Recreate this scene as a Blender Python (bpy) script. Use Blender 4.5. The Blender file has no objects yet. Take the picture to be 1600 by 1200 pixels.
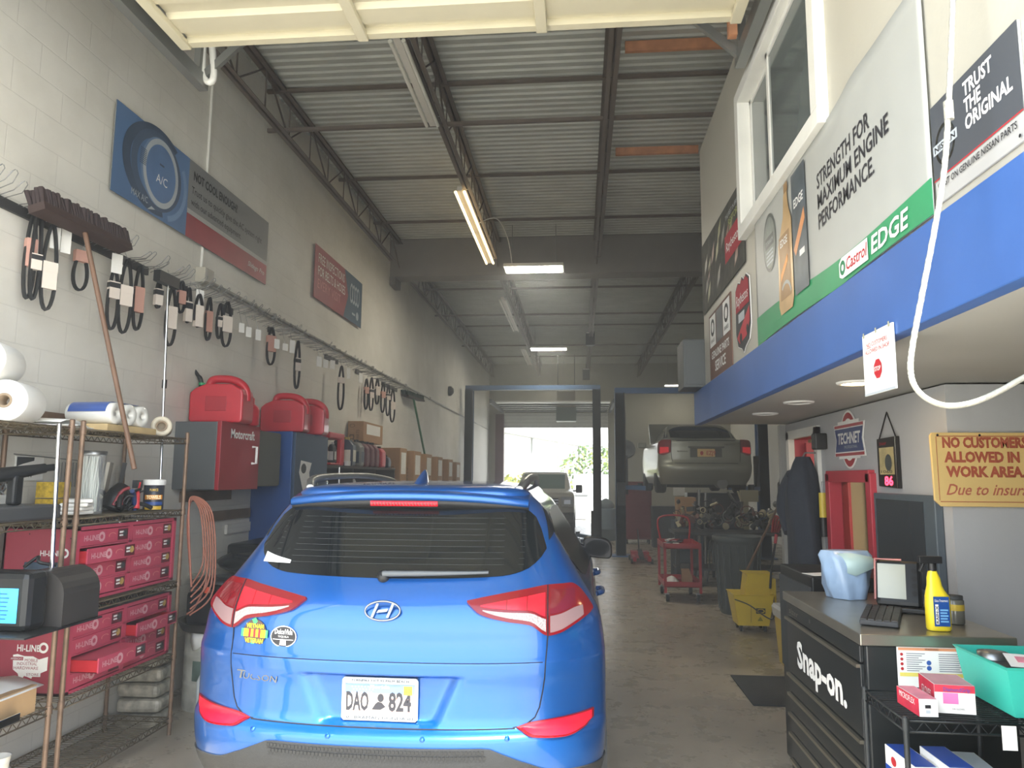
import bpy, math, random
from mathutils import Vector as V, Matrix as M
random.seed(11)
SC = bpy.context.scene
COL = SC.collection
PI = math.pi
# ---------------------------------------------------------------- camera
F, CAMH, PIT, YAW, ROLL = 1150., 1.70, math.radians(7.2), math.radians(5.26), math.radians(0.4)
fw = V((-math.sin(YAW)*math.cos(PIT), math.cos(YAW)*math.cos(PIT), math.sin(PIT)))
rt = V((math.cos(YAW), math.sin(YAW), 0)); up = rt.cross(fw)
rt, up = math.cos(ROLL)*rt+math.sin(ROLL)*up, math.cos(ROLL)*up-math.sin(ROLL)*rt
CAM = V((0, 0, CAMH))
cd = bpy.data.cameras.new('camera'); cam = bpy.data.objects.new('camera', cd); COL.objects.link(cam)
cam.matrix_world = M(((rt.x, up.x, -fw.x, 0), (rt.y, up.y, -fw.y, 0), (rt.z, up.z, -fw.z, CAMH), (0, 0, 0, 1)))
cd.sensor_width = 36; cd.lens = 36*F/1600; cd.clip_start = .05; cd.clip_end = 500
SC.camera = cam
# ---------------------------------------------------------------- daylight
W = bpy.data.worlds.new('world'); SC.world = W; W.use_nodes = True
_n = W.node_tree.nodes; _l = W.node_tree.links
_bg = _n['Background']; _bg.inputs[1].default_value = 1.4
_tc = _n.new('ShaderNodeTexCoord'); _sp = _n.new('ShaderNodeSeparateXYZ'); _rp = _n.new('ShaderNodeValToRGB')
_l.new(_tc.outputs['Generated'], _sp.inputs[0]); _l.new(_sp.outputs[2], _rp.inputs[0]); _l.new(_rp.outputs[0], _bg.inputs[0])
_rp.color_ramp.elements[0].color = (1.0, .99, .96, 1); _rp.color_ramp.elements[0].position = .0
_rp.color_ramp.elements[1].color = (.66, .80, 1.0, 1); _rp.color_ramp.elements[1].position = .8
sd = bpy.data.lights.new('sun', 'SUN'); sd.energy = 4.8; sd.angle = math.radians(1.5); sd.color = (1, .95, .86)
sun = bpy.data.objects.new('sun', sd); COL.objects.link(sun); sun.rotation_euler = (math.radians(24), math.radians(12), 0)
pl = bpy.data.lights.new('entrance_skylight', 'AREA'); pl.shape = 'RECTANGLE'; pl.size = 4.4; pl.size_y = 4.5
pl.cycles.is_portal = True
po = bpy.data.objects.new('entrance_skylight', pl); COL.objects.link(po); po.location = (-1.0, 1.50, 2.25); po.rotation_euler = (math.radians(90), 0, 0)
vs = SC.view_settings
vs.view_transform = 'Standard'; vs.look = 'None'; vs.gamma = 1; vs.use_curve_mapping = False
vs.exposure = 2.0
SC.cycles.max_bounces = 8; SC.cycles.diffuse_bounces = 5; SC.cycles.glossy_bounces = 3; SC.cycles.transparent_max_bounces = 8; SC.cycles.caustics_reflective = False; SC.cycles.caustics_refractive = False
SC.cycles.use_denoising = True
SC.cycles.sample_clamp_indirect = 6

# ---------------------------------------------------------------- helpers
def ray(x, y): return fw+rt*((x-800)/F)+up*((600-y)/F)
def onX(x, y, X):
    d = ray(x, y); return CAM+d*(X/d.x)
def onY(x, y, Y):
    d = ray(x, y); return CAM+d*(Y/d.y)
def onZ(x, y, Z=0):
    d = ray(x, y); return CAM+d*((Z-CAMH)/d.z)
def lin(c):
    return tuple(((v/255)/12.92 if v/255 <= .04045 else ((v/255+.055)/1.055)**2.4) for v in c)
MATS = {}
def mat(name, c=(128, 128, 128), rough=.5, metal=0, var=0, vs_=6, bump=0, bs=40, spec=.5, coat=0, emit=0, trans=0, alpha=1, ecol=None):
    """one procedural Principled material; var adds soft noise in the colour, bump adds fine relief"""
    if name in MATS: return MATS[name]
    m = bpy.data.materials.new(name); m.use_nodes = True; MATS[name] = m
    n = m.node_tree.nodes; l = m.node_tree.links; b = n['Principled BSDF']
    col = lin(c)
    b.inputs['Base Color'].default_value = (*col, 1); b.inputs['Roughness'].default_value = rough; b.inputs['Metallic'].default_value = metal
    b.inputs['Specular IOR Level'].default_value = spec; b.inputs['Coat Weight'].default_value = coat; b.inputs['Coat Roughness'].default_value = .05
    b.inputs['Transmission Weight'].default_value = trans; b.inputs['Alpha'].default_value = alpha
    if emit:
        b.inputs['Emission Color'].default_value = (*(lin(ecol) if ecol else col), 1); b.inputs['Emission Strength'].default_value = emit
    if var or bump:
        tc = n.new('ShaderNodeTexCoord')
    if var:
        t = n.new('ShaderNodeTexNoise'); t.inputs['Scale'].default_value = vs_; t.inputs['Detail'].default_value = 6
        r = n.new('ShaderNodeValToRGB'); l.new(tc.outputs['Object'], t.inputs['Vector']); l.new(t.outputs[0], r.inputs[0])
        r.color_ramp.elements[0].position = .3; r.color_ramp.elements[1].position = .7
        r.color_ramp.elements[0].color = (*[max(0, v*(1-var)) for v in col], 1); r.color_ramp.elements[1].color = (*[min(1, v*(1+var)) for v in col], 1)
        l.new(r.outputs[0], b.inputs['Base Color'])
    if bump:
        t = n.new('ShaderNodeTexNoise'); t.inputs['Scale'].default_value = bs; t.inputs['Detail'].default_value = 4
        l.new(tc.outputs['Object'], t.inputs['Vector']); k = n.new('ShaderNodeBump'); k.inputs['Strength'].default_value = bump; k.inputs['Distance'].default_value = .02
        l.new(t.outputs[0], k.inputs['Height']); l.new(k.outputs[0], b.inputs['Normal'])
    return m

_glyph = {}
def glyphs(s, bold=0., sp=1.0):
    k = (s, bold, sp)
    if k not in _glyph:
        c = bpy.data.curves.new('t', 'FONT'); c.body = s; c.size = 1; c.offset = bold; c.space_character = sp; c.resolution_u = 2
        o = bpy.data.objects.new('t', c); COL.objects.link(o)
        me = bpy.data.meshes.new_from_object(o)
        vs2 = [(v.co.x, v.co.y) for v in me.vertices]; fs = [tuple(p.vertices) for p in me.polygons]
        bpy.data.objects.remove(o); bpy.data.curves.remove(c); bpy.data.meshes.remove(me)
        _glyph[k] = (vs2, fs)
    return _glyph[k]

class Fr:
    """a flat frame: origin, u (right) and v (up) directions as seen by the reader"""
    def __init__(s, o, u, v):
        s.o = V(o); s.u = V(u).normalized(); s.v = V(v).normalized(); s.n = s.u.cross(s.v)
    def p(s, a, b, h=0): return s.o+s.u*a+s.v*b+s.n*h

class MB:
    def __init__(s): s.v = []; s.f = []; s.fm = []; s.sm = []; s.mats = []
    def mi(s, m):
        if m not in s.mats: s.mats.append(m)
        return s.mats.index(m)
    def add(s, vs_, fs, m, sm=False):
        o = len(s.v); s.v += [V(v) for v in vs_]; k = s.mi(m)
        for f in fs: s.f.append(tuple(i+o for i in f)); s.fm.append(k); s.sm.append(sm)
        return s
    def b(s, x0, x1, y0, y1, z0, z1, m):
        vs_ = [(x, y, z) for z in (z0, z1) for y in (y0, y1) for x in (x0, x1)]
        return s.add(vs_, [(0, 2, 3, 1), (4, 5, 7, 6), (0, 1, 5, 4), (2, 6, 7, 3), (0, 4, 6, 2), (1, 3, 7, 5)], m)
    def bo(s, c, sx, sy, sz, m, R=None, rz=0, rx=0, ry=0):
        R = R or (M.Rotation(rz, 3, 'Z') @ M.Rotation(ry, 3, 'Y') @ M.Rotation(rx, 3, 'X'))
        c = V(c); vs_ = [c+R @ V((x*sx/2, y*sy/2, z*sz/2)) for z in (-1, 1) for y in (-1, 1) for x in (-1, 1)]
        return s.add(vs_, [(0, 2, 3, 1), (4, 5, 7, 6), (0, 1, 5, 4), (2, 6, 7, 3), (0, 4, 6, 2), (1, 3, 7, 5)], m)
    def cyl(s, p0, p1, r0, m, r1=None, n=14, cap=True):
        p0 = V(p0); p1 = V(p1); r1 = r0 if r1 is None else r1
        d = (p1-p0).normalized(); a = d.orthogonal().normalized(); c = d.cross(a)
        ring = lambda p, r: [p+(a*math.cos(2*PI*i/n)+c*math.sin(2*PI*i/n))*r for i in range(n)]
        fs = [(i, (i+1) % n, n+(i+1) % n, n+i) for i in range(n)]
        s.add(ring(p0, r0)+ring(p1, r1), fs, m, True)
        if cap:
            s.add(ring(p0, r0), [tuple(range(n))[::-1]], m); s.add(ring(p1, r1), [tuple(range(n))], m)
        return s
    def tube(s, pts, r, m, n=6, closed=False):
        pts = [V(p) for p in pts]; N = len(pts); rings = []; a = None
        for i, p in enumerate(pts):
            if closed: d = pts[(i+1) % N]-pts[i-1]
            else: d = pts[min(i+1, N-1)]-pts[max(i-1, 0)]
            d = d.normalized() if d.length > 1e-9 else V((0, 0, 1))
            if a is None: a = d.orthogonal().normalized()
            a = (a-d*a.dot(d)); a = a.normalized() if a.length > 1e-6 else d.orthogonal().normalized()
            c = d.cross(a); rr = r[i] if isinstance(r, (list, tuple)) else r
            rings.append([p+(a*math.cos(2*PI*k/n)+c*math.sin(2*PI*k/n))*rr for k in range(n)])
        return s.loft(rings, m, ring=True, closed=closed, cap=not closed)
    def loft(s, rings, m, ring=True, closed=False, cap=False, sm=True):
        n = len(rings[0]); N = len(rings); vs_ = [p for r in rings for p in r]; fs = []
        for j in range(N if closed else N-1):
            for i in range(n if ring else n-1):
                a, b2 = j*n+i, j*n+(i+1) % n; c, d = ((j+1) % N)*n+(i+1) % n, ((j+1) % N)*n+i
                fs.append((a, b2, c, d))
        s.add(vs_, fs, m, sm)
        if cap: s.add(rings[0], [tuple(range(n))[::-1]], m); s.add(rings[-1], [tuple(range(n))], m)
        return s
    def lathe(s, c, prof, m, n=20, axis=(0, 0, 1), sm=True):
        c = V(c); d = V(axis).normalized(); a = d.orthogonal().normalized(); e = d.cross(a)
        rings = [[c+d*z+(a*math.cos(2*PI*i/n)+e*math.sin(2*PI*i/n))*max(r, 1e-4) for i in range(n)] for r, z in prof]
        return s.loft(rings, m, cap=True, sm=sm)
    def prism(s, fr, poly, h0, h1, m):
        n = len(poly); A = [fr.p(x, y, h0) for x, y in poly]; B = [fr.p(x, y, h1) for x, y in poly]
        ar = sum(poly[i][0]*poly[(i+1) % n][1]-poly[(i+1) % n][0]*poly[i][1] for i in range(n))
        o = 1 if (ar > 0) == (h1 > h0) else -1
        s.add(A+B, [tuple(range(n))[::-o], tuple(range(n, 2*n))[::o]]+[(i, (i+1) % n, n+(i+1) % n, n+i)[::o] for i in range(n)], m)
        return s
    def rect(s, fr, u0, v0, u1, v1, h, m): return s.add([fr.p(u0, v0, h), fr.p(u1, v0, h), fr.p(u1, v1, h), fr.p(u0, v1, h)], [(0, 1, 2, 3)], m)
    def poly(s, fr, pts, h, m): return s.add([fr.p(x, y, h) for x, y in pts], [tuple(range(len(pts)))], m)
    def ell(s, fr, u, v, a, b2, h, m, n=28, rot=0):
        P = [(math.cos(2*PI*i/n)*a, math.sin(2*PI*i/n)*b2) for i in range(n)]; c, q = math.cos(rot), math.sin(rot)
        return s.poly(fr, [(u+x*c-y*q, v+x*q+y*c) for x, y in P], h, m)
    def ring(s, fr, u, v, a, b2, k, h, m, n=32, t0=0, t1=2*PI, rot=0):
        c, q = math.cos(rot), math.sin(rot); vs_ = []; full = abs(t1-t0-2*PI) < 1e-6; N = n if full else n+1
        for i in range(N):
            t = t0+(t1-t0)*i/n
            for f in (1, k):
                x, y = math.cos(t)*a*f, math.sin(t)*b2*f; vs_.append(fr.p(u+x*c-y*q, v+x*q+y*c, h))
        fs = [(2*i, 2*((i+1) % N), 2*((i+1) % N)+1, 2*i+1) for i in range(n)]
        return s.add(vs_, fs, m)
    def text(s, fr, t, u, v, size, m, h=.002, w=None, bold=0., shear=0., al='l', rot=0, hgt=None):
        vs2, fs = glyphs(t, bold)
        if not vs2: return s
        x0 = min(x for x, y in vs2); x1 = max(x for x, y in vs2); y1 = max(y for x, y in vs2)
        k = size if hgt is None else hgt/.72; kx = k if w is None else w/(x1-x0)
        off = 0 if al == 'l' else (-(x1-x0)*kx/2 if al == 'c' else -(x1-x0)*kx); c, q = math.cos(rot), math.sin(rot); P = []
        for x, y in vs2:
            X = (x-x0)*kx+off+shear*y*k; Y = y*k; P.append(fr.p(u+X*c-Y*q, v+X*q+Y*c, h))
        return s.add(P, fs, m)
    def build(s, name, parent=None, bevel=0, world=False, seg=2, loc=None, solid=0):
        me = bpy.data.meshes.new(name)
        vs_ = s.v
        if parent is not None and world:
            iv = parent['_m'] if False else (M.Translation(parent.location) @ parent.rotation_euler.to_matrix().to_4x4()).inverted()
            if parent.parent is not None:
                pp = parent.parent; iv = iv @ (M.Translation(pp.location) @ pp.rotation_euler.to_matrix().to_4x4()).inverted()
            vs_ = [iv @ v for v in vs_]
        o = bpy.data.objects.new(name, me)
        if parent is None:
            if loc is None:
                xs = [v.x for v in vs_]; ys = [v.y for v in vs_]; zs = [v.z for v in vs_]
                loc = ((min(xs)+max(xs))/2, (min(ys)+max(ys))/2, min(zs))
            loc = V(loc); vs_ = [v-loc for v in vs_]; o.location = loc
        me.from_pydata([tuple(v) for v in vs_], [], s.f)
        for m in s.mats: me.materials.append(m)
        me.polygons.foreach_set('material_index', s.fm); me.polygons.foreach_set('use_smooth', s.sm); me.update()
        COL.objects.link(o)
        if parent is not None: o.parent = parent
        if solid:
            k = o.modifiers.new('thickness', 'SOLIDIFY'); k.thickness = solid; k.offset = 0
        if bevel:
            k = o.modifiers.new('edge', 'BEVEL'); k.width = bevel; k.segments = seg; k.limit_method = 'ANGLE'; k.angle_limit = math.radians(40)
        return o
def tag(o, label=None, cat=None, group=None, kind=None):
    if label: o['label'] = label
    if cat: o['category'] = cat
    if group: o['group'] = group
    if kind: o['kind'] = kind
    return o
def thing(name, label, cat, loc=(0, 0, 0), rz=0, group=None):
    o = bpy.data.objects.new(name, None); COL.objects.link(o); o.location = loc; o.rotation_euler = (0, 0, rz); o.empty_display_size = .05
    return tag(o, label, cat, group)
def struct(o): o['kind'] = 'structure'; return o
def copy_tree(o, parent=None):
    c = o.copy(); COL.objects.link(c)
    if parent is not None: c.parent = parent
    for ch in [x for x in COL.objects if x.parent == o]: copy_tree(ch, c)
    return c
def arc(c, r, t0, t1, n, ax=(1, 0, 0), ay=(0, 0, 1)):
    c = V(c); ax = V(ax); ay = V(ay)
    return [c+ax*(r*math.cos(t0+(t1-t0)*i/n))+ay*(r*math.sin(t0+(t1-t0)*i/n)) for i in range(n+1)]
def bez(p0, p1, p2, p3, n=16):
    p0, p1, p2, p3 = map(V, (p0, p1, p2, p3)); o = []
    for i in range(n+1):
        t = i/n; o.append(p0*(1-t)**3+p1*3*t*(1-t)**2+p2*3*t*t*(1-t)+p3*t**3)
    return o
def spline(pts, k=6):
    pts = [V(p) for p in pts]; o = []
    for i in range(len(pts)-1):
        p0 = pts[max(i-1, 0)]; p1 = pts[i]; p2 = pts[i+1]; p3 = pts[min(i+2, len(pts)-1)]
        for j in range(k):
            t = j/k; o.append(.5*((2*p1)+(p2-p0)*t+(2*p0-5*p1+4*p2-p3)*t*t+(3*p1-p0-3*p2+p3)*t**3))
    o.append(pts[-1]); return o
# common materials
white = mat('white_paint', (222, 222, 216), .55, var=.05); black = mat('black_plastic', (26, 27, 28), .45); blackm = mat('black_metal', (30, 32, 33), .4, .3)
rubber = mat('rubber', (22, 23, 24), .75); chrome = mat('chrome', (215, 218, 220), .12, 1); steel = mat('steel', (150, 152, 152), .35, .9)
dkgray = mat('dark_grey', (62, 65, 67), .6); paper = mat('paper', (236, 236, 232), .7); red = mat('red_paint', (168, 28, 40), .4, var=.08)
ink = mat('ink', (28, 28, 32), .6); redink = mat('red_ink', (178, 40, 48), .6); wht = mat('white_ink', (235, 235, 232), .6)
# ================================================================ SETTING
def wall_mat(name, c, axis, dirt=.12, mortar=.90, bw=.406, rh=.203):
    m = bpy.data.materials.new(name); m.use_nodes = True; n = m.node_tree.nodes; l = m.node_tree.links; b = n['Principled BSDF']
    tc = n.new('ShaderNodeNewGeometry'); sp = n.new('ShaderNodeSeparateXYZ'); cb = n.new('ShaderNodeCombineXYZ')
    l.new(tc.outputs['Position'], sp.inputs[0]); l.new(sp.outputs[1 if axis == 'x' else 0], cb.inputs[0]); l.new(sp.outputs[2], cb.inputs[1])
    br = n.new('ShaderNodeTexBrick'); l.new(cb.outputs[0], br.inputs['Vector']); br.inputs['Scale'].default_value = 1
    br.inputs['Brick Width'].default_value = bw; br.inputs['Row Height'].default_value = rh; br.inputs['Mortar Size'].default_value = .005; br.inputs['Mortar Smooth'].default_value = .6
    col = lin(c)
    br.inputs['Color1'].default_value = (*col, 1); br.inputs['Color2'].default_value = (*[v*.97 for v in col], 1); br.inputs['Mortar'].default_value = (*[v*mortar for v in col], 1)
    ns = n.new('ShaderNodeTexNoise'); ns.inputs['Scale'].default_value = 1.3; ns.inputs['Detail'].default_value = 8; ns.inputs['Roughness'].default_value = .7
    l.new(tc.outputs['Position'], ns.inputs['Vector']); rp = n.new('ShaderNodeValToRGB'); l.new(ns.outputs[0], rp.inputs[0])
    rp.color_ramp.elements[0].position = .35; rp.color_ramp.elements[0].color = (1-dirt, 1-dirt*1.05, 1-dirt*1.2, 1); rp.color_ramp.elements[1].position = .6; rp.color_ramp.elements[1].color = (1, 1, 1, 1)
    mx = n.new('ShaderNodeMix'); mx.data_type = 'RGBA'; mx.blend_type = 'MULTIPLY'; mx.inputs[0].default_value = 1
    l.new(br.outputs[0], mx.inputs[6]); l.new(rp.outputs[0], mx.inputs[7]); l.new(mx.outputs[2], b.inputs['Base Color'])
    n2 = n.new('ShaderNodeTexNoise'); n2.inputs['Scale'].default_value = 60; n2.inputs['Detail'].default_value = 4; l.new(tc.outputs['Position'], n2.inputs['Vector'])
    ad = n.new('ShaderNodeMath'); ad.operation = 'MULTIPLY_ADD'; l.new(n2.outputs[0], ad.inputs[0]); ad.inputs[1].default_value = .35; l.new(br.outputs['Fac'], ad.inputs[2])
    iv = n.new('ShaderNodeMath'); iv.operation = 'SUBTRACT'; iv.inputs[0].default_value = 1; l.new(ad.outputs[0], iv.inputs[1])
    bp = n.new('ShaderNodeBump'); bp.inputs['Strength'].default_value = .22; bp.inputs['Distance'].default_value = .006; l.new(iv.outputs[0], bp.inputs['Height']); l.new(bp.outputs[0], b.inputs['Normal'])
    b.inputs['Roughness'].default_value = .6
    return m
def floor_mat():
    m = bpy.data.materials.new('concrete_floor'); m.use_nodes = True; n = m.node_tree.nodes; l = m.node_tree.links; b = n['Principled BSDF']
    g = n.new('ShaderNodeNewGeometry')
    t1 = n.new('ShaderNodeTexNoise'); t1.inputs['Scale'].default_value = .9; t1.inputs['Detail'].default_value = 9; t1.inputs['Roughness'].default_value = .65; l.new(g.outputs['Position'], t1.inputs['Vector'])
    r = n.new('ShaderNodeValToRGB'); l.new(t1.outputs[0], r.inputs[0]); e = r.color_ramp.elements
    e[0].position = .25; e[0].color = (*lin((146, 138, 124)), 1); e[1].position = .7; e[1].color = (*lin((192, 182, 164)), 1)
    t2 = n.new('ShaderNodeTexNoise'); t2.inputs['Scale'].default_value = 3.2; t2.inputs['Roughness'].default_value = .72; t2.inputs['Detail'].default_value = 8; l.new(g.outputs['Position'], t2.inputs['Vector'])
    r2 = n.new('ShaderNodeValToRGB'); l.new(t2.outputs[0], r2.inputs[0]); r2.color_ramp.elements[0].position = .25; r2.color_ramp.elements[0].color = (.86, .85, .83, 1); r2.color_ramp.elements[1].position = .8
    mx = n.new('ShaderNodeMix'); mx.data_type = 'RGBA'; mx.blend_type = 'MULTIPLY'; mx.inputs[0].default_value = .8
    l.new(r.outputs[0], mx.inputs[6]); l.new(r2.outputs[0], mx.inputs[7]); l.new(mx.outputs[2], b.inputs['Base Color'])
    mr = n.new('ShaderNodeMapRange'); l.new(t2.outputs[0], mr.inputs[0]); mr.inputs[1].default_value = .3; mr.inputs[2].default_value = .7; mr.inputs[3].default_value = .22; mr.inputs[4].default_value = .36
    l.new(mr.outputs[0], b.inputs['Roughness'])
    bp = n.new('ShaderNodeBump'); bp.inputs['Strength'].default_value = .035; bp.inputs['Distance'].default_value = .01; l.new(t2.outputs[0], bp.inputs['Height']); l.new(bp.outputs[0], b.inputs['Normal'])
    return m
XL, YF, YB, XE, ZC = -3.2, 1.72, 26., 5.2, 5.72     # left wall, front, back, far right wall, roof deck
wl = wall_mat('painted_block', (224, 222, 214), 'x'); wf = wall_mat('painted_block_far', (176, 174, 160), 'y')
conc = floor_mat()
struct(MB().b(XL-.2, XE+.2, 1.6, YB+.3, -.2, 0, conc).build('floor'))
apron = mat('apron_concrete', (186, 182, 172), .8, var=.12, vs_=2, bump=.2)
struct(MB().b(-25, 25, -30, 1.6, -.2, -.004, apron).build('ground_front'))
struct(MB().b(-40, 40, YB+.3, 90, -.25, -.03, apron).build('ground_back'))
struct(MB().b(XL-.2, XL, YF-.2, YB, 0, ZC+.2, wl).build('wall_left'))
struct(MB().b(XE, XE+.2, YF-.2, YB, 0, ZC+.2, wl).build('wall_right'))
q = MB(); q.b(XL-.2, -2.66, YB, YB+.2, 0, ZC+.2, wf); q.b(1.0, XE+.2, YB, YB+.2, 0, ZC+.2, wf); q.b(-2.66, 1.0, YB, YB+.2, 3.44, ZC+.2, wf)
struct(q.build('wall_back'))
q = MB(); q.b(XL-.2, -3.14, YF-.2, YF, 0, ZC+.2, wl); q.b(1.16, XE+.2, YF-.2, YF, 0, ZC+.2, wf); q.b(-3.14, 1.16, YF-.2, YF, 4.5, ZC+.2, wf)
struct(q.build('wall_front'))
# ribbed steel roof deck
deckm = mat('roof_deck', (186, 188, 180), .55, .1, var=.1, vs_=2)
P = []; y = YF
while y < YB: P += [(y, 0), (y+.035, 0), (y+.048, .020), (y+.080, .020), (y+.093, 0)]; y += .115
P.append((YB, 0))
q = MB(); q.add([(X, a, ZC+b) for a, b in P for X in (XL-.2, XE+.2)], [(2*i, 2*i+1, 2*i+3, 2*i+2) for i in range(len(P)-1)], deckm); q.b(XL-.2, XE+.2, YF-.2, YB+.2, ZC+.06, ZC+.2, deckm)
struct(q.build('ceiling'))
# cross girder boxed in grey
gird = mat('girder', (122, 117, 110), .7, var=.06)
struct(MB().b(XL, XE, 11.95, 12.3, 5.06, ZC, gird).build('trim_1', bevel=.01))
q = MB().b(XL, XL+.10, 11.93, 12.32, 4.92, 5.06, dtrk_ := mat('bearing_plate', (110, 108, 104), .6)); struct(q.build('trim_2'))
# steel joists: each is top chord, bottom chord and bent-rod web
jm = mat('joist_steel', (112, 102, 94), .6, .2, var=.12)
for X in (-3.04, -1.36, .30, 2.05, 3.75):
    for y0, y1 in ((YF, 11.95), (12.3, YB)):
        r = bpy.data.objects.new('roof_joist', None); COL.objects.link(r); r.location = (X, y0, 5.2); struct(r)
        L = y1-y0
        q = MB()
        for s in (-1, 1): q.b(.012*s, .055*s, 0, L, .43, .437, jm); q.b(.012*s-.003, .012*s+.003, 0, L, .437, .51, jm)
        struct(q.build('top_chord', r))
        q = MB()
        for s in (-1, 1): q.b(.012*s, .052*s, .45, L-.45, .003, .01, jm); q.b(.012*s-.003, .012*s+.003, .45, L-.45, .01, .05, jm)
        struct(q.build('bottom_chord', r))
        n_ = max(4, int(L/.58)); q = MB(); pts = []
        for i in range(n_+1):
            pts.append((0, i*L/n_, .47 if i % 2 == 0 else .02))
        q.tube(pts, .011, jm, 6)
        for i in range(1, n_): q.cyl((0, i*L/n_, .03), (0, i*L/n_, .45), .008, jm, n=6)
        struct(q.build('web', r))
# horizontal bridging across the joists
for k, (py, Z) in enumerate(((130, 5.62), (193, 5.22), (275, 5.62), (345, 5.62), (452, 5.5), (493, 5.24), (510, 5.62), (541, 5.24), (558, 5.62))):
    c = onZ(800, py, Z); q = MB().b(XL, XE, c.y-.018, c.y+.018, Z, Z+.036, jm)
    struct(q.build('trim_%d' % (3+k)))
# overhead doors: raised sectional doors on tracks
cream = mat('door_cream', (206, 199, 174), .45, var=.03); dtrk = mat('galvanised', (148, 150, 146), .4, .7)
d1 = bpy.data.objects.new('door_1', None); COL.objects.link(d1); d1.location = (-.7, 1.75, 4.2); struct(d1)
q = MB(); prof = []; y = 1.8
while y < 3.70:
    prof += [(y, 0), (y+.11, 0), (y+.135, .025), (y+.215, .025), (y+.24, 0)]; y += .26
prof.append((3.84, 0))
q.add([(X, a, 4.2+b) for a, b in prof for X in (-2.26, .84)], [(2*i, 2*i+1, 2*i+3, 2*i+2) for i in range(len(prof)-1)], cream); q.b(-2.26, .84, 1.8, 3.84, 4.226, 4.25, cream); q.b(-2.26, .84, 3.80, 3.85, 4.185, 4.25, cream)
struct(q.build('door_panel', d1, world=True))
for X in (-2.28, -1.22, -.2, .86):
    struct(MB().b(X-.03, X+.03, 1.8, 3.84, 4.165, 4.2, cream).build('door_stile', d1, world=True, bevel=.004))
for X in (-2.42, .98):
    q = MB().b(X-.03, X+.03, 1.75, 4.3, 4.17, 4.26, dtrk); (q.b(X-.03, X+.03, 1.74, 1.82, 0, 4.2, dtrk) if X < 0 else None); struct(q.build('door_track', d1, world=True))
    # hanger with diagonal strut at the inner end of the track
    q = MB().b(X-.02, X+.02, 4.2, 4.26, 4.2, ZC, dtrk); q.bo((X+.3*(1 if X < 0 else -1), 4.25, 4.5), .85, .03, .05, dtrk, ry=-.75 if X < 0 else .75); struct(q.build('track_hanger', d1, world=True))
q = MB(); pts = [onY(318, 60, 4.25), onY(317, 110, 4.25), onY(325, 128, 4.25), onY(334, 118, 4.25), onY(331, 62, 4.25)]
struct(q.tube(spline(pts, 4), .022, white, 8).build('track_bumper', d1, world=True))
woodp = mat('raw_timber', (196, 140, 104), .7, var=.2, vs_=9)
for a, b_, Z, h_ in (((977, 80), (1130, 82), 5.6, .1), ((962, 242), (1090, 242), 5.5, .09)):
    p = onZ(a[0], a[1], Z); p2 = onZ(b_[0], b_[1], Z); o = MB().b(p.x, p2.x, p.y, p.y+.04, Z, Z+h_, woodp).build('trim_20'); struct(o)
struct(MB().b(.89, .94, 4.15, 4.2, 4.3, 4.75, woodp).build('trim_22'))
# far overhead door, nearly open: two hanging sections under the lintel and the rest lying on its tracks
d2 = bpy.data.objects.new('door_2', None); COL.objects.link(d2); d2.location = (-.83, YB, 3.4); struct(d2)
q = MB(); q.b(-2.66, 1.0, YB-.09, YB-.05, 3.44, 3.95, white)
for k in range(4): q.b(-2.66, 1.0, YB-.1, YB-.09, 3.47+k*.13, 3.475+k*.13, dkgray)
struct(q.build('door_panel', d2, world=True))
q = MB()
for k in range(5): q.b(-2.6, .95, YB-3.4+k*.64, YB-2.82+k*.64, 4.0+.0*k, 4.04, white); q.b(-2.6, .95, YB-2.82+k*.64, YB-2.76+k*.64, 3.96, 4.06, dkgray)
struct(q.build('door_panel', d2, world=True))
for X in (-2.72, 1.06): struct(MB().b(X-.04, X+.04, YB-3.6, YB-.05, 3.95, 4.08, dkgray).build('door_track', d2, world=True))
struct(MB().b(-2.95, -2.66, YB-.2, YB, 0, 3.9, mat('maroon_jamb', (86, 44, 46), .6)).build('trim_30'))
# ---- mezzanine
XM, XR, ZM0, ZM1, YM = 1.05, 1.84, 2.18, 2.475, 6.85
blue = mat('fascia_blue', (60, 96, 158), .45, var=.08, vs_=3, bump=.05, bs=8)
mezw = mat('mezzanine_white', (178, 175, 163), .5, var=.02, bump=.05, bs=30); grayw = mat('grey_wall', (182, 184, 186), .55, var=.04, vs_=2, bump=.1, bs=20)
soff = mat('soffit_grey', (168, 168, 164), .6, var=.05, vs_=2)
struct(MB().b(XM, XM+.06, 1.76, YM, ZM0, ZM1, blue).build('trim_40', bevel=.004))
struct(MB().b(XM+.06, XE, 1.76, YM, ZM0+.01, ZM1-.02, soff).build('ceiling_mezzanine'))
wy0, wy1, wz0, wz1 = 3.17, 4.68, 3.28, 4.16
q = MB(); x0, x1 = XM+.03, XM+.13
q.b(x0, x1, 1.76, wy0, ZM1, 4.557, mezw); q.b(x0, x1, wy1, 6.39, ZM1, 4.557, mezw); q.b(x0, x1, wy0, wy1, ZM1, wz0, mezw); q.b(x0, x1, wy0, wy1, wz1, 4.557, mezw)
struct(q.build('wall_mezzanine'))
q = MB(); q.b(x1, XE, 6.29, 6.39, ZM1, 4.557, mezw); q.b(x0, XE, 1.76, 6.39, 4.557, 4.6, mezw); q.b(x1+1.6, x1+1.7, 1.76, 6.29, ZM1, 4.557, grayw)
struct(q.build('wall_mezzanine_rear'))
w1 = bpy.data.objects.new('window_1', None); COL.objects.link(w1); w1.location = (XM, wy0, wz0); struct(w1)
q = MB()
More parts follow.
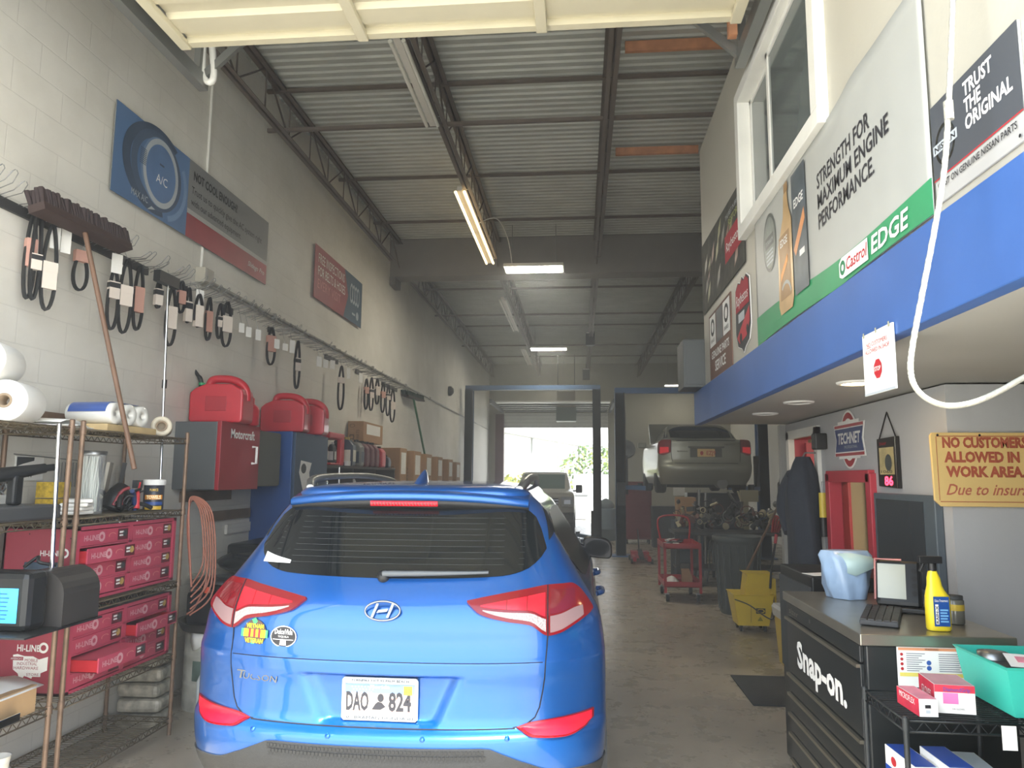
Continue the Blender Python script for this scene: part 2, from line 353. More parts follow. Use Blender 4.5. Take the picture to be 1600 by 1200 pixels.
for a, b_, c, d in ((wy0-.05, wy1+.05, wz0-.05, wz0+.03), (wy0-.05, wy1+.05, wz1-.03, wz1+.05), (wy0-.05, wy0+.04, wz0+.03, wz1-.03), (wy1-.04, wy1+.05, wz0+.03, wz1-.03)): q.b(XM-.02, XM+.1, a, b_, c, d, white)
struct(q.build('window_frame', w1, world=True, bevel=.004))
gl = mat('hazed_glass', (92, 100, 100), .08, spec=.7)  # grey base colour paints reflection and haze into the panes
for a, b_, X in ((wy0+.04, 4.1, XM+.04), (4.05, wy1-.04, XM+.07)):
    q = MB(); q.b(X-.012, X+.012, a, a+.035, wz0+.03, wz1-.03, white); q.b(X-.012, X+.012, b_-.035, b_, wz0+.03, wz1-.03, white); q.b(X-.012, X+.012, a, b_, wz0+.03, wz0+.06, white); q.b(X-.012, X+.012, a, b_, wz1-.06, wz1-.03, white)
    sh = struct(q.build('window_sash', w1, world=True)); g_ = MB().b(X-.003, X+.003, a+.03, b_-.03, wz0+.05, wz1-.05, gl).build('window_pane', sh); g_.location = (-w1.location.x, -w1.location.y, -w1.location.z); struct(g_)
# lower walls under the mezzanine
dY0, dY1, dZ = 5.9, 6.63, 2.06       # red door opening
vY0, vY1, vZ0, vZ1 = 4.83, 5.64, 1.02, 1.74   # red framed window opening
q = MB(); a, b_ = XR, XR+.12
q.b(a, b_, dY1, YM, 0, ZM0, grayw); q.b(a, b_, dY0, dY1, dZ, ZM0, grayw); q.b(a, b_, vY1, dY0, 0, ZM0, grayw)
q.b(a, b_, vY0, vY1, 0, vZ0, grayw); q.b(a, b_, vY0, vY1, vZ1, ZM0, grayw); q.b(a, b_, 3.88, vY0, 0, ZM0, grayw)
struct(q.build('wall_office'))
struct(MB().b(XR+.12, 3.2, 3.88, 4.0, 0, ZM0, grayw).build('wall_office_front'))
struct(MB().b(XR-.05, XR, YM-.06, YM+.02, 0, ZM0, mat('post_grey', (150, 150, 146), .5)).build('trim_41'))
redf = mat('red_frame', (186, 62, 76), .45, var=.05)
d3 = bpy.data.objects.new('door_3', None); COL.objects.link(d3); d3.location = (XR, dY0, 0); struct(d3)
q = MB()
for y0, y1, z0, z1 in ((dY0-.06, dY0+.02, 0, dZ+.04), (dY1-.02, dY1+.06, 0, dZ+.04), (dY0-.06, dY1+.06, dZ-.02, dZ+.05)): q.b(XR-.03, XR+.02, y0, y1, z0, z1, white); q.b(XR+.0, XR+.14, y0+.012, y1-.012, z0, z1-.01, redf)
struct(q.build('door_frame', d3, world=True))
struct(MB().bo((XR+.28, dY1-.05, 1.01), .36, .04, 2.0, redf, rz=.05).build('door_leaf', d3, world=True))
w2 = bpy.data.objects.new('window_2', None); COL.objects.link(w2); w2.location = (XR, vY0, vZ0); struct(w2)
q = MB()
for y0, y1, z0, z1 in ((vY0-.02, vY0+.06, vZ0, vZ1), (vY1-.06, vY1+.02, vZ0, vZ1), (vY0, vY1, vZ1-.06, vZ1+.02), (vY0, vY1, vZ0-.02, vZ0+.05)): q.b(XR-.04, XR+.1, y0, y1, z0, z1, redf)
struct(q.build('window_frame', w2, world=True, bevel=.005))
clear = mat('clear_glass', (235, 240, 240), .02, trans=1, spec=.5); clear.node_tree.nodes['Principled BSDF'].inputs['IOR'].default_value = 1.02
struct(MB().b(XR+.05, XR+.055, vY0+.05, vY1-.05, vZ0+.04, vZ1-.05, clear).build('window_pane', w2, world=True))
tan = mat('office_tan', (186, 168, 138), .7); offr = mat('office_red', (168, 72, 84), .6)
q = MB(); q.b(XR+1.5, XR+1.55, 4.0, YM, 0, ZM0, tan); q.b(XR+.12, 3.6, YM-.05, YM, 0, ZM0, tan); q.b(XR+.12, XR+1.5, 4.0, 4.04, 0, ZM0, tan)
struct(q.build('wall_office_inner'))
t = thing('office_fill_panel', 'added unseen glow panel brightening the office behind the red window', 'ceiling light', (2.7, 5.4, 2.1)); MB().b(2.3, 3.1, 5.2, 5.8, 2.12, 2.16, white).build('housing', t, world=True); MB().b(2.32, 3.08, 5.22, 5.78, 2.112, 2.12, mat('office_fill_glow', (255, 244, 220), .4, emit=5)).build('diffuser', t, world=True)  # unseen glowing panel added to brighten the office interior
t = thing('notice_board', 'greenish strip and small shelf seen through the red framed window', 'shelf', (2.6, 6.7, 1.2)); MB().b(2.50, 2.56, 6.74, 6.78, .6, 1.75, mat('strip_green', (150, 180, 160), .6)).build('strip', t, world=True); MB().b(2.60, 2.95, 6.60, 6.78, 1.52, 1.54, woodp).build('board', t, world=True); MB().b(2.78, 2.86, 6.66, 6.76, 1.54, 1.72, ink).build('folder', t, world=True)
# ================================================================ CARS
def interp(tab, z):
    n = len(tab)
    if z <= tab[0][0]: return tab[0][1:]
    if z >= tab[-1][0]: return tab[-1][1:]
    i = max(k for k in range(n-1) if tab[k][0] <= z)
    p1, p2 = tab[i], tab[i+1]; p0 = tab[i-1] if i else p1; p3 = tab[i+2] if i+2 < n else p2
    h = p2[0]-p1[0]; t = (z-p1[0])/h; out = []
    for k in range(1, len(p1)):
        d1 = (p2[k]-p1[k])/h
        d0 = (p1[k]-p0[k])/(p1[0]-p0[0]) if i else d1
        d2 = (p3[k]-p2[k])/(p3[0]-p2[0]) if i+2 < n else d1
        m1 = 0 if d0*d1 <= 0 else 2*d0*d1/(d0+d1); m2 = 0 if d1*d2 <= 0 else 2*d1*d2/(d1+d2)
        out.append((2*t**3-3*t*t+1)*p1[k]+(t**3-2*t*t+t)*h*m1+(3*t*t-2*t**3)*p2[k]+(t**3-t*t)*h*m2)
    return out
def curve1(tab, a): return interp(tab, a)[0]
class Body:
    """car skin: stacked plan contours; a = arc length from the rear centre line, z = height"""
    def __init__(s, tab, dent=None): s.tab = tab; s.c = {}; s.dent = dent
    def cont(s, z):
        k = round(z, 5)
        if k not in s.c:
            w, yr, D, n, yf = interp(s.tab, z); p = []
            for i in range(161):
                f = PI/2*i/160; p.append((w*math.sin(f)**(2/n), yr+D*(1-math.cos(f)**(2/n))))
            Df = min(.75, (yf-yr)*.3); yfs = yf-Df
            p += [(w, yr+D+(yfs-yr-D)*t/14) for t in range(1, 14)]
            p += [(w*math.cos(PI/2*i/24)**(2/2.3), yfs+Df*math.sin(PI/2*i/24)**(2/2.3)) for i in range(25)]
            L = [0]
            for i in range(1, len(p)): L.append(L[-1]+math.dist(p[i], p[i-1]))
            s.c[k] = (p, L)
        return s.c[k]
    def pt(s, a, z, dent=True):
        p, L = s.cont(z); q = min(abs(a), L[-1]-1e-6); lo, hi = 0, len(L)-1
        while hi-lo > 1:
            m = (lo+hi)//2
            if L[m] <= q: lo = m
            else: hi = m
        t = (q-L[lo])/max(L[hi]-L[lo], 1e-9)
        x = p[lo][0]+(p[hi][0]-p[lo][0])*t; y = p[lo][1]+(p[hi][1]-p[lo][1])*t
        if s.dent and dent: y += s.dent(abs(a), z)
        return V((math.copysign(x, a), y, z))
    def n(s, a, z):
        e = .004; da = s.pt(a+e, z, False)-s.pt(a-e, z, False); dz = s.pt(a, z+e, False)-s.pt(a, z-e, False)
        n = da.cross(dz); return n.normalized() if n.length > 0 else V((0, -1, 0))
    def off(s, a, z, h): return s.pt(a, z, False)+s.n(a, z)*h
    def skin(s, zs, da, amax, ns, roof, m, mlow=None, zlow=0):
        q = MB(); rows = []
        na = int(amax/da); fr_ = [-amax+2*amax*i/(2*na) for i in range(2*na+1)]
        for z in zs:
            p, L = s.cont(z); T = L[-1]; ext = [amax+(T-amax)*i/ns for i in range(1, ns+1)]
            aa = fr_+ext+[-e for e in ext[:-1]][::-1]
            rows.append([s.pt(a, z) for a in aa])
        base = rows[-1]; cx = sum((v.x for v in base))/len(base); ys = [v.y for v in base]; yc = (min(ys)+max(ys))/2; hy = (max(ys)-min(ys))/2; wx = max(v.x for v in base)
        for z, w, y0, y1 in roof:
            rows.append([V((v.x*w/wx, (y0+y1)/2+(v.y-yc)*(y1-y0)/2/hy, z)) for v in base])
        if mlow is not None:
            k = max(i for i, z in enumerate(zs) if z <= zlow); q.loft(rows[:k+1], mlow); q.loft(rows[k:], m)
        else: q.loft(rows, m)
        q.add(rows[-1], [tuple(range(len(base)))], m, True); q.add(rows[0], [tuple(range(len(base)))[::-1]], mlow or m)
        return q
    def patch(s, q, sgn, a0, a1, top, bot, h, m, na=24, nz=6, skirt=.004):
        """a shaped panel that follows the skin at height h, its edge turned down to the skin"""
        g = []
        for i in range(na+1):
            a = a0+(a1-a0)*i/na; zt = top(a) if callable(top) else curve1(top, a); zb = bot(a) if callable(bot) else curve1(bot, a)
            g.append([(sgn*a, zb+(zt-zb)*j/nz) for j in range(nz+1)])
        V_ = [s.off(a, z, h) for c in g for a, z in c]; w = nz+1
        q.add(V_, [(i*w+j, (i+1)*w+j, (i+1)*w+j+1, i*w+j+1) for i in range(na) for j in range(nz)], m, True)
        edge = [(i, 0) for i in range(na+1)]+[(na, j) for j in range(1, w)]+[(i, nz) for i in range(na-1, -1, -1)]+[(0, j) for j in range(nz-1, 0, -1)]
        A = [s.off(*g[i][j], h) for i, j in edge]; B = [s.off(*g[i][j], -skirt) for i, j in edge]
        return q.loft([A, B], m, sm=False)
    def line(s, q, pts, r, m, h=0): return q.tube([s.off(a, z, h) for a, z in pts], r, m, 5)
def frange(a, b, st): 
    n = max(1, round((b-a)/st)); return [a+(b-a)*i/n for i in range(n+1)]
def wheel(parent, x, y, r, w, rimm, name='wheel'):
    s = 1 if x > 0 else -1
    t = MB().lathe((x, y, r), [(r*.62, -w/2*s), (r*.93, -w/2*s), (r, -w*.36*s), (r, w*.36*s), (r*.93, w/2*s), (r*.64, w/2*s)], rubber, 32, (1, 0, 0)).build(name, parent)
    q = MB().lathe((x, y, r), [(r*.64, -w*.45*s), (r*.66, w*.46*s), (r*.6, w*.47*s), (r*.58, w*.2*s), (.03, w*.2*s)], rimm, 32, (1, 0, 0))
    for k in range(5):
        a = 2*PI*k/5; q.bo((x+s*w*.4, y+math.cos(a)*r*.34, r+math.sin(a)*r*.34), .03, r*.62, .06, rimm, rx=a)
    q.cyl((x+s*w*.2, y, r), (x+s*w*.46, y, r), .05, rimm, n=12)
    q.build('rim', t)
    return t
CX, CY = -.85, 3.13
TUC = [(.22, .86, .22, .44, 2.5, 4.30), (.34, .92, .08, .44, 2.4, 4.42), (.46, .955, .025, .44, 2.4, 4.46), (.57, .965, .0, .44, 2.3, 4.47), (.615, .967, .002, .44, 2.3, 4.47), (.638, .967, .02, .44, 2.3, 4.47), (.655, .967, .048, .42, 2.3, 4.46),
       (.70, .967, .056, .41, 2.3, 4.46), (.80, .967, .055, .41, 2.3, 4.45), (.875, .966, .048, .41, 2.3, 4.43), (.91, .965, .047, .41, 2.3, 4.43), (.935, .963, .056, .41, 2.3, 4.42), (.99, .957, .070, .41, 2.3, 4.36), (1.05, .947, .074, .41, 2.3, 4.28), (1.10, .93, .085, .40, 2.3, 3.75), (1.16, .895, .125, .39, 2.4, 3.45),
       (1.22, .855, .175, .38, 2.5, 3.35), (1.35, .775, .29, .34, 2.8, 3.10), (1.5, .695, .42, .28, 3.1, 2.72), (1.56, .655, .47, .26, 3.3, 2.55), (1.60, .61, .49, .24, 3.4, 2.45)]
def dent(a, z):
    if z > .862 or z < .655: return 0
    e = .275+(z-.66)*.45; d = max(0, min(1, (e-a)/.075)); d = d*d*(3-2*d)
    return .042*d*max(0, min(1, (.862-z)/.012))*max(0, min(1, (z-.655)/.02))
B = Body(TUC, dent)
paint = mat('blue_metallic_paint', (6, 88, 168), .30, .55, coat=1); clad = mat('dark_cladding', (42, 44, 46), .6, bump=.15, bs=200); tint = mat('tinted_glass', (18, 21, 23), .05, spec=.35); tint2 = mat('side_glass', (18, 21, 23), .2, spec=.35)
seam = mat('panel_gap', (8, 12, 24), .8); lred = mat('lens_red', (120, 8, 20), .15, spec=.4, coat=.2); lbr = mat('lens_bright_red', (206, 16, 38), .2, coat=.2, emit=.06, ecol=(255, 20, 40)); lcl = mat('lens_clear', (176, 164, 162), .2, .2, coat=.3, bump=.5, bs=120); lsmk = mat('lens_smoke', (140, 112, 112), .2, coat=.3)
suv = thing('suv', 'blue compact suv parked tail first in the near bay', 'car', (CX, CY, 0))
zs = sorted(set([round(z, 4) for z in frange(.22, .60, .03)+frange(.60, .70, .008)+frange(.70, .84, .02)+frange(.84, .94, .006)+frange(.94, 1.60, .02)]))
B.skin(zs, .014, 1.3, 16, [(1.618, .60, .48, 2.42), (1.640, .575, .50, 2.36), (1.656, .50, .62, 2.2), (1.668, .36, .82, 2.0), (1.675, .18, 1.1, 1.7)], paint, clad, .40).build('body', suv)
# tailgate glass, black pillars and side glass
wtop = [(0, 1.556), (.58, 1.55), (.62, 1.53), (.66, 1.50), (.69, 1.44), (.715, 1.37)]; wbot = [(0, 1.243), (.27, 1.247), (.5, 1.256), (.6, 1.276), (.67, 1.315), (.715, 1.362)]
q = MB(); B.patch(q, 1, -.715, .715, lambda a: curve1(wtop, abs(a)), lambda a: curve1(wbot, abs(a)), .004, tint, 48, 8); rw = q.build('rear_window', suv)
q = MB()
for z in frange(1.30, 1.50, .025): B.line(q, [(a, z) for a in frange(-.60, .60, .12)], .0008, dkgray, .0045)
q.build('heater_lines', rw)
for sg, nm in ((1, 'side_window'), (-1, 'side_window')):
    q = MB(); B.patch(q, sg, .80, 2.75, [(.80, 1.46), (.95, 1.51), (1.4, 1.525), (2.2, 1.51), (2.75, 1.38)], [(.80, 1.43), (.95, 1.31), (1.2, 1.22), (1.6, 1.18), (2.75, 1.14)], .004, tint2, 40, 8); q.build(nm, suv)
    q = MB(); B.patch(q, sg, .735, .80, [(.735, 1.545), (.80, 1.53)], [(.735, 1.40), (.80, 1.44)], .003, black, 4, 6); q.build('pillar_trim', suv)
# spoiler with high brake light
fr = Fr((0, 0, 0), (0, -1, 0), (0, 0, 1))
q = MB(); rings = []
for x in frange(-.60, .60, .06):
    k = abs(x)/.60; yb = .405+.10*k**2.6; dz = -.008-.035*k**2.4
    rings.append([V((x, .62, 1.655+dz)), V((x, yb+.03, 1.634+dz)), V((x, yb, 1.622+dz)), V((x, yb+.004, 1.596+dz)), V((x, yb+.05, 1.588+dz)), V((x, .62, 1.59+dz))])
q.loft(rings, paint, cap=True); sp = q.build('spoiler', suv)
q = MB(); q.loft([[V((x, .425+.095*(abs(x)/.6)**2.6, 1.60-.04*(abs(x)/.6)**2.4)), V((x, .438+.095*(abs(x)/.6)**2.6, 1.548-.02*(abs(x)/.6)**2)), V((x, .60, 1.59))] for x in frange(-.60, .60, .06)], black, cap=True); q.build('spoiler_underside', suv)
q = MB(); q.loft([[V((x, .418, 1.580)), V((x, .424, 1.556)), V((x, .47, 1.556)), V((x, .47, 1.580))] for x in frange(-.165, .165, .03)], lbr, cap=True)
for x in frange(-.155, .155, .0155): q.b(x-.003, x+.003, .416, .422, 1.560, 1.576, lred)
q.build('high_brake_light', suv)
# tail lamps
tt = [(.36, 1.158), (.45, 1.174), (.61, 1.198), (.73, 1.212), (.84, 1.212), (.90, 1.190), (.945, 1.15), (.975, 1.115)]
tb = [(.36, 1.152), (.42, 1.108), (.53, 1.080), (.64, 1.062), (.72, 1.018), (.77, 1.025), (.84, 1.052), (.90, 1.076), (.945, 1.092), (.975, 1.105)]
mid = lambda a: curve1(tb, a)+.36*(curve1(tt, a)-curve1(tb, a))
for sg in (1, -1):
    q = MB(); B.patch(q, sg, .36, .975, tt, tb, .014, lred, 40, 6, .006); tl = q.build('tail_lamp', suv)
    q = MB()
    for a0, a1 in ((.42, .53), (.535, .62), (.625, .705)): B.patch(q, sg, a0, a1, lambda a: curve1(tt, a)-.030, lambda a: mid(a)+.004, .016, lbr, 8, 3, -.012)
    q.build('lens', tl)
    q = MB(); B.patch(q, sg, .73, .86, lambda a: curve1(tt, a)-.022, lambda a: mid(a)+.012, .016, mat('lens_dark_red', (112, 14, 26), .1, coat=1), 8, 3, -.012); q.build('lens', tl)
    q = MB(); B.patch(q, sg, .43, .708, lambda a: mid(a)-.006, lambda a: curve1(tb, a)+.014, .016, lcl, 16, 3, -.012); q.build('reversing_lens', tl)
    q = MB(); B.patch(q, sg, .728, .90, lambda a: mid(a)+.006, lambda a: curve1(tb, a)+.012, .016, lsmk, 10, 3, -.012); q.build('indicator_lens', tl)
    q = MB(); B.line(q, [(sg*.717, z) for z in frange(1.02, 1.21, .02)], .003, seam, .014); q.build('lamp_gap', tl)
    q = MB(); B.patch(q, sg, .585, .955, [(.585, .658), (.65, .674), (.80, .685), (.955, .698)], [(.585, .654), (.66, .622), (.80, .615), (.91, .632), (.955, .66)], .008, lred, 20, 3)
    B.patch(q, sg, .605, .94, [(.605, .655), (.65, .669), (.80, .680), (.94, .691)], [(.605, .651), (.665, .627), (.80, .62), (.905, .636), (.94, .655)], .0095, mat('reflector_red', (214, 18, 46), .2, coat=.3, emit=.05, ecol=(255, 30, 50)), 18, 3, -.006); q.build('bumper_reflector', suv)
    B.patch(q := MB(), sg, .62, 1.16, [(.62, .53), (.75, .485), (1.16, .46)], [(.62, .25), (1.16, .25)], .006, clad, 16, 4); q.build('bumper_corner', suv)
# panel gaps
q = MB()
B.line(q, [(a, .918-.004*(a/.7)**2) for a in frange(-.70, .70, .07)], .0022, seam)
for sg in (1, -1): B.line(q, [(sg*a, z) for a, z in ((.722, 1.02), (.717, .96), (.712, .91), (.708, .85), (.70, .80), (.685, .73), (.665, .69), (.62, .66), (.57, .655))], .003, seam)
B.line(q, [(a, .652) for a in frange(-.58, .58, .058)], .004, seam)
q.build('tailgate_gap', suv)
q = MB(); B.patch(q, 1, -.64, .64, lambda a: min(.592, .592-max(0, abs(a)-.47)*.42), lambda a: .24, .010, clad, 32, 8)
for i in range(56):
    for r_ in range(2):
        a = -.46+.0165*i+(.008 if r_ else 0); z = .578-.020*r_
        if abs(a) < .47: q.bo(B.off(a, z, .0115), .011, .004, .013, black)
q.build('bumper_cladding', suv)
for a in (-.55, -.2, .2, .55): q = MB(); q.lathe(B.off(a, .625, .001), [(.011, 0), (.011, .003), (0, .004)], paint, 12, B.n(a, .625)); q.build('parking_sensor', suv)
# plate
ply = .056+.042-.018
pf = Fr((-.165, ply, .672), (1, 0, 0), (0, 0, 1))
q = MB(); q.b(-.160, .160, ply, ply+.014, .675, .845, steel); pk = [(.01, 0), (.32, 0), (.33, .01), (.33, .165), (.32, .175), (.01, .175), (0, .165), (0, .01)]; q.prism(pf, pk, -.002, .006, mat('plate_frame', (184, 190, 194), .25))
lp = q.build('license_plate', suv)
q = MB(); q.rect(pf, .014, .026, .316, .150, .007, mat('plate_cream', (190, 180, 168), .4)); q.rect(pf, .014, .112, .316, .150, .0074, mat('plate_sky', (112, 136, 176), .4)); q.rect(pf, .014, .086, .316, .094, .0074, mat('plate_pink', (190, 150, 138), .4)); q.rect(pf, .03, .034, .30, .042, .0074, mat('plate_pink', (190, 150, 138), .4))
for i in range(7):
    for j in range(3): q.ell(pf, .045+.014*i+.006*(j % 2), .116+.011*j, .0028, .0028, .0078, wht, 6)
pk_ = mat('plate_ink', (44, 44, 50), .5)
q.text(pf, 'DAO', .020, .044, .06, pk_, .0082, w=.098, hgt=.074, bold=.03); q.text(pf, '824', .204, .044, .06, pk_, .0082, w=.098, hgt=.074, bold=.03)
q.text(pf, 'Florida', .165, .132, .02, wht, .0082, w=.085, al='c', bold=.01); q.text(pf, 'TURNPIKE EXIT 93-PALM BEACH', .165, .158, .012, ink, .0085, w=.25, al='c', hgt=.010); q.text(pf, '#1 BRAMAN HONDA #1', .165, .007, .014, ink, .0085, w=.29, al='c', hgt=.013)
q.rect(pf, .268, .108, .306, .144, .0084, mat('sticker_yellow', (232, 186, 58), .5)); q.text(pf, '10-26', .287, .116, .02, ink, .0088, w=.03, al='c', hgt=.02)
q.poly(pf, [(.132, .046), (.148, .070), (.158, .078), (.176, .074), (.192, .058), (.170, .046)], .0082, pk_); q.ell(pf, .170, .094, .014, .017, .0084, pk_, 16)
q.build('lettering', lp)
# emblem: oval ring with a slanted H
ef = Fr(B.off(0, 1.082, .006), (1, 0, 0), (0, .28, .96)); q = MB()
chr2 = mat('emblem_chrome', (132, 136, 140), .18, 1); R1 = [ef.p(.077*math.cos(t), .040+.040*math.sin(t), .004) for t in [2*PI*i/40 for i in range(40)]]; q.tube(R1, .005, chr2, 8, True)
for x in (-.034, .034): q.prism(ef, [(x-.016, .012), (x-.005, .010), (x+.016, .068), (x+.005, .071)], 0, .008, chr2)
q.prism(ef, [(-.026, .030), (.02, .036), (.026, .049), (-.018, .043)], 0, .008, chr2)
q.build('emblem', suv)
o1 = B.off(-.675, .815, .004); u1 = B.off(-.44, .81, .004)-o1; nf = Fr(o1, u1, (0, 0, 1))
q = MB(); q.text(nf, 'T', 0, 0, .05, chr2, .003, w=.05, hgt=.036, bold=.01, shear=.2); q.text(nf, 'UCSON', .038, 0, .04, chr2, .003, w=.175, hgt=.027, bold=.01, shear=.2); q.build('model_lettering', suv)
# stickers
nx = B.n(-.595, 1.005); uu = (B.pt(-.55, 1.005)-B.pt(-.64, 1.005)).normalized(); s1 = Fr(B.off(-.595, 1.005, .004), uu, nx.cross(uu)*1.0)
brn = mat('sticker_brown', (86, 66, 58), .5); yel = mat('sticker_yellow2', (242, 226, 40), .5); grn = mat('sticker_green', (70, 190, 110), .5)
q = MB(); q.ell(s1, 0, 0, .062, .058, 0, brn); q.poly(s1, [(-.02, .056), (.0, .066), (.012, .05), (-.004, .034)], .0006, grn); q.poly(s1, [(-.012, -.03), (.006, -.03), (.0, -.058), (-.016, -.064)], .0006, grn)
for i, cc in enumerate((grn, yel, yel, redink, yel, redink, yel, redink, yel, yel, grn)): q.rect(s1, -.072+.0131*i, -.017, -.072+.0131*(i+1), .016, .0008, cc)
q.text(s1, 'VIETNAM', 0, .021, .02, yel, .001, w=.095, al='c', hgt=.019, bold=.02); q.text(s1, 'VETERAN', 0, -.041, .02, yel, .001, w=.098, al='c', hgt=.019, bold=.02)
tag(q.build('bumper_sticker', suv), 'round brown veteran sticker with a yellow band')
nx = B.n(-.445, 1.0); uu = (B.pt(-.40, 1.0)-B.pt(-.49, 1.0)).normalized(); s2 = Fr(B.off(-.445, 1.0, .004), uu, nx.cross(uu))
q = MB(); q.ell(s2, 0, 0, .064, .045, 0, wht); q.ell(s2, 0, 0, .060, .041, .0005, mat('sticker_black', (34, 32, 36), .4)); q.text(s2, 'DulceVida', 0, .010, .02, wht, .001, w=.088, al='c', hgt=.022, bold=.02); q.text(s2, 'TEQUILA', 0, -.004, .01, wht, .001, w=.054, al='c', hgt=.008); q.rect(s2, -.05, -.014, .05, -.011, .001, wht); q.poly(s2, [(-.016, -.036), (.016, -.036), (.014, -.016), (-.014, -.016)], .001, white)
tag(q.build('bumper_sticker', suv), 'oval black and white sticker')
q = MB(); B.patch(q, -1, .50, .66, [(.50, 1.305), (.58, 1.318), (.66, 1.335)], [(.50, 1.292), (.66, 1.292)], .0055, paper, 8, 2, -.004); tag(q.build('window_label', suv), 'white paper label in the glass corner')
# wiper
q = MB(); q.lathe(B.off(-.03, 1.248, .0), [(.028, 0), (.026, .02), (.012, .028)], black, 14, B.n(-.03, 1.248)); q.tube([B.off(a, 1.248+.02*(a+.03), .028) for a in frange(-.03, .44, .05)], [.013, .013, .012, .012, .011, .010, .009, .008, .007, .006][:len(frange(-.03, .44, .05))], mat('wiper_grey', (92, 96, 98), .5), 8)
q.tube([B.off(a, 1.262+.02*a, .012) for a in frange(.02, .44, .05)], .004, rubber, 6); q.build('wiper', suv)
# roof rails, aerial, mirrors, handles, wheels
for sg in (1, -1):
    q = MB(); pts = spline([(sg*.545, .62, 1.64), (sg*.572, .72, 1.682), (sg*.575, 1.0, 1.70), (sg*.565, 1.7, 1.705), (sg*.54, 2.25, 1.675), (sg*.52, 2.42, 1.63)], 5)
    q.loft([[p+V((dx*.019, 0, dz*.014)) for dx, dz in ((-1, -1.6), (-1, .4), (-.4, 1), (.4, 1), (1, .4), (1, -1.6))] for p in pts], steel, cap=True); q.build('roof_rail', suv)
    mp = V((sg*.985, 2.72, 1.165)); q = MB(); rr = lambda y, w, h: [mp+V((w*math.copysign(abs(math.cos(a))**.55, math.cos(a))*(1-.18*sg*math.sin(a)*0), y, h*math.copysign(abs(math.sin(a))**.6, math.sin(a))+.02*sg*math.cos(a)*-1)) for a in [2*PI*k/24 for k in range(24)]]; q.loft([rr(-.04, .100, .068), rr(-.02, .112, .08), rr(.04, .108, .076), rr(.10, .07, .05), rr(.13, .02, .015)], black, cap=True)
    q.cyl((sg*.86, 2.78, 1.13), (sg*.95, 2.76, 1.13), .025, black); mr = q.build('mirror', suv)
    q = MB().ell(Fr((mp.x, mp.y-.0415, mp.z), (1, 0, 0), (0, 0, 1)), 0, 0, .092, .060, 0, mat('mirror_glass', (26, 29, 31), .5, spec=.15), 24); q.build('mirror_glass', mr)
    for y in (1.62, 2.55): MB().tube(spline([(sg*.955, y-.1, 1.0), (sg*.985, y-.07, 1.005), (sg*.985, y+.07, 1.005), (sg*.955, y+.1, 1.0)], 4), .016, paint, 8).build('door_handle', suv)
    for y in (.93, 3.6): wheel(suv, sg*.85, y, .345, .235, steel)
    for y in (.93, 3.6):
        q = MB(); P = []
        for i in range(17):
            t = PI*i/16; P.append([V((sg*.972, y+math.cos(t)*r_, .34+math.sin(t)*r_)) for r_ in (.37, .43)]+[V((sg*.93, y+math.cos(t)*r_, .34+math.sin(t)*r_)) for r_ in (.43, .37)])
        q.loft(P, clad, cap=True, sm=False); q.build('wheel_arch_trim', suv)
q = MB(); rings = []
for t in frange(0, 1, .1):
    w = .034*(1-t)**.7+.002; L0 = .70+.19*t**1.2; L1 = .93-.0*t
    rings.append([V((w*math.cos(u), (L0+L1)/2-(L1-L0)/2*math.sin(u), 1.655+.082*t)) for u in [2*PI*i/14 for i in range(14)]])
q.loft(rings, paint, cap=True); q.build('aerial_fin', suv)
# grey cloth over the seat seen through the tailgate glass is too dark to show: left out

def simple_car(name, label, loc, rz, tab, zs, roof, pm, group=None):
    t = thing(name, label, 'car', loc, rz); b = Body(tab)
    b.skin(zs, .05, 1.0, 14, roof, pm).build('body', t); return t, b
# ---- silver saloon on the two post lift, hood up
silv = mat('champagne_silver', (150, 152, 140), .42, .5, coat=.3)
SIL = [(.18, .80, .16, .3, 2.8, 4.5), (.34, .87, .05, .28, 2.8, 4.65), (.5, .89, .0, .28, 2.8, 4.7), (.565, .893, .01, .28, 2.8, 4.7), (.60, .893, .06, .27, 2.8, 4.7), (.7, .89, .07, .26, 2.8, 4.66), (.9, .885, .075, .26, 2.8, 4.5), (1.02, .865, .06, .26, 2.8, 4.3), (1.05, .84, .10, .26, 2.8, 3.7), (1.07, .74, .55, .3, 3, 3.45), (1.2, .68, .78, .25, 3.2, 3.15), (1.34, .60, 1.12, .22, 3.4, 2.8), (1.40, .54, 1.3, .2, 3.4, 2.6)]
SLX, SLY, SLZ = 2.42, 14.4, 1.40
sal, b = simple_car('saloon_car', 'silver saloon with its hood up raised on the two post lift', (SLX, SLY, SLZ), 0, SIL, frange(.18, 1.40, .04), [(1.425, .46, 1.5, 2.4), (1.435, .2, 1.7, 2.2)], silv)
q = MB(); b.patch(q, 1, -.60, .60, lambda a: 1.37-.1*(a/.6)**4, lambda a: 1.09+.02*(a/.6)**2, .006, tint, 20, 6); q.build('rear_window', sal)
for sg in (1, -1):
    q = MB(); b.patch(q, sg, .66, 2.6, [(.66, 1.2), (.9, 1.33), (2.2, 1.34), (2.6, 1.2)], [(.66, 1.11), (1.2, 1.07), (2.6, 1.06)], .006, tint, 20, 4); q.build('side_window', sal)
    q = MB(); b.patch(q, sg, .66, .97, [(.66, 1.035), (.82, 1.03), (.97, .97)], [(.66, .80), (.82, .74), (.97, .80)], .012, lred, 12, 4); t_ = q.build('tail_lamp', sal); q = MB(); b.patch(q, sg, .70, .88, [(.70, .90), (.88, .90)], [(.70, .80), (.88, .77)], .015, lbr, 6, 3, -.01); q.build('lens', t_)
    for y in (.98, 3.65): wheel(sal, sg*.78, y, .30, .2, steel)
    MB().bo((sg*.97, 3.0, 1.05), .2, .1, .13, silv).build('mirror', sal, bevel=.03)
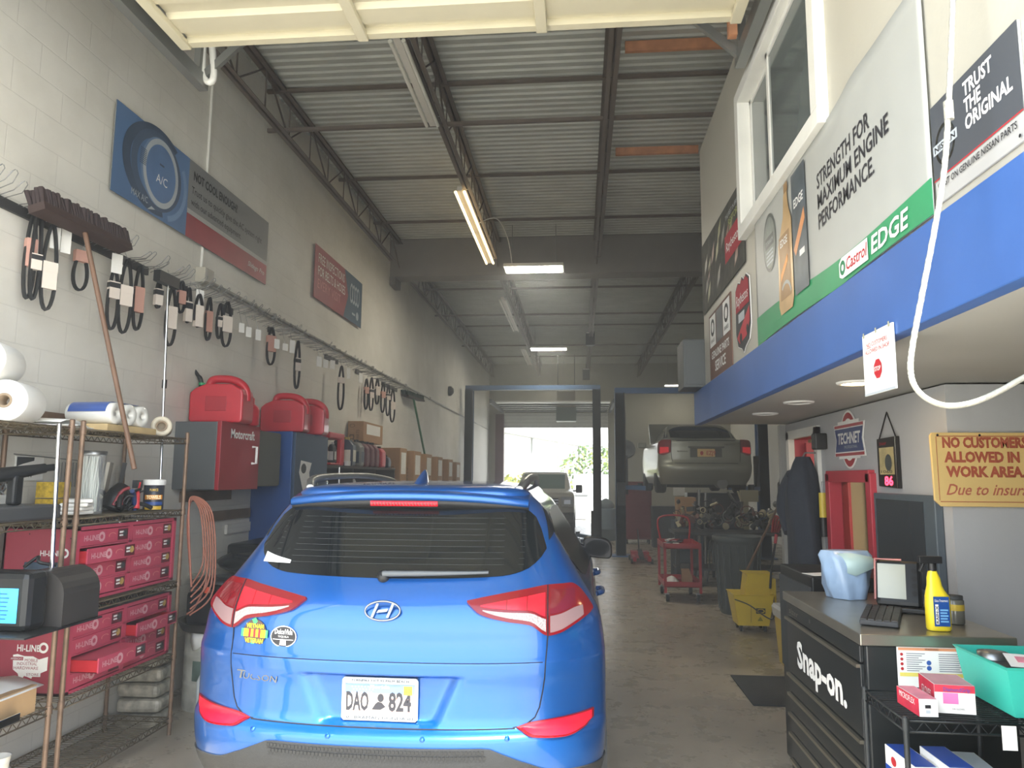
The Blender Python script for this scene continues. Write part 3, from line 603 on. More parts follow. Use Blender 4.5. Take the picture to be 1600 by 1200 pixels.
q = MB(); b.line(q, [(a, 1.02) for a in frange(-.56, .56, .1)], .006, seam); b.line(q, [(a, .585) for a in frange(-.6, .6, .1)], .006, seam)
for sg in (1, -1): b.line(q, [(sg*(.655-.12*max(0, .75-z)), z) for z in frange(.60, 1.02, .06)], .005, seam)
q.build('trunk_gap', sal)
q = MB(); b.patch(q, 1, -.30, .30, [(-.30, .875), (.30, .875)], [(-.30, .70), (.30, .70)], .003, mat('plate_recess_shade', (76, 78, 70), .5), 8, 4); b.patch(q, 1, -.34, .34, [(-.34, .91), (.34, .91)], [(-.34, .88), (.34, .88)], .02, chrome, 8, 2); b.patch(q, 1, -.30, .30, [(-.3, .70), (.3, .70)], [(-.24, .66), (.24, .66)], .015, silv, 8, 2); q.build('trunk_trim', sal)  # first patch, a darkened silver, paints the shade of the plate recess
pf2 = Fr((-.165, .045, .71), (1, 0, 0), (0, 0, 1)); q = MB(); q.b(-.165, .165, .048, .06, .71, .86, mat('plate_tan', (214, 186, 130), .5)); q.text(pf2, 'EZJ9', .17, .035, .08, redink, .004, w=.17, al='l', hgt=.08, bold=.01); q.ell(pf2, .08, .07, .03, .04, .004, redink); q.build('license_plate', sal)
q = MB(); q.text(Fr((-.55, .06, .80), (1, 0, 0), (0, 0, 1)), 'SUBARU', 0, 0, .04, chrome, .012, w=.2, hgt=.03); q.build('badge', sal); q = MB(); q.text(Fr((.34, .06, .93), (1, 0, 0), (0, 0, 1)), 'LEGACY', 0, 0, .04, chrome, .03, w=.2, hgt=.03); q.build('badge', sal)
q = MB(); q.loft([[V((-.72, 3.55, 1.05)), V((-.72, 4.0, 1.62)), V((-.72, 4.03, 1.60)), V((-.72, 3.6, 1.03))], [V((.72, 3.55, 1.05)), V((.72, 4.0, 1.62)), V((.72, 4.03, 1.60)), V((.72, 3.6, 1.03))]], silv, cap=True, sm=False); q.build('hood', sal, bevel=.01)
q = MB(); q.b(-.7, .7, .5, 4.2, .12, .2, blackm); q.cyl((.3, .1, .2), (.3, .7, .22), .1, steel); q.tube([(.3, .7, .2), (.1, 1.6, .14), (.1, 3.4, .14)], .035, steel); q.cyl((-.75, .98, .28), (.75, .98, .28), .05, blackm); q.build('underbody', sal)
# ---- white pickup facing in from the far bay
trw = mat('pickup_white', (206, 204, 196), .35, coat=.6)
PK = [(.42, .84, .1, .25, 3.2, 5.5), (.55, .90, .0, .22, 3.2, 5.6), (.75, .905, .02, .22, 3.4, 5.6), (1.0, .905, .06, .2, 3.4, 5.6), (1.18, .90, .10, .2, 3.4, 5.6), (1.28, .86, .2, .22, 3.2, 5.6), (1.33, .80, 1.05, .2, 3.4, 3.7), (1.6, .74, 1.42, .2, 3.4, 3.6), (1.82, .68, 1.72, .2, 3.4, 3.5)]
TKX, TKY = -1.06, 21.0
pk, b = simple_car('pickup_truck', 'white pickup truck facing into the bay at the far open door', (TKX, TKY, 0), 0, PK, frange(.42, 1.82, .05), [(1.86, .6, 1.85, 3.4), (1.88, .3, 2.1, 3.1)], trw)
q = MB(); b.patch(q, 1, -.62, .62, [(-.62, 1.78), (.62, 1.78)], [(-.66, 1.36), (.66, 1.36)], .008, mat('windscreen', (96, 120, 116), .05, spec=.6), 12, 6); q.build('windscreen', pk)
q = MB(); q.b(-.52, .52, -.02, .08, .86, 1.16, trw); q.b(-.46, .46, -.03, .0, .90, 1.12, dkgray)
for z in (.97, 1.05): q.b(-.46, .46, -.045, -.02, z, z+.03, chrome)
q.build('grille', pk)
for sg in (1, -1):
    q = MB(); q.b(sg*.71-.17, sg*.71+.17, -.01, .16, .88, 1.16, mat('headlamp', (196, 200, 200), .1, .3, coat=1)); q.b(sg*.71-.10, sg*.71+.10, -.025, .0, .94, 1.08, chrome); q.build('headlamp', pk, bevel=.02)
    q = MB(); q.bo((sg*1.04, 1.5, 1.36), .2, .12, .24, black); q.bo((sg*.93, 1.5, 1.3), .16, .05, .05, black); q.build('mirror', pk, bevel=.03)
    for y in (.95, 4.4): wheel(pk, sg*.78, y, .40, .26, steel)
q = MB(); q.b(-.9, .9, -.12, .12, .42, .72, black); q.b(-.9, .9, -.14, -.1, .52, .66, dkgray); q.build('front_bumper', pk, bevel=.03)
q = MB(); q.lathe((.25, 2.1, 1.36), [(.17, 0), (.17, .2), (.1, .32), (.12, .40), (.08, .48)], dkgray, 12); q.build('seat', pk)
# ================================================================ LEFT WALL SIDE
def wpt(x, y, d=.0): return onX(x, y, XL+d)
WF = Fr((XL+.032, 0, 0), (0, 1, 0), (0, 0, 1))     # left wall frame: u along the room, v up
ORD = 'first second third fourth fifth sixth seventh eighth ninth tenth eleventh twelfth thirteenth fourteenth fifteenth sixteenth seventeenth eighteenth nineteenth twentieth twenty-first twenty-second twenty-third twenty-fourth twenty-fifth twenty-sixth twenty-seventh twenty-eighth'.split()
# ---- banners
y0, y1, z0, z1 = 4.52, 7.02, 3.617, 4.266; ys = 5.48
b1 = mat('banner_blue', (84, 116, 158), .5, var=.25, vs_=1.2); b1d = mat('banner_navy', (62, 78, 100), .5, var=.15); bgr = mat('banner_grey', (122, 124, 124), .5, var=.1, vs_=1.5); bred = mat('banner_red', (150, 52, 62), .5, var=.2, vs_=2); bsil = mat('banner_silver', (176, 184, 190), .4)
t = thing('wall_banner', 'long banner reading NOT COOL ENOUGH with a blue dial at its left', 'banner', (XL+.004, y0, z0))
q = MB(); q.rect(WF, y0, z0, ys, z1, .006, b1); q.rect(WF, ys, z0+.2, y1, z1, .006, bgr); q.rect(WF, ys, z0, y1, z0+.2, .006, bred); q.b(XL+.030, XL+.036, y0, y1, z0, z1, bgr); q.build('sheet', t, world=True)
q = MB(); c = (y0+.55, z0+.35)
q.ring(WF, c[0]-.04, c[1], .42, .335, .78, .008, b1d, 48, .9, 5.0); q.ring(WF, c[0]-.03, c[1], .33, .30, .78, .0085, mat('banner_slate', (70, 88, 112), .5), 48); q.ell(WF, c[0], c[1], .24, .265, .009, mat('banner_knob', (108, 134, 168), .4), 40); q.ring(WF, c[0]+.02, c[1], .235, .262, .84, .0095, bsil, 48); q.ell(WF, c[0]+.02, c[1], .196, .218, .010, mat('banner_dial', (88, 120, 164), .4, var=.1), 40)
for i in range(9): q.rect(WF, c[0]-.26, c[1]-.02+.014*i, c[0]-.18, c[1]-.014+.014*i, .0105, b1d)
q.ring(WF, c[0]+.06, c[1]-.02, .33, .32, .86, .0082, mat('banner_light', (112, 142, 180), .5), 30, -1.3, .6)
q.text(WF, 'A/C', c[0]+.03, c[1]-.08, .1, wht, .011, w=.15, al='c', hgt=.07); q.rect(WF, c[0]-.01, c[1]+.06, c[0]+.05, c[1]+.075, .011, b1d); q.text(WF, 'MAX A/C', y0+.32, z0+.06, .1, bsil, .011, w=.2, al='c', hgt=.05); q.poly(WF, [(y0+.42, z0+.02), (y0+.52, z0+.05), (y0+.47, z0+.06)], .011, bsil)
q.text(WF, 'NOT COOL ENOUGH?', ys+.07, z1-.15, .1, ink, .009, w=.78, hgt=.075, bold=.03); q.text(WF, 'Trust us to quickly give the AC system right', ys+.05, z1-.27, .08, ink, .009, w=1.34, hgt=.062); q.text(WF, 'with our advanced equipment.', ys+.05, z1-.37, .08, ink, .009, w=.9, hgt=.062)
q.rect(WF, ys, z0+.195, y1, z0+.235, .0085, mat('banner_pale', (168, 168, 166), .5)); q.text(WF, 'Slidego Pro', y1-.42, z0+.08, .08, wht, .009, w=.36, hgt=.05, shear=.25)
q.build('lettering', t, world=True)
y0, y1, z0, z1 = 8.37, 10.28, 3.83, 4.49
t = thing('wall_banner', 'red and dark blue inspections banner high on the left wall', 'banner', (XL+.004, y0, z0))
q = MB(); q.b(XL+.030, XL+.036, y0, y1, z0, z1, mat('banner_red2', (150, 58, 66), .5)); q.poly(WF, [(y0+1.1, z0), (y1, z0), (y1, z1), (y0+1.1, z1), (y0+1.28, z0+.33)], .0075, mat('banner_teal', (58, 84, 104), .5, var=.1)); q.build('sheet', t, world=True)
q = MB(); q.text(WF, 'FREE INSPECTIONS', y0+.1, z1-.2, .1, wht, .009, w=1.0, hgt=.12); q.text(WF, 'FOR BELTS & HOSES', y0+.1, z1-.36, .1, wht, .009, w=1.04, hgt=.12); q.text(WF, 'EVERY VISIT', y0+.1, z1-.52, .1, mat('banner_pinktext', (200, 130, 134), .5), .009, w=.86, hgt=.12)
for k in range(4): q.ring(WF, y0+1.42+.1*k, z0+.40, .07, .14, .7, .009, bsil, 20)
q.ell(WF, y1-.2, z0+.13, .06, .06, .009, bsil, 16); q.rect(WF, y1-.44, z0+.11, y1-.3, z0+.14, .009, bsil); q.build('lettering', t, world=True)
# ---- conduit runs and junction box
cg = mat('conduit_grey', (150, 148, 142), .5, .3)
t = thing('wall_conduit', 'thin conduit running along the left wall above the belt hooks', 'conduit', (XL, 5.9, 3.35))
q = MB(); q.tube([(XL+.02, 5.9, 3.355), (XL+.02, 16.9, 3.345), (XL+.02, 25.5, 3.34)], .016, cg, 8); q.tube([(XL+.02, 5.9, 3.315), (XL+.02, 14, 3.30)], .008, cg, 6); q.build('pipe', t, world=True)
for y in (7.3, 9.2, 11, 13.2, 15.4): MB().b(XL, XL+.045, y-.015, y+.015, 3.325, 3.38, cg).build('strap', t, world=True)
t = thing('wall_conduit', 'painted conduit dropping down the left wall behind the blue dial banner', 'conduit', (XL, 5.8, 3.42)); MB().tube([(XL+.014, 5.8, 3.42), (XL+.014, 5.8, 5.1)], .0125, white, 8).build('pipe', t, world=True)
t = thing('junction_box', 'beige junction box on the left wall below the banner', 'electrical box', (XL, 5.76, 3.30)); MB().b(XL, XL+.09, 5.73, 5.87, 3.30, 3.43, mat('box_beige', (180, 176, 162), .5)).build('housing', t, world=True, bevel=.008); MB().b(XL+.09, XL+.10, 5.74, 5.86, 3.31, 3.42, cg).build('cover', t, world=True)
# ---- belt rack
rk = thing('belt_rack', 'long rail of wire hooks holding belts along the left wall', 'rack', (XL, 3.4, 3.18)); dk = mat('rail_dark', (58, 58, 58), .6)
for a, b_ in ((3.2, 5.05), (5.15, 5.6), (6.2, 6.4), (7.2, 7.3), (8.9, 9.4), (10.2, 10.5), (11.6, 12.6)): MB().b(XL, XL+.02, a, b_, 3.165, 3.225, dk).build('rail', rk, world=True)
hk = None
for i in range(84):
    y = 3.32+.11*i+random.uniform(-.02, .02)
    if hk is None:
        q = MB()
        for dy in (-.018, .018): q.tube([(0, dy, 0), (.15, dy*1.3, .012), (.20, dy*.9, .05), (.205, dy*.2, .062)], .0028, steel, 5)
        hk = q.build('hook', rk); o = hk
    else:
        o = hk.copy(); COL.objects.link(o)
    o.location = (.01, y-3.4, .02+random.uniform(-.01, .02)); o.rotation_euler = (0, random.uniform(-.25, .1), random.uniform(-.3, .2))
belt_m = mat('belt_rubber', (34, 35, 36), .6); slv = mat('belt_sleeve', (214, 204, 194), .6, var=.05); slp = mat('belt_sleeve_pink', (196, 152, 138), .6)
BELTS = [(53, 335, 470, 9, 375, 420), (63, 325, 472, 8, 400, 425), (83, 350, 488, 13, 412, 455), (128, 395, 455, 13, 392, 410), (180, 420, 517, 10, 441, 468), (200, 405, 523, 12, 448, 480), (220, 415, 518, 9, 450, 490), (249, 440, 482, 5, 452, 478), (270, 450, 542, 10, 480, 515), (285, 440, 490, 7, 455, 476), (296, 450, 505, 5, 472, 504), (312, 460, 512, 8, 478, 512), (328, 465, 533, 6, 487, 520), (345, 475, 530, 6, 495, 512), (356, 472, 543, 10, 495, 520), (425, 512, 571, 9, 525, 550), (466, 533, 608, 6, 560, 580), (534, 572, 641, 7, 590, 599), (573, 592, 640, 5, 605, 615), (581, 590, 642, 5, 608, 622), (590, 592, 632, 5, 604, 618), (599, 598, 645, 5, 612, 622), (607, 602, 650, 5, 615, 625), (614, 608, 660, 6, 628, 640)]
for i, (px, ya, yb, hw, sa, sb) in enumerate(BELTS):
    d = .10+.035*(i % 3); A = wpt(px, ya, d); Bt = wpt(px, yb, d); sc = A.y/1150; r_ = hw*sc*1.05; H_ = A.z-Bt.z
    u = V((.45, .89, 0)).normalized(); Tp = V((A.x, A.y, A.z))
    t = thing('drive_belt', 'black drive belt with paper sleeve, %s along the left wall hooks from the near end' % ORD[i], 'belt', (A.x, A.y, Bt.z), 0, 'drive belts on the wall hooks')
    nar = .45; pts = []
    for k in range(24):
        a = 2*PI*k/24; vz = -math.cos(a); f = nar+(1-nar)*(.5-.5*vz)**.6
        pts.append(Tp+u*(math.sin(a)*r_*f)+V((0, 0, -H_/2+vz*H_/2)))
    q = MB(); n_ = len(pts); wv = u.cross(V((0, 0, 1)))*.013
    rings = []
    for k in range(n_):
        tg = (pts[(k+1) % n_]-pts[k-1]).normalized(); nn = tg.cross(wv).normalized()*.0058
        rings.append([pts[k]+wv+nn, pts[k]+wv-nn, pts[k]-wv-nn, pts[k]-wv+nn])
    q.loft(rings, belt_m, closed=True, sm=False); q.build('belt', t, world=True)
    S0 = wpt(px, sa, d).z; S1 = wpt(px, sb, d).z; sw = max(r_*.85, .028)
    q = MB(); c = Tp+V((0, 0, (S0+S1)/2-Tp.z)); R = M.Rotation(math.atan2(u.y, u.x), 3, 'Z'); q.bo(c, sw*2, .036, abs(S0-S1), slv if i % 3 else slp, R)
    q.bo(c+V((0, 0, abs(S0-S1)*.28)), sw*2+.002, .038, abs(S0-S1)*.3, [slp, mat('sleeve_black', (44, 44, 46), .5), slv][i % 3], R); q.build('sleeve', t, world=True)
    if A.z < 3.2: MB().cyl(A, (XL+.15, 3.32+.11*round((A.y-3.32)/.11), 3.215), .002, steel, n=5).build('wire', t, world=True)
CARDS = [(88, 355, 390, 8), (105, 357, 397, 8), (184, 397, 428, 9), (313, 453, 480, 7), (378, 505, 520, 5), (389, 511, 527, 5), (404, 515, 532, 5), (433, 530, 545, 5), (446, 537, 548, 5), (457, 532, 552, 5), (499, 557, 573, 5), (509, 562, 575, 5), (520, 563, 577, 5), (545, 575, 592, 4), (564, 583, 598, 4)]
for i, (px, ya, yb, hw) in enumerate(CARDS):
    A = wpt(px, ya, .16); Bt = wpt(px, yb, .16); sc = A.y/1150; w_ = hw*sc
    t = thing('belt_card', 'small white card on the belt hooks, %s from the near end' % ORD[i], 'card', (A.x, A.y, Bt.z), 0, 'white cards on the belt hooks')
    R = M.Rotation(1.05, 3, 'Z'); q = MB(); q.bo((A.x, A.y, (A.z+Bt.z)/2), w_*2, .003, A.z-Bt.z, paper, R); fr = Fr(((A+Bt)/2), (math.cos(1.05), math.sin(1.05), 0), (0, 0, 1)); h_ = (A.z-Bt.z)/2
    q.ring(fr, 0, -h_*.35, w_*.5, w_*.35, .5, .0025, ink, 14); q.rect(fr, -w_*.6, -h_*.75, w_*.6, -h_*.6, .0025, dkgray); q.rect(fr, -w_*.1, h_*.5, w_*.1, h_*.8, .0025, dkgray); q.build('card', t, world=True)
    if A.z < 3.2: MB().cyl((A.x, A.y, A.z-.01), (XL+.12, 3.32+.11*round((A.y-3.32)/.11), 3.215), .002, steel, n=5).build('wire', t, world=True)
# ---- brooms
def broom(label, head, axis, hl, hw, hm, tip, hr, hmat, butt=None):
    t = thing('push_broom', label, 'broom', tuple(tip)); ax = V(axis).normalized(); hd = V(head); d = (V(tip)-hd).normalized(); sd = ax.cross(d).normalized(); R = M((ax, sd, d)).transposed()
    q = MB(); q.bo(hd, hl, hw, .045, mat('broom_block', (58, 44, 40), .7), R); q.build('block', t, world=True)
    q = MB()
    n_ = int(hl/.02)
    for i in range(n_):
        for j in range(4): c = hd+ax*(-hl/2+hl*(i+.5)/n_)+sd*(hw*(-.5+(j+.5)/4))-d*.02; q.cyl(c, c-d*(.08+.015*random.random())+V((random.uniform(-.01, .01), random.uniform(-.01, .01), random.uniform(-.01, .01))), .012, hm, .016, 5)
    q.build('bristles', t, world=True); q = MB(); q.tube([hd+d*.01, V(tip)], hr, hmat, 10); q.build('handle', t, world=True)
    return t
hd = onX(128, 362, -2.93); tip = onX(210, 733, -2.57)
broom('wide dark push broom hung head up on the belt hooks, brown wooden handle', hd+V((.0, .02, .02)), (.05, 1, .0), .74, .10, mat('bristle_dark', (56, 46, 46), .9), tip, .0145, mat('handle_brown', (108, 82, 64), .55, var=.15))
hd = wpt(646, 622, .12); tip = wpt(664, 712, .14); broom('push broom with a green handle hung on the far left wall', hd, (.1, 1, 0), .95, .14, mat('bristle_green', (40, 58, 50), .9), tip, .02, mat('handle_green', (40, 108, 66), .5))
# squeegee with a long chrome telescopic handle
tp = onX(263, 440, -2.98); bt = onX(252, 740, -2.90); t = thing('squeegee', 'squeegee with long chrome telescopic pole standing behind the towels', 'squeegee', (bt.x, bt.y, 1.49))
q = MB(); q.tube([(bt.x, bt.y, 1.54), tp], .009, chrome, 8); q.build('pole', t, world=True); m_ = onX(257, 600, -2.95); MB().cyl(m_-V((0, 0, .03)), m_+V((0, 0, .03)), .017, black).build('collar', t, world=True)
MB().b(tp.x-.03, tp.x+.02, tp.y-.14, tp.y+.12, tp.z-.03, tp.z+.05, black).build('head', t, world=True); MB().cyl((bt.x, bt.y, 1.485), (bt.x, bt.y, 1.58), .016, black).build('grip', t, world=True)
# ---- wire shelving
rust = mat('rusty_post', (126, 104, 86), .5, .4, var=.25, vs_=14); wire = mat('shelf_wire', (112, 102, 84), .5, .5, var=.2, vs_=20)
def wire_shelving(label, x0, x1, ya, yb, levels, top, skip=(), wm=wire, pm=rust, pr=.0135, step=.028, cat='shelving', nm='wire_shelving'):
    t = thing(nm, label, cat, (x1, ya, 0))
    for x in (x0, x1):
        for y in (ya, yb):
            if (x, y) in skip: continue
            q = MB(); q.cyl((x, y, .0), (x, y, top), pr, pm, n=12); q.cyl((x, y, top), (x, y, top+.006), pr*1.1, pm, pr*.7, 12)
            for z in levels: q.cyl((x, y, z-.03), (x, y, z+.012), pr*1.35, pm, pr*1.2, 12)
            q.build('post', t, world=True)
    for z in levels:
        q = MB()
        for dz in (0, -.034):
            q.tube([(x0, ya, z+dz), (x1, ya, z+dz), (x1, yb, z+dz), (x0, yb, z+dz)], .0042, wm, 6, True)
        for (A, Bq) in (((x1, ya), (x1, yb)), ((x0, ya), (x1, ya)), ((x0, yb), (x1, yb)), ((x0, ya), (x0, yb))):
            L = math.dist(A, Bq); n_ = max(4, int(L/.03)); n_ += n_ % 2
            q.tube([(A[0]+(Bq[0]-A[0])*i/n_, A[1]+(Bq[1]-A[1])*i/n_, z-(.034 if i % 2 else 0)) for i in range(n_+1)], .0026, wm, 4)
        n_ = int((yb-ya)/step)
        for i in range(1, n_): q.cyl((x0, ya+(yb-ya)*i/n_, z+.002), (x1, ya+(yb-ya)*i/n_, z+.002), .0024, wm, n=4, cap=False)
        for i in range(1, 3): q.cyl((x0+(x1-x0)*i/3, ya, z-.003), (x0+(x1-x0)*i/3, yb, z-.003), .003, wm, n=5, cap=False)
        q.build('shelf', t, world=True)
    return t
X0, X1 = -3.15, -2.70; LV = (1.945, 1.46, .985, .515, .11)
wire_shelving('rusty wire shelving unit holding the red drawer cabinets', X0, X1, 3.79, 4.87, LV, 1.985)
wire_shelving('near wire shelving unit with a black tray, cut by the left edge of the photo', X0, X1, 2.6, 3.70, LV, 1.985)
# ---- red drawer cabinets
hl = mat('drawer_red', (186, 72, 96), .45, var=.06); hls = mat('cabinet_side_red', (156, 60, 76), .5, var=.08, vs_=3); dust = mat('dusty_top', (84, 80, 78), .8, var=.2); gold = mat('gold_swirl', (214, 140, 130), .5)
def drawer_cabinet(label, z0, z1, pulls, big):
    x0, x1, ya, yb = -3.14, -2.725, 3.835, 4.835
    t = thing('drawer_cabinet', label, 'drawer cabinet', (x1, ya, z0))
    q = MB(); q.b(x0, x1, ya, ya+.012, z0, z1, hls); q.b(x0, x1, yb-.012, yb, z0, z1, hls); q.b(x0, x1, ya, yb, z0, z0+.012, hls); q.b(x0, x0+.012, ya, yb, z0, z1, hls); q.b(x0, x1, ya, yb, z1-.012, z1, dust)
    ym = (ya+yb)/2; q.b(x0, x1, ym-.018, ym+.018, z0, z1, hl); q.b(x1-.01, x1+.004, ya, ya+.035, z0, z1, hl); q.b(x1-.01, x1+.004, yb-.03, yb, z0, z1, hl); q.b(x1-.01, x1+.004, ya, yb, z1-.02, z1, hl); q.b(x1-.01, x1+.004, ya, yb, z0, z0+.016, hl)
    dh = (z1-z0-.036)/4
    for k in range(1, 4): q.b(x0+.013, x1, ya+.013, yb-.013, z0+.016+dh*k-.004, z0+.016+dh*k+.004, hl)
    q.build('body', t, world=True)
    fs = Fr((x0, ya-.001, z0), (1, 0, 0), (0, 0, 1)); q = MB()
    if big:
        fs = Fr((x0+.08, ya-.001, z0), (1, 0, 0), (0, 0, 1)); q.text(fs, 'HI-LINE', .055, .225, .05, wht, .002, w=.13, hgt=.035, bold=.02); q.ring(fs, .205, .245, .028, .028, .55, .002, wht, 18)
        q.poly(fs, [(.035, .205), (.06, .21), (.10, .20), (.15, .20), (.185, .185), (.235, .20), (.235, .13), (.20, .115), (.16, .11), (.15, .085), (.11, .10), (.085, .07), (.07, .11), (.04, .13)], .0015, wht)
        q.rect(fs, .02, .178, .095, .196, .002, hls); q.text(fs, "AMERICA'S", .024, .182, .01, wht, .0026, w=.066, hgt=.010)
        for s_, u, v, w_ in (('MOBILE', .105, .172, .075), ('INDUSTRIAL', .062, .154, .115), ('HARDWARE', .045, .132, .14)): q.text(fs, s_, u, v, .01, hls, .0026, w=w_, hgt=.016)
        q.rect(fs, .112, .096, .20, .119, .002, wht); q.text(fs, 'STORE', .12, .101, .01, hls, .0026, w=.07, hgt=.013)
    else:
        fs = Fr((x0+.12, ya-.001, z0), (1, 0, 0), (0, 0, 1)); q.text(fs, 'HI-LINE', .10, .255, .05, wht, .002, w=.12, hgt=.03, bold=.02); q.ring(fs, .24, .27, .026, .026, .55, .002, wht, 18)
    for u, v in ((.03, .36*(z1-z0)/.42+.02), (.27, z1-z0-.06), (.27, .05)): q.ell(fs, u, v, .004, .004, .002, ink, 8)
    q.build('lettering', t, world=True)
    for col in range(2):
        for k in range(4):
            pull = pulls.get((col, k), 0); za = z0+.016+dh*(3-k)+.006; zb = za+dh-.012; yA = ya+.040+col*(ym-ya-.02); yB = yA+(ym-ya)-.062
            d_ = bpy.data.objects.new('drawer', None); COL.objects.link(d_); d_.parent = t
            q = MB(); X_ = x1+pull; q.b(X_-.008, X_, yA, yB, za, zb, hl); q.b(x1-.22+pull, X_-.008, yA+.004, yA+.008, za, zb-.012, red); q.b(x1-.22+pull, X_-.008, yB-.008, yB-.004, za, zb-.012, red); q.b(x1-.22+pull, X_-.008, yA+.004, yB-.004, za, za+.004, hl)
            if pull > .1: q.b(x1-.05, X_-.008, yA+.004, yB-.004, zb-.013, zb-.012, hl)
            o = q.build('drawer_front', d_, world=False); o.location = (-t.location.x, -t.location.y, -t.location.z)
            f_ = Fr((X_+.0005, yA, za), (0, 1, 0), (0, 0, 1)); w_ = yB-yA; h_ = zb-za; q = MB()
            q.text(f_, 'HI-LINE', .03, h_*.32, .03, mat('drawer_text', (214, 160, 168), .5), .001, w=.125, hgt=.03, bold=.02); q.ring(f_, .182, h_*.5, .029, .029, .45, .001, mat('drawer_text', (214, 160, 168), .5), 16); q.ring(f_, .28, h_*.5, .035, .016, .8, .001, gold, 16, .4, 3.6)
            q.rect(f_, .33, h_*.12, w_-.01, h_*.9, .0008, mat('sticker_maroon', (96, 34, 46), .5)); q.rect(f_, .345, h_*.6, .345+.05, h_*.74, .0012, wht); q.rect(f_, .345, h_*.38, .345+.04, h_*.5, .0012, wht); q.ell(f_, w_-.04, h_*.55, .022, .020, .0012, [dkgray, mat('sticker_brass', (190, 160, 90), .5)][(k+col) % 2], 10)
            o = q.build('drawer_label', d_); o.location = (-t.location.x, -t.location.y, -t.location.z)
    return t
drawer_cabinet('upper red cabinet of small drawers on the wire shelving', 1.002, 1.412, {(0, 1): .05}, False)
drawer_cabinet('lower red cabinet of small drawers, one drawer pulled far out', .532, .925, {(1, 1): .07, (0, 2): .16}, True)
# ---- things on the top shelf
ZT = 1.952
def roll(label, c, r, L, ax, m=paper, core=.35, grp=None, nm='paper_towel_roll', cat='paper roll'):
    t = thing(nm, label, cat, (c[0], c[1], c[2]-r), 0, grp); q = MB(); q.lathe(V(c)-V(ax).normalized()*L/2, [(r*core, 0), (r*.97, 0), (r, .01), (r, L-.01), (r*.97, L), (r*core, L), (r*core, L*.6), (0, L*.6)], m, 28, ax); q.build('roll', t, world=True)
    q = MB(); q.lathe(V(c)-V(ax).normalized()*(L/2+.001), [(r*core*.7, 0), (r*core, 0), (r*core, L+.002), (r*core*.7, L+.002), (r*core*.7, 0)], mat('card_core', (150, 132, 110), .8), 20, ax); q.build('core', t, world=True); return t
roll('large white paper towel roll lying on the near end of the top shelf', (-2.86, 3.48, ZT+.105), .105, .26, (.35, -1, 0))
roll('large white paper towel roll resting on top of another roll', (-2.93, 3.40, ZT+.30), .105, .26, (.35, -1, 0))
t = thing('angle_iron', 'rusty brown angle bar lying along the back of the top shelf', 'metal bar', (-3.10, 3.7, ZT)); q = MB(); q.b(-3.12, -3.11, 3.35, 4.5, ZT, ZT+.11, rust); q.b(-3.11, -3.04, 3.35, 4.5, ZT, ZT+.012, rust); q.build('bar', t, world=True)
t = thing('paper_sheets', 'loose white folded papers on the top shelf', 'papers', (-2.88, 3.85, ZT)); q = MB()
for k in range(4): q.bo((-2.86-.01*k, 3.80+.02*k, ZT+.006+.006*k), .22, .30, .002, paper, rz=.25*k, ry=.04*k)
q.loft([[V((-2.95+.0*i, 3.66+.05*i, ZT+.03+.022*math.sin(i*.8))), V((-2.74, 3.66+.05*i, ZT+.02+.022*math.sin(i*.8)))] for i in range(7)], paper, ring=False); q.build('sheets', t, world=True, solid=.001)
t = thing('plank', 'pale wooden board lying on the top shelf under the towel pack', 'board', (-2.86, 4.35, ZT)); MB().b(-2.98, -2.73, 4.04, 4.54, ZT, ZT+.04, mat('board_pale', (196, 172, 126), .7, var=.12, vs_=12)).build('board', t, world=True, bevel=.003)
t = thing('towel_pack', 'wrapped pack of kitchen towels with a blue label on the wooden board', 'paper towels', (-2.9, 4.3, ZT+.04)); q = MB(); poly_wrap = mat('wrap_white', (228, 228, 222), .25, coat=.3)
for i in range(2):
    for j in range(3): q.lathe((-2.97+.11*i*0+.0, 4.07+.0, 0), [(0, 0)], poly_wrap, 3) if False else None
q = MB()
rr = .064
for y in (4.13, 4.26, 4.39): q.lathe((-3.02, y, ZT+.042+rr), [(.018, .0), (rr-.004, 0), (rr, .006), (rr, .29), (rr-.004, .296), (.018, .296), (.018, .2), (0, .2)], poly_wrap, 24, (1, -.06, 0))
q.build('rolls', t, world=True)
q = MB(); q.loft([[V((x, 4.13-.068*math.cos(a)-.06*(x+3.02), ZT+.042+rr+.068*math.sin(a))) for a in (.1, .35, .6, .85, 1.1, 1.35, 1.57)]+[V((x, 4.37, ZT+.042+rr*2+.004))] for x in (-3.0, -2.9, -2.80, -2.755)], mat('wrap_blue', (58, 88, 158), .3, coat=.3, var=.1), ring=False, sm=False); q.build('label_band', t, world=True, solid=.002)
roll('roll of cream film with a brown core on the far end of the top shelf', (-2.80, 4.72, ZT+.065), .065, .24, (.55, -1, 0), mat('film_cream', (206, 198, 178), .5), .55, nm='film_roll', cat='roll')
t = thing('dust_pan', 'black dustpan standing behind the towel pack on the top shelf', 'dustpan', (-2.95, 4.62, ZT)); q = MB(); q.prism(Fr((-3.10, 4.56, ZT), (1, .15, 0), (0, .1, 1)), [(0, 0), (.20, 0), (.20, .16), (.15, .14)], 0, .02, blackm); q.build('pan', t, world=True)
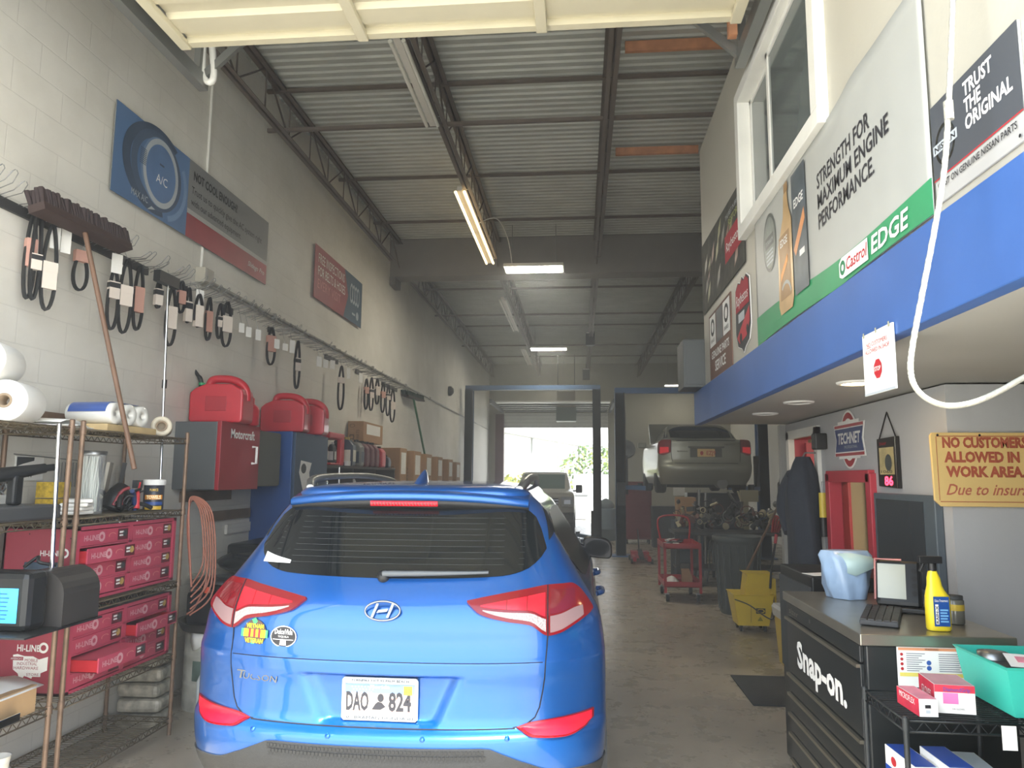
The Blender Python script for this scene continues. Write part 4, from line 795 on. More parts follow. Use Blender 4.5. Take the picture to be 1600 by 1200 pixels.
# ---- machine with screen, box and chrome pole on the near shelving
ZM = .992
t = thing('battery_tester', 'black tester with blue screen and chrome pole on the near shelving', 'tester', (-2.58, 3.4, ZM))
MB().b(-2.95, -2.37, 3.06, 3.58, ZM, ZM+.008, blackm).build('base_plate', t, world=True); q = MB(); q.b(-2.72, -2.44, 3.15, 3.285, ZM+.008, ZM+.27, blackm); q.build('screen_housing', t, world=True, bevel=.03)
fs = Fr((-2.635, 3.149, ZM+.03), (1, 0, 0), (0, 0, 1)); q = MB(); q.rect(fs, .0, .02, .15, .17, .002, mat('screen_blue', (60, 170, 226), .2, emit=.5))
for i in range(7): q.rect(fs, .01, .035+.018*i, .10+.005*(i % 3), .041+.018*i, .003, mat('screen_line', (30, 90, 170), .3, emit=.2))
q.build('screen', t, world=True)
q = MB(); rings = []
for y in (3.36, 3.80): rings.append([V((-2.70, y, ZM)), V((-2.44, y, ZM))]+[V((-2.57+.13*math.cos(a), y, ZM+.14+.12*math.sin(a))) for a in [PI*i/12 for i in range(13)]]+[V((-2.70, y, ZM+.02))])
R_ = []
for y in (3.30, 3.56):
    R_.append([V((-2.66, y, ZM+.008)), V((-2.38, y, ZM+.008))]+[V((-2.50+.12*math.cos(a), y, ZM+.15+.11*math.sin(a))) for a in [PI*i/12 for i in range(9)]]+[V((-2.66, y, ZM+.24))])
q.loft(R_, mat('box_dark', (46, 43, 41), .5, var=.1), cap=True, sm=False); q.build('paper_box', t, world=True, bevel=.006)
a_ = onX(80, 905, -2.52); b_ = onX(93, 662, -2.52); q = MB(); q.tube([a_-V((0, 0, .05)), a_, b_], .010, chrome, 10); q.build('pole', t, world=True)
q = MB(); q.tube(spline([(-2.62, 3.34, ZM+.27), (-2.6, 3.4, ZM+.31), (-2.56, 3.36, ZM+.29), (-2.52, 3.42, ZM+.27)], 6), .008, black, 8); q.build('cable', t, world=True)
t = thing('film_bag', 'dark blue shiny packet leaning on the red cabinet side behind the tester', 'packet', (-2.88, 3.76, ZM)); q = MB(); q.bo((-2.86, 3.77, ZM+.155), .20, .02, .17, mat('packet_blue', (66, 84, 104), .15, .4, var=.6, vs_=14), rx=-.1); q.build('packet', t, world=True, bevel=.006); MB().bo((-2.86, 3.74, ZM+.035), .24, .05, .07, white).build('white_backing', t, world=True)
# ---- things on the middle shelves
Z2 = 1.468
t = thing('tool_tray', 'long black plastic tray on the near middle shelf', 'tray', (-2.78, 3.4, Z2)); q = MB(); q.b(-2.99, -2.705, 2.9, 3.68, Z2, Z2+.075, mat('tray_grey', (64, 66, 68), .5)); q.build('tray', t, world=True, bevel=.012)
t = thing('heat_gun', 'black heat gun standing in the tray on the near shelf', 'heat gun', (-2.8, 3.45, Z2+.075)); q = MB(); q.cyl((-2.84, 3.38, Z2+.22), (-2.74, 3.58, Z2+.26), .038, blackm, .024, 14); q.cyl((-2.74, 3.58, Z2+.26), (-2.72, 3.64, Z2+.268), .018, blackm, n=12); q.build('barrel', t, world=True); MB().bo((-2.80, 3.46, Z2+.152), .05, .06, .15, blackm).build('grip', t, world=True, bevel=.012)
t = thing('clamp_card', 'white HOSE CLAMPS card hanging on the wall behind the near shelf', 'sign', (XL+.01, 3.95, 1.69)); q = MB(); f_ = Fr((XL+.012, 0, 0), (0, 1, 0), (0, 0, 1)); q.b(XL+.004, XL+.012, 3.93, 4.15, 1.66, 1.80, paper); q.poly(f_, [(3.935, 1.795), (4.07, 1.795), (4.07, 1.775), (3.98, 1.755), (3.935, 1.74)], .001, dkgray); q.text(f_, 'HOSE', 4.06, 1.715, .03, ink, .001, w=.055, al='r', hgt=.022, bold=.02); q.text(f_, 'CLAMPS', 4.06, 1.68, .03, ink, .001, w=.095, al='r', hgt=.022, bold=.02); q.build('card', t, world=True)
q = MB(); q.tube([(XL+.02, 3.9, 1.81), (XL+.05, 4.5, 1.78)], .003, steel, 5)
for i in range(6): q.tube([(XL+.04, 4.22+.05*i, 1.62), (XL+.04, 4.22+.05*i, 1.77), (XL+.04, 4.25+.05*i, 1.77), (XL+.04, 4.25+.05*i, 1.62)], .0022, steel, 4)
q.build('hooks', t, world=True)
t = thing('hose_clamps', 'heap of steel hose clamps in a tub behind the rusty posts', 'hose clamps', (-2.95, 3.62, Z2)); tag(t, kind='stuff'); q = MB()
for i in range(40):
    c = V((-3.06+random.uniform(-.04, .05), 3.62+random.uniform(-.06, .06), Z2+.12+random.uniform(0, .1))); a = V((random.uniform(-1, 1), random.uniform(-1, 1), random.uniform(-1, 1))).normalized(); b2 = a.orthogonal().normalized(); cc = a.cross(b2); r_ = random.uniform(.02, .035)
    q.tube([c+b2*math.cos(2*PI*k/10)*r_+cc*math.sin(2*PI*k/10)*r_ for k in range(10)], .004, steel, 4, True)
q.build('clamps', t, world=True); MB().b(-3.13, -3.0, 3.55, 3.69, Z2, Z2+.12, white).build('tub', t, world=True, bevel=.01)
for i in range(2):
    t = thing('parts_box', 'yellow printed parts box behind the rusty posts, %s' % ('upper of two stacked' if i else 'lower of two stacked'), 'box', (-3.0, 4.0, Z2+.002+.095*i)); MB().b(-3.06, -2.94, 3.94, 4.06, Z2+.002+.095*i, Z2+.09+.095*i, mat('box_yellow', (190, 160, 50), .6, var=.35, vs_=40)).build('carton', t, world=True)
t = thing('cable_ties', 'clear jar of white and dark cable ties on the middle shelf', 'cable ties', (-2.86, 4.12, Z2)); tag(t, kind='thing')
q = MB(); q.lathe((-2.86, 4.12, Z2), [(.07, 0), (.072, .34), (.075, .36), (.068, .36), (.066, .01), (0, .01)], mat('jar_clear', (225, 230, 230), .1, alpha=.18, spec=.5), 24); q.build('jar', t, world=True); MB().lathe((-2.86, 4.12, Z2+.345), [(.075, 0), (.077, .02), (.07, .022)], steel, 24).build('rim', t, world=True)
q = MB()
for i in range(46):
    a = random.uniform(0, 2*PI); r_ = random.uniform(.005, .05); x, y = -2.86+r_*math.cos(a), 4.12+r_*math.sin(a); dkb = (y > 4.135) and x > -2.9
    q.tube([(x, y, Z2+.015), (x+random.uniform(-.01, .01), y+random.uniform(-.01, .01), Z2+.17), (x+random.uniform(-.012, .012), y+random.uniform(-.012, .012), Z2+.335)], .005, mat('tie_dark', (34, 40, 62), .4) if dkb else mat('tie_white', (228, 234, 228), .4), 4)
o = q.build('ties', t, world=True); tag(o, kind='stuff')
t = thing('rag_pile', 'white folded rags on the middle shelf beside the cable ties', 'rags', (-2.78, 3.95, Z2)); q = MB()
for k in range(4): q.bo((-2.82+.01*k, 3.93, Z2+.018+.022*k), .14, .16, .02, paper, rz=.2*k)
q.build('rags', t, world=True, bevel=.008)
t = thing('tool_heap', 'tangle of black gloves, cables and test clips on the middle shelf', 'tools', (-2.84, 4.4, Z2)); q = MB()
for i in range(34):
    c = V((-2.86+random.uniform(-.12, .1), 4.40+random.uniform(-.13, .13), Z2+random.uniform(.01, .05))); d_ = V((random.uniform(-.1, .1), random.uniform(-.12, .12), random.uniform(.0, .12)))
    q.tube(spline([c, c+d_*.5+V((0, 0, .03)), c+d_], 4), random.uniform(.004, .016), [black, blackm, black, mat('cable_blue', (36, 54, 96), .5), black, mat('cable_red', (130, 44, 50), .5), blackm][i % 7], 6)
o = q.build('cables', t, world=True); tag(o, kind='stuff'); q = MB(); q.lathe((-2.88, 4.36, Z2+.02), [(.06, 0), (.075, .05), (.06, .11), (.035, .16), (.0, .17)], black, 12, (.2, .4, 1)); q.bo((-2.82, 4.52, Z2+.17), .03, .09, .05, black, rz=.2); q.build('glove', t, world=True); q = MB(); q.cyl((-2.76, 4.43, Z2+.02), (-2.77, 4.45, Z2+.12), .02, mat('clip_red', (196, 50, 58), .4), .012, 10); q.cyl((-2.77, 4.45, Z2+.12), (-2.79, 4.5, Z2+.18), .006, mat('clip_red', (196, 50, 58), .4), n=8); q.build('red_clip', t, world=True)
t = thing('board_sheet', 'cream rigid sheet leaning on the wall behind the towels tub', 'board', (-3.08, 4.55, Z2)); q = MB(); q.bo((-3.09, 4.60, Z2+.155), .02, .24, .31, mat('sheet_cream', (206, 202, 190), .6), ry=.12, rz=.5); q.bo((-3.08, 4.74, Z2+.155), .025, .03, .31, black, ry=.12, rz=.5); q.build('sheet', t, world=True)
c = (-2.79, 4.66); t = thing('wipes_tub', 'black tub of TOWELS wipes with a white lid on the middle shelf', 'tub', (c[0], c[1], Z2)); MB().lathe((c[0], c[1], Z2), [(.058, 0), (.062, .01), (.062, .16), (.056, .165), (0, .165)], mat('tub_black', (44, 48, 58), .3), 28).build('tub', t, world=True); MB().lathe((c[0], c[1], Z2+.163), [(.068, 0), (.069, .003), (.069, .033), (.062, .037), (0, .037)], wht, 28).build('lid', t, world=True)
def wrap(q, c, r, a0, a1, z0, z1, m, n=10):
    q.loft([[V((c[0]+r*math.cos(a0+(a1-a0)*i/n), c[1]+r*math.sin(a0+(a1-a0)*i/n), z)) for z in (z0, z1)] for i in range(n+1)], m, ring=False)
q = MB(); fa = math.atan2(-4.66, 2.79); wrap(q, c, .0626, fa-.95, fa+.95, Z2+.07, Z2+.10, mat('label_orange', (226, 150, 60), .4)); wrap(q, c, .0626, fa-1, fa+1, Z2+.035, Z2+.055, mat('label_blue', (52, 84, 150), .4)); wrap(q, c, .0626, fa-.9, fa+.9, Z2+.005, Z2+.028, mat('label_gold', (214, 176, 60), .4))
un = V((-math.sin(fa), math.cos(fa), 0)); fT = Fr(V((c[0]+.064*math.cos(fa), c[1]+.064*math.sin(fa), Z2)), un, (0, 0, 1)); q.text(fT, 'TOWELS', 0, .075, .02, mat('label_cream', (250, 236, 190), .4), .002, w=.085, al='c', hgt=.022, bold=.03); q.text(fT, 'PUMICE', 0, .125, .02, mat('label_gold', (214, 176, 60), .4), .002, w=.05, al='c', hgt=.016, bold=.02); q.build('label', t, world=True)
t = thing('wrench_set', 'scattered spanners and sockets on the shelf edge above the red cabinet', 'spanners', (-2.8, 4.35, 1.412)); q = MB()
for i in range(9):
    a = V((-2.76-.03*(i % 3), 4.12+.065*i, 1.420)); b2 = a+V((random.uniform(-.05, .05), random.uniform(.05, .12), .0)); q.tube([a, b2], .006, steel, 6); q.lathe(b2-V((0, 0, .008)), [(.013, 0), (.013, .012)], steel, 8)
tag(q.build('spanners', t, world=True), kind='stuff')
# left items on the near lower shelf
Z4 = .522
t = thing('cardboard_box', 'open cardboard box under a white sheet on the near lower shelf', 'box', (-2.8, 3.4, Z4)); MB().b(-3.05, -2.715, 3.1, 3.62, Z4, Z4+.13, mat('cardboard', (176, 146, 108), .75, var=.12)).build('carton', t, world=True); q = MB(); q.loft([[V((-3.06, 3.05+.1*i, Z4+.14+.012*math.sin(i))), V((-2.86, 3.05+.1*i, Z4+.15+.01*math.cos(i))), V((-2.70, 3.05+.1*i, Z4+.12))] for i in range(7)], paper, ring=False); q.build('sheet', t, world=True, solid=.002)
t = thing('metal_bar', 'shiny flat steel bar on the near lower shelf in front of the box', 'metal bar', (-2.68, 3.2, Z4)); MB().bo((-2.685, 3.30, Z4+.022), .025, .34, .04, chrome).build('bar', t, world=True, bevel=.004)
t = thing('cup_stack', 'leaning stack of white plastic cups on the near bottom shelf', 'cups', (-2.78, 3.45, .115)); q = MB()
for k in range(7): q.lathe((-2.78+.004*k, 3.45, .117+.03*k), [(.045, 0), (.055, .07), (.058, .072), (.05, .07), (.04, .004)], white, 18)
q.build('cups', t, world=True)
# ---- orange cords and hose on the far post
q0 = thing('extension_cord', 'coil of faded orange cord hung on the far post of the shelving', 'cord', (-2.66, 4.93, .75)); cm = mat('cord_orange', (160, 104, 86), .6); q = MB()
for k in range(6):
    w_ = .07+.012*k; q.tube(spline([(-2.66+.01*k, 4.93-w_*.4, 1.20-.05*k), (-2.67+.005*k, 4.92-w_*.5, 1.40), (-2.67, 4.93, 1.53+.004*k), (-2.64+.012*k, 4.95+w_*.8, 1.42), (-2.62+.012*k, 4.97+w_*.9, 1.10-.04*k), (-2.65, 4.95, .95-.04*k)], 6), .0065, cm, 6)
q.tube(spline([(-2.62, 5.03, 1.2), (-2.60, 5.06, .98), (-2.64, 5.0, .80), (-2.66, 4.93, .76)], 6), .0065, cm, 6); q.build('coil', q0, world=True); MB().bo((-2.60, 5.08, .90), .03, .03, .04, mat('plug_orange', (206, 84, 60), .5)).build('plug', q0, world=True)
# ---- hung cabinets and fuel cans
def fuel_can(label, c, w, d, h, rz, spout=False, grp=None, s=1):
    t = thing('fuel_can', label, 'fuel can', c, rz, grp); rp = mat('can_red', (186, 40, 54), .35, var=.06, coat=.2)
    q = MB(); f_ = Fr((0, d/2, 0), (1, 0, 0), (0, 0, 1))
    # outline with a grip hole: two halves lofted around the window at the top
    out = [(-w/2, .02), (-w/2+.02, 0), (w/2-.02, 0), (w/2, .02), (w/2, h*.62), (w*.47, h*.74), (w*.26, h*.86), (-w*.2, h*.86), (-w*.40, h*.76), (-w/2, h*.66)]
    q.prism(f_, out, 0, d, rp); q.build('body', t, bevel=.025, seg=3)
    q = MB(); q.tube(spline([(-w*.26, 0, h*.80), (-w*.2, 0, h*.97), (0, 0, h), (w*.22, 0, h*.97), (w*.38, 0, h*.86), (w*.46, 0, h*.70), (w*.47, 0, h*.50)], 6), .034, rp, 12); q.build('handle', t)
    q = MB(); q.b(-w*.2, w*.2, -d/2-.003, -d/2+.01, h*.25, h*.58, mat('can_red_dark', (164, 34, 46), .45)); q.build('panel', t, bevel=.004)
    if spout:
        q = MB(); q.cyl((-w*.38, 0, h*.72), (-w*.40, 0, h*.86), .028, black); q.tube(spline([(-w*.40, 0, h*.84), (-w*.44, 0, h*1.0), (-w*.50, 0, h*1.10), (-w*.58, 0, h*1.22)], 5), [.02]*8+[.015]*8, black, 10); q.lathe((-w*.405, 0, h*.86), [(.026, 0), (.026, .02)], mat('spout_green', (60, 170, 110), .5), 14); q.build('spout', t)
    else: MB().cyl((-w*.33, 0, h*.70), (-w*.34, 0, h*.80), .032, rp).build('cap', t)
    return t
gyc = mat('cabinet_grey', (84, 88, 90), .5, var=.08, vs_=3); rcab = mat('cabinet_red', (150, 34, 44), .4, var=.15, vs_=3)
a, b_ = 5.58, 6.27; t = thing('wall_cabinet', 'grey wall cabinet with a red door in white lettering', 'cabinet', (-2.85, a, 1.585)); MB().b(XL, -2.85, a, b_, 1.585, 2.12, gyc).build('body', t, world=True, bevel=.004)
d_ = MB().b(-2.85, -2.815, a, b_+.02, 1.58, 2.125, rcab).build('door', t, world=True, bevel=.004); f_ = Fr((-2.815, a, 1.58), (0, 1, 0), (0, 0, 1)); q = MB(); q.text(f_, 'Motorcraft', .16, .42, .09, wht, .002, w=.44, hgt=.075, bold=.03); q.build('lettering', d_).location = tuple(-V(t.location))
q = MB(); q.tube([(-2.815, b_-.12, 1.80), (-2.775, b_-.12, 1.80), (-2.775, b_-.12, 1.94), (-2.815, b_-.12, 1.94)], .011, wht, 8); q.build('handle', d_).location = tuple(-V(t.location))
t = thing('wall_cabinet', 'small dull grey cabinet between the red door and the blue cabinet', 'cabinet', (-2.86, 6.36, 1.6)); MB().b(XL, -2.87, 6.36, 6.86, 1.60, 2.10, mat('cabinet_olive', (92, 92, 86), .6)).build('body', t, world=True, bevel=.004); MB().b(-2.87, -2.855, 6.37, 6.85, 1.61, 2.09, mat('cabinet_olive', (92, 92, 86), .6)).build('door', t, world=True)
bcab = mat('cabinet_blue', (30, 74, 138), .4, var=.12, vs_=2.5); bcd = mat('cabinet_blue_dark', (40, 66, 96), .45, var=.12, vs_=2.5)
a, b_ = 7.0, 7.95; t = thing('wall_cabinet', 'tall blue steel wall cabinet with two red fuel cans on top', 'cabinet', (-2.77, a, 1.07)); MB().b(XL, -2.80, a, b_, 1.07, 2.13, bcab).build('body', t, world=True, bevel=.005); d_ = MB().b(-2.80, -2.77, a+.01, b_-.01, 1.08, 2.12, bcd).build('door', t, world=True, bevel=.004)
f_ = Fr((-2.77, a, 1.07), (0, 1, 0), (0, 0, 1)); q = MB(); q.poly(f_, [(.12, .66), (.16, .78), (.46, .76), (.40, .66), (.46, .44), (.36, .30)], .002, wht); q.ell(f_, .24, .70, .07, .05, .003, dkgray, 18)
for k in range(3): q.ring(f_, .50+.075*k, .50, .03, .06, .6, .003, mat('sticker_silver', (160, 170, 176), .5), 14)
q.build('sticker', d_).location = tuple(-V(t.location)); MB().tube([(-2.77, b_-.1, 1.52), (-2.73, b_-.1, 1.52), (-2.73, b_-.1, 1.64), (-2.77, b_-.1, 1.64)], .010, chrome, 8).build('handle', d_).location = tuple(-V(t.location))
fuel_can('big red fuel can with a black spout on top of the lettered cabinet', (-2.965, 5.86, 2.125), .44, .25, .37, .08, True)
t = thing('bottle', 'small red bottle behind the big fuel can', 'bottle', (-2.84, 6.15, 2.125)); q = MB(); q.lathe((-2.84, 6.15, 2.125), [(.05, 0), (.066, .01), (.068, .13), (.06, .16), (.026, .19), (.022, .24), (.0, .245)], mat('can_red', (186, 40, 54), .35), 20); q.build('body', t, world=True)
fuel_can('red fuel can on the near end of the blue cabinet', (-2.97, 7.22, 2.132), .44, .24, .37, .1)
fuel_can('red fuel can on the far end of the blue cabinet', (-2.92, 7.68, 2.132), .42, .24, .36, .12)
wst = mat('batten_wood', (112, 94, 78), .75, var=.2)
for i, (xa, xb, ya, yb, lb, m_) in enumerate(((280, 357, 775, 783, 'dark wooden batten under the lettered cabinet', wst), (323, 387, 806, 812, 'bare wooden batten on the wall beside the blue cabinet', wst), (351, 387, 826, 832, 'white painted batten low on the wall beside the blue cabinet', wl))):
    p = wpt(xa, ya); p2 = wpt(xb, yb); t = thing('wall_batten', lb, 'batten', (XL, p.y, p.z-.05)); MB().b(XL, XL+.025, p.y, p2.y, p.z-.05, p.z+.035, m_).build('board', t, world=True)
# ---- storage shelf with bottles and boxes
sh = thing('storage_shelf', 'dark open shelf of oil bottles past the blue cabinet', 'shelf', (-2.8, 8.0, 1.2)); dkw = mat('shelf_dark', (66, 58, 54), .7, var=.15)
MB().b(XL, -2.8, 8.0, 11.1, 1.79, 1.82, dkw).build('top_board', sh, world=True); MB().b(XL, -2.8, 8.0, 11.1, 1.25, 1.28, dkw).build('lower_board', sh, world=True)
for y in (8.0, 9.0, 10.0, 11.07): MB().b(XL, -2.81, y, y+.03, .0 if y in (8.0, 11.07) else 1.28, 1.79, dkw).build('divider', sh, world=True)
def jug(label, c, w, d, h, m, capm, lab, rz=0, handle=True):
    t = thing('oil_jug', label, 'jug', c, rz); q = MB(); f_ = Fr((0, d/2, 0), (1, 0, 0), (0, 0, 1)); q.prism(f_, [(-w/2, 0), (w/2, 0), (w/2, h*.72), (w*.30, h*.9), (-w*.1, h*.92), (-w*.25, h*.86), (-w/2, h*.6)], 0, d, m); q.build('body', t, bevel=.02)
    MB().cyl((w*.12, 0, h*.9), (w*.12, 0, h), w*.14, capm).build('cap', t); q = MB()
    if handle: q.tube(spline([(-w*.45, 0, h*.58), (-w*.42, 0, h*.84), (-w*.1, 0, h*.97)], 5), .02, m, 8); q.build('handle', t)
    q = MB(); q.rect(Fr((w/2+.002, -d/2, 0), (0, 1, 0), (0, 0, 1)), d*.1, h*.15, d*.9, h*.55, .001, lab); q.rect(Fr((0, -d/2-.002, 0), (1, 0, 0), (0, 0, 1)), -w*.4, h*.12, w*.4, h*.55, .001, lab); q.build('label', t); return t
nb = mat('jug_navy', (36, 46, 66), .4); jr = mat('jug_red', (196, 34, 48), .4); mar = mat('jug_maroon', (104, 46, 52), .5)
t = thing('jug_rack', 'red plastic tool case open with bottles in front on the dark shelf', 'case', (-2.95, 8.5, 1.822)); q = MB(); q.b(-3.1, -2.84, 8.25, 8.62, 1.822, 1.85, jr); q.b(-2.9, -2.84, 8.62, 8.74, 1.822, 2.17, jr); q.b(-3.1, -2.84, 8.2, 8.74, 2.13, 2.2, jr); q.b(-3.12, -3.08, 8.2, 8.74, 1.822, 2.2, jr); q.build('case', t, world=True, bevel=.02)
for i in range(3): jug('dark oil bottle in front of the red case, %s from the near end' % ORD[i], (-2.94+.04*(i % 2), 8.30+.14*i, 1.852), .09, .07, .24, [mar, black, nb][i], wht, white, 0, False)
jug('black oil jug with a round white logo on the dark shelf', (-2.93, 9.0, 1.822), .26, .22, .36, nb, mat('cap_gold', (180, 150, 60), .5), mat('label_white', (212, 206, 190), .5), .1)
jug('grey oil jug standing beside the black jug', (-2.90, 9.3, 1.822), .24, .16, .34, mat('jug_grey', (120, 118, 110), .5), ink, nb)
for i in range(3): jug('maroon oil jug on the dark shelf, %s of the row from the near end' % ORD[i], (-2.93, 9.62+.24*i, 1.822), .26, .15, .34, mar, ink, mar)
jug('bright red oil jug at the far end of the dark shelf', (-2.90, 10.42, 1.822), .20, .22, .30, jr, ink, jr); jug('small navy jug at the far end of the dark shelf', (-2.88, 10.75, 1.822), .16, .16, .18, nb, ink, nb)
t = thing('tape_box', 'small cream carton on the edge of the dark shelf', 'box', (-2.81, 8.78, 1.822)); MB().b(-2.832, -2.785, 8.73, 8.82, 1.822, 1.88, white).build('carton', t, world=True)
t = thing('jug_bottle', 'white jug bottle on the lower level of the dark shelf', 'bottle', (-2.88, 8.7, 1.282)); q = MB(); q.lathe((-2.95, 9.45, 1.282), [(.1, 0), (.11, .25), (.05, .33), (.03, .38)], white, 16); q.build('bottle', t, world=True); t2 = thing('air_gun', 'chrome air gun hanging under the dark shelf', 'air gun', (-2.8, 8.42, 1.4)); MB().tube([(-2.79, 8.42, 1.80), (-2.785, 8.42, 1.42)], .012, chrome, 8).build('gun', t2, world=True)
cb = mat('carton_brown', (168, 132, 96), .75, var=.06); cbd = mat('carton_print', (96, 74, 58), .7)
b2 = thing('storage_shelf', 'far low shelf carrying the row of brown cartons', 'shelf', (-2.75, 11.15, 0)); MB().b(XL, -2.7, 11.15, 17.4, 1.42, 1.46, dkw).build('top_board', b2, world=True)
for y in (11.2, 14.3, 17.3): MB().b(XL, -2.72, y, y+.05, 0, 1.42, dkw).build('divider', b2, world=True)
def carton(label, x0, x1, ya, yb, z0, z1, n=2):
    t = thing('carton', label, 'box', (x1, ya, z0)); MB().b(x0, x1, ya, yb, z0, z1, cb).build('carton', t, world=True, bevel=.004); f_ = Fr((x0, ya-.001, z0), (1, 0, 0), (0, 0, 1)); w, h = x1-x0, z1-z0; q = MB()
    q.ring(f_, w*.28, h*.78, w*.16, h*.09, .8, .001, cbd, 16); q.rect(f_, w*.12, h*.1, w*.42, h*.36, .001, cbd); q.rect(f_, w*.18, h*.16, w*.36, h*.30, .002, cb); q.text(f_, 'PARTS', w*.74, h*.08, .1, cbd, .001, w=h*.5, hgt=w*.2, rot=PI/2)
    g_ = Fr((x1+.001, ya, z0), (0, 1, 0), (0, 0, 1)); q.rect(g_, (yb-ya)*.15, h*.4, (yb-ya)*.85, h*.9, .001, paper); q.build('printing', t, world=True); return t
carton('brown carton on top of the oil jugs shelf against the wall', -3.18, -2.82, 10.98-.0, 11.14, 1.822, 2.35) if False else None
carton('brown carton at the near end of the row past the oil jugs', -3.15, -2.78, 11.3, 11.75, 1.462, 2.14)
carton('tall brown carton behind the oil jugs, its end label white', -3.18, -2.96, 9.9, 10.9, 2.165, 2.45)
for i, (ya, h) in enumerate(((12.15, .66), (13.1, .64), (14.2, .62), (15.4, .60), (16.4, .56))): carton('brown carton in the row past the oil jugs, %s from the near end' % ORD[i+1], -3.15, -2.75, ya, ya+.55, 1.462, 1.462+h)
t = thing('wall_lamp', 'round security light high on the far left wall', 'lamp', (XL, 17.5, 3.75)); p = wpt(701, 611, .0); MB().lathe(p, [(.12, 0), (.12, .06), (.06, .12), (0, .13)], dkgray, 16, (1, 0, 0)).build('housing', t, world=True)
# ---- bench with black clutter, drum
bn = thing('work_bench', 'low bench with black clutter under the blue cabinet', 'bench', (-2.62, 5.9, 0)); MB().b(XL+.03, -2.60, 5.86, 8.0, .86, .89, mat('bench_white', (176, 176, 168), .6, var=.1)).build('bench_top', bn, world=True)
for y in (5.92, 7.95):
    for x in (-3.14, -2.66): MB().b(x-.025, x+.025, y-.025, y+.025, 0, .86, dkw).build('leg', bn, world=True)
t = thing('tool_case', 'black ribbed tool case on the bench below the blue cabinet', 'case', (-2.85, 6.7, .892)); q = MB(); q.b(-3.1, -2.66, 6.35, 7.15, .892, 1.10, blackm); q.build('case', t, world=True, bevel=.03)
q = MB(); [q.b(-3.05, -2.7, 6.345, 6.352, .93+.04*i, .945+.04*i, rubber) for i in range(4)]; q.build('ribs', t, world=True)
MB().tube(spline([(-2.66, 6.6, 1.0), (-2.62, 6.65, 1.02), (-2.62, 6.85, 1.02), (-2.66, 6.9, 1.0)], 4), .012, black, 8).build('handle', t, world=True)
for i, (x, y, sx, sy, sz, lb) in enumerate(((-2.76, 5.56, .36, .34, .09, 'flat black plastic bag on top of the black crate'), (-2.82, 6.08, .38, .34, .15, 'lumpy black tool bag on the bench by the black case'))):
    zb = .892 if y > 5.7 else .842; t = thing('black_bag', lb, 'bag', (x, y, zb)); q = MB(); rings = []
    for k in range(7):
        f_ = math.sin(PI*(k+.35)/7.2)**.5; rings.append([V((x+sx/2*f_*math.cos(a)*(1+.12*math.sin(3*a+k)), y+sy/2*f_*math.sin(a)*(1+.12*math.cos(4*a+k)), zb+.001+sz*k/6*(1+.1*math.sin(2*a)))) for a in [2*PI*j/16 for j in range(16)]])
    q.loft(rings, mat('bag_black', (34, 37, 40), .25), cap=True); q.build('bag', t, world=True)
t = thing('crate', 'black plastic crate under the bench end by the shelving', 'crate', (-2.78, 5.15, .56)); dr = thing('drain_pan', 'round dark drain pan on the white drum', 'pan', (-2.7, 5.55, .56)); MB().lathe((-2.72, 5.55, .56), [(.27, 0), (.30, .06), (.31, .065), (.28, .06), (.24, .02), (0, .02)], mat('pan_dark', (66, 64, 62), .5), 32).build('pan', dr, world=True)
MB().b(-2.92, -2.54, 5.38, 5.73, .585, .84, mat('crate_black', (30, 33, 38), .35)).build('crate', t, world=True, bevel=.03)
t = thing('drum', 'dirty white drum with rags beside the shelving under the drain pan', 'drum', (-2.72, 5.52, 0)); wd = mat('drum_white', (192, 192, 182), .6, var=.3, vs_=9); q = MB(); q.lathe((-2.72, 5.55, 0), [(.24, 0), (.245, .02), (.245, .18), (.25, .19), (.245, .20), (.245, .38), (.25, .39), (.245, .40), (.245, .55), (.23, .56), (0, .56)], wd, 32); q.build('barrel', t, world=True)
q = MB(); wrap(q, (-2.72, 5.55), .249, -1.9, -.5, .22, .36, mat('drum_green', (96, 116, 108), .6, var=.4, vs_=10)); q.build('label', t, world=True)
q = MB(); q.loft([[V((-2.72+.252*math.cos(a), 5.55+.252*math.sin(a), .555)), V((-2.72+.258*math.cos(a), 5.55+.258*math.sin(a), .50-.05*math.sin(i*1.3)**2-.02*(i % 3)))] for i, a in enumerate([-2.0+.14*i for i in range(8)])], paper, ring=False); q.build('rag', t, world=True, solid=.006)
for i, y in enumerate((5.22, 5.12)):
    t = thing('cleaner_bottle', 'clear bottle with blue cap %s the white drum' % ('in front of' if i else 'touching'), 'bottle', (-2.50-.22*i, y, 0)); x = -2.50-.10*i; q = MB(); q.lathe((x, y, 0), [(.05, 0), (.055, .02), (.055, .28), (.02, .36), (.018, .40)], mat('bottle_pale', (196, 204, 204), .2, coat=.3), 18); q.build('bottle', t, world=True); MB().lathe((x, y, .395), [(.024, 0), (.024, .05), (0, .052)], mat('cap_blue', (62, 108, 186), .4), 16).build('cap', t, world=True)
t = thing('printed_sacks', 'stack of printed grey parts bags on the bottom shelf', 'bags', (-3.0, 4.95, 0)); q = MB()
for k in range(5): q.bo((-3.0, 5.08, .04+.1*k), .30, .24, .09, mat('sack_grey', (168, 164, 150), .4, var=.5, vs_=14), rz=.1*(k % 2))
q.build('sacks', t, world=True, bevel=.03)
# ================================================================ RIGHT SIDE
MF = Fr((XM+.026, 0, 0), (0, -1, 0), (0, 0, 1))     # mezzanine wall seen from the shop: u = -Y
def my(y): return -y
FO = Fr((XR-.004, 0, 0), (0, -1, 0), (0, 0, 1))
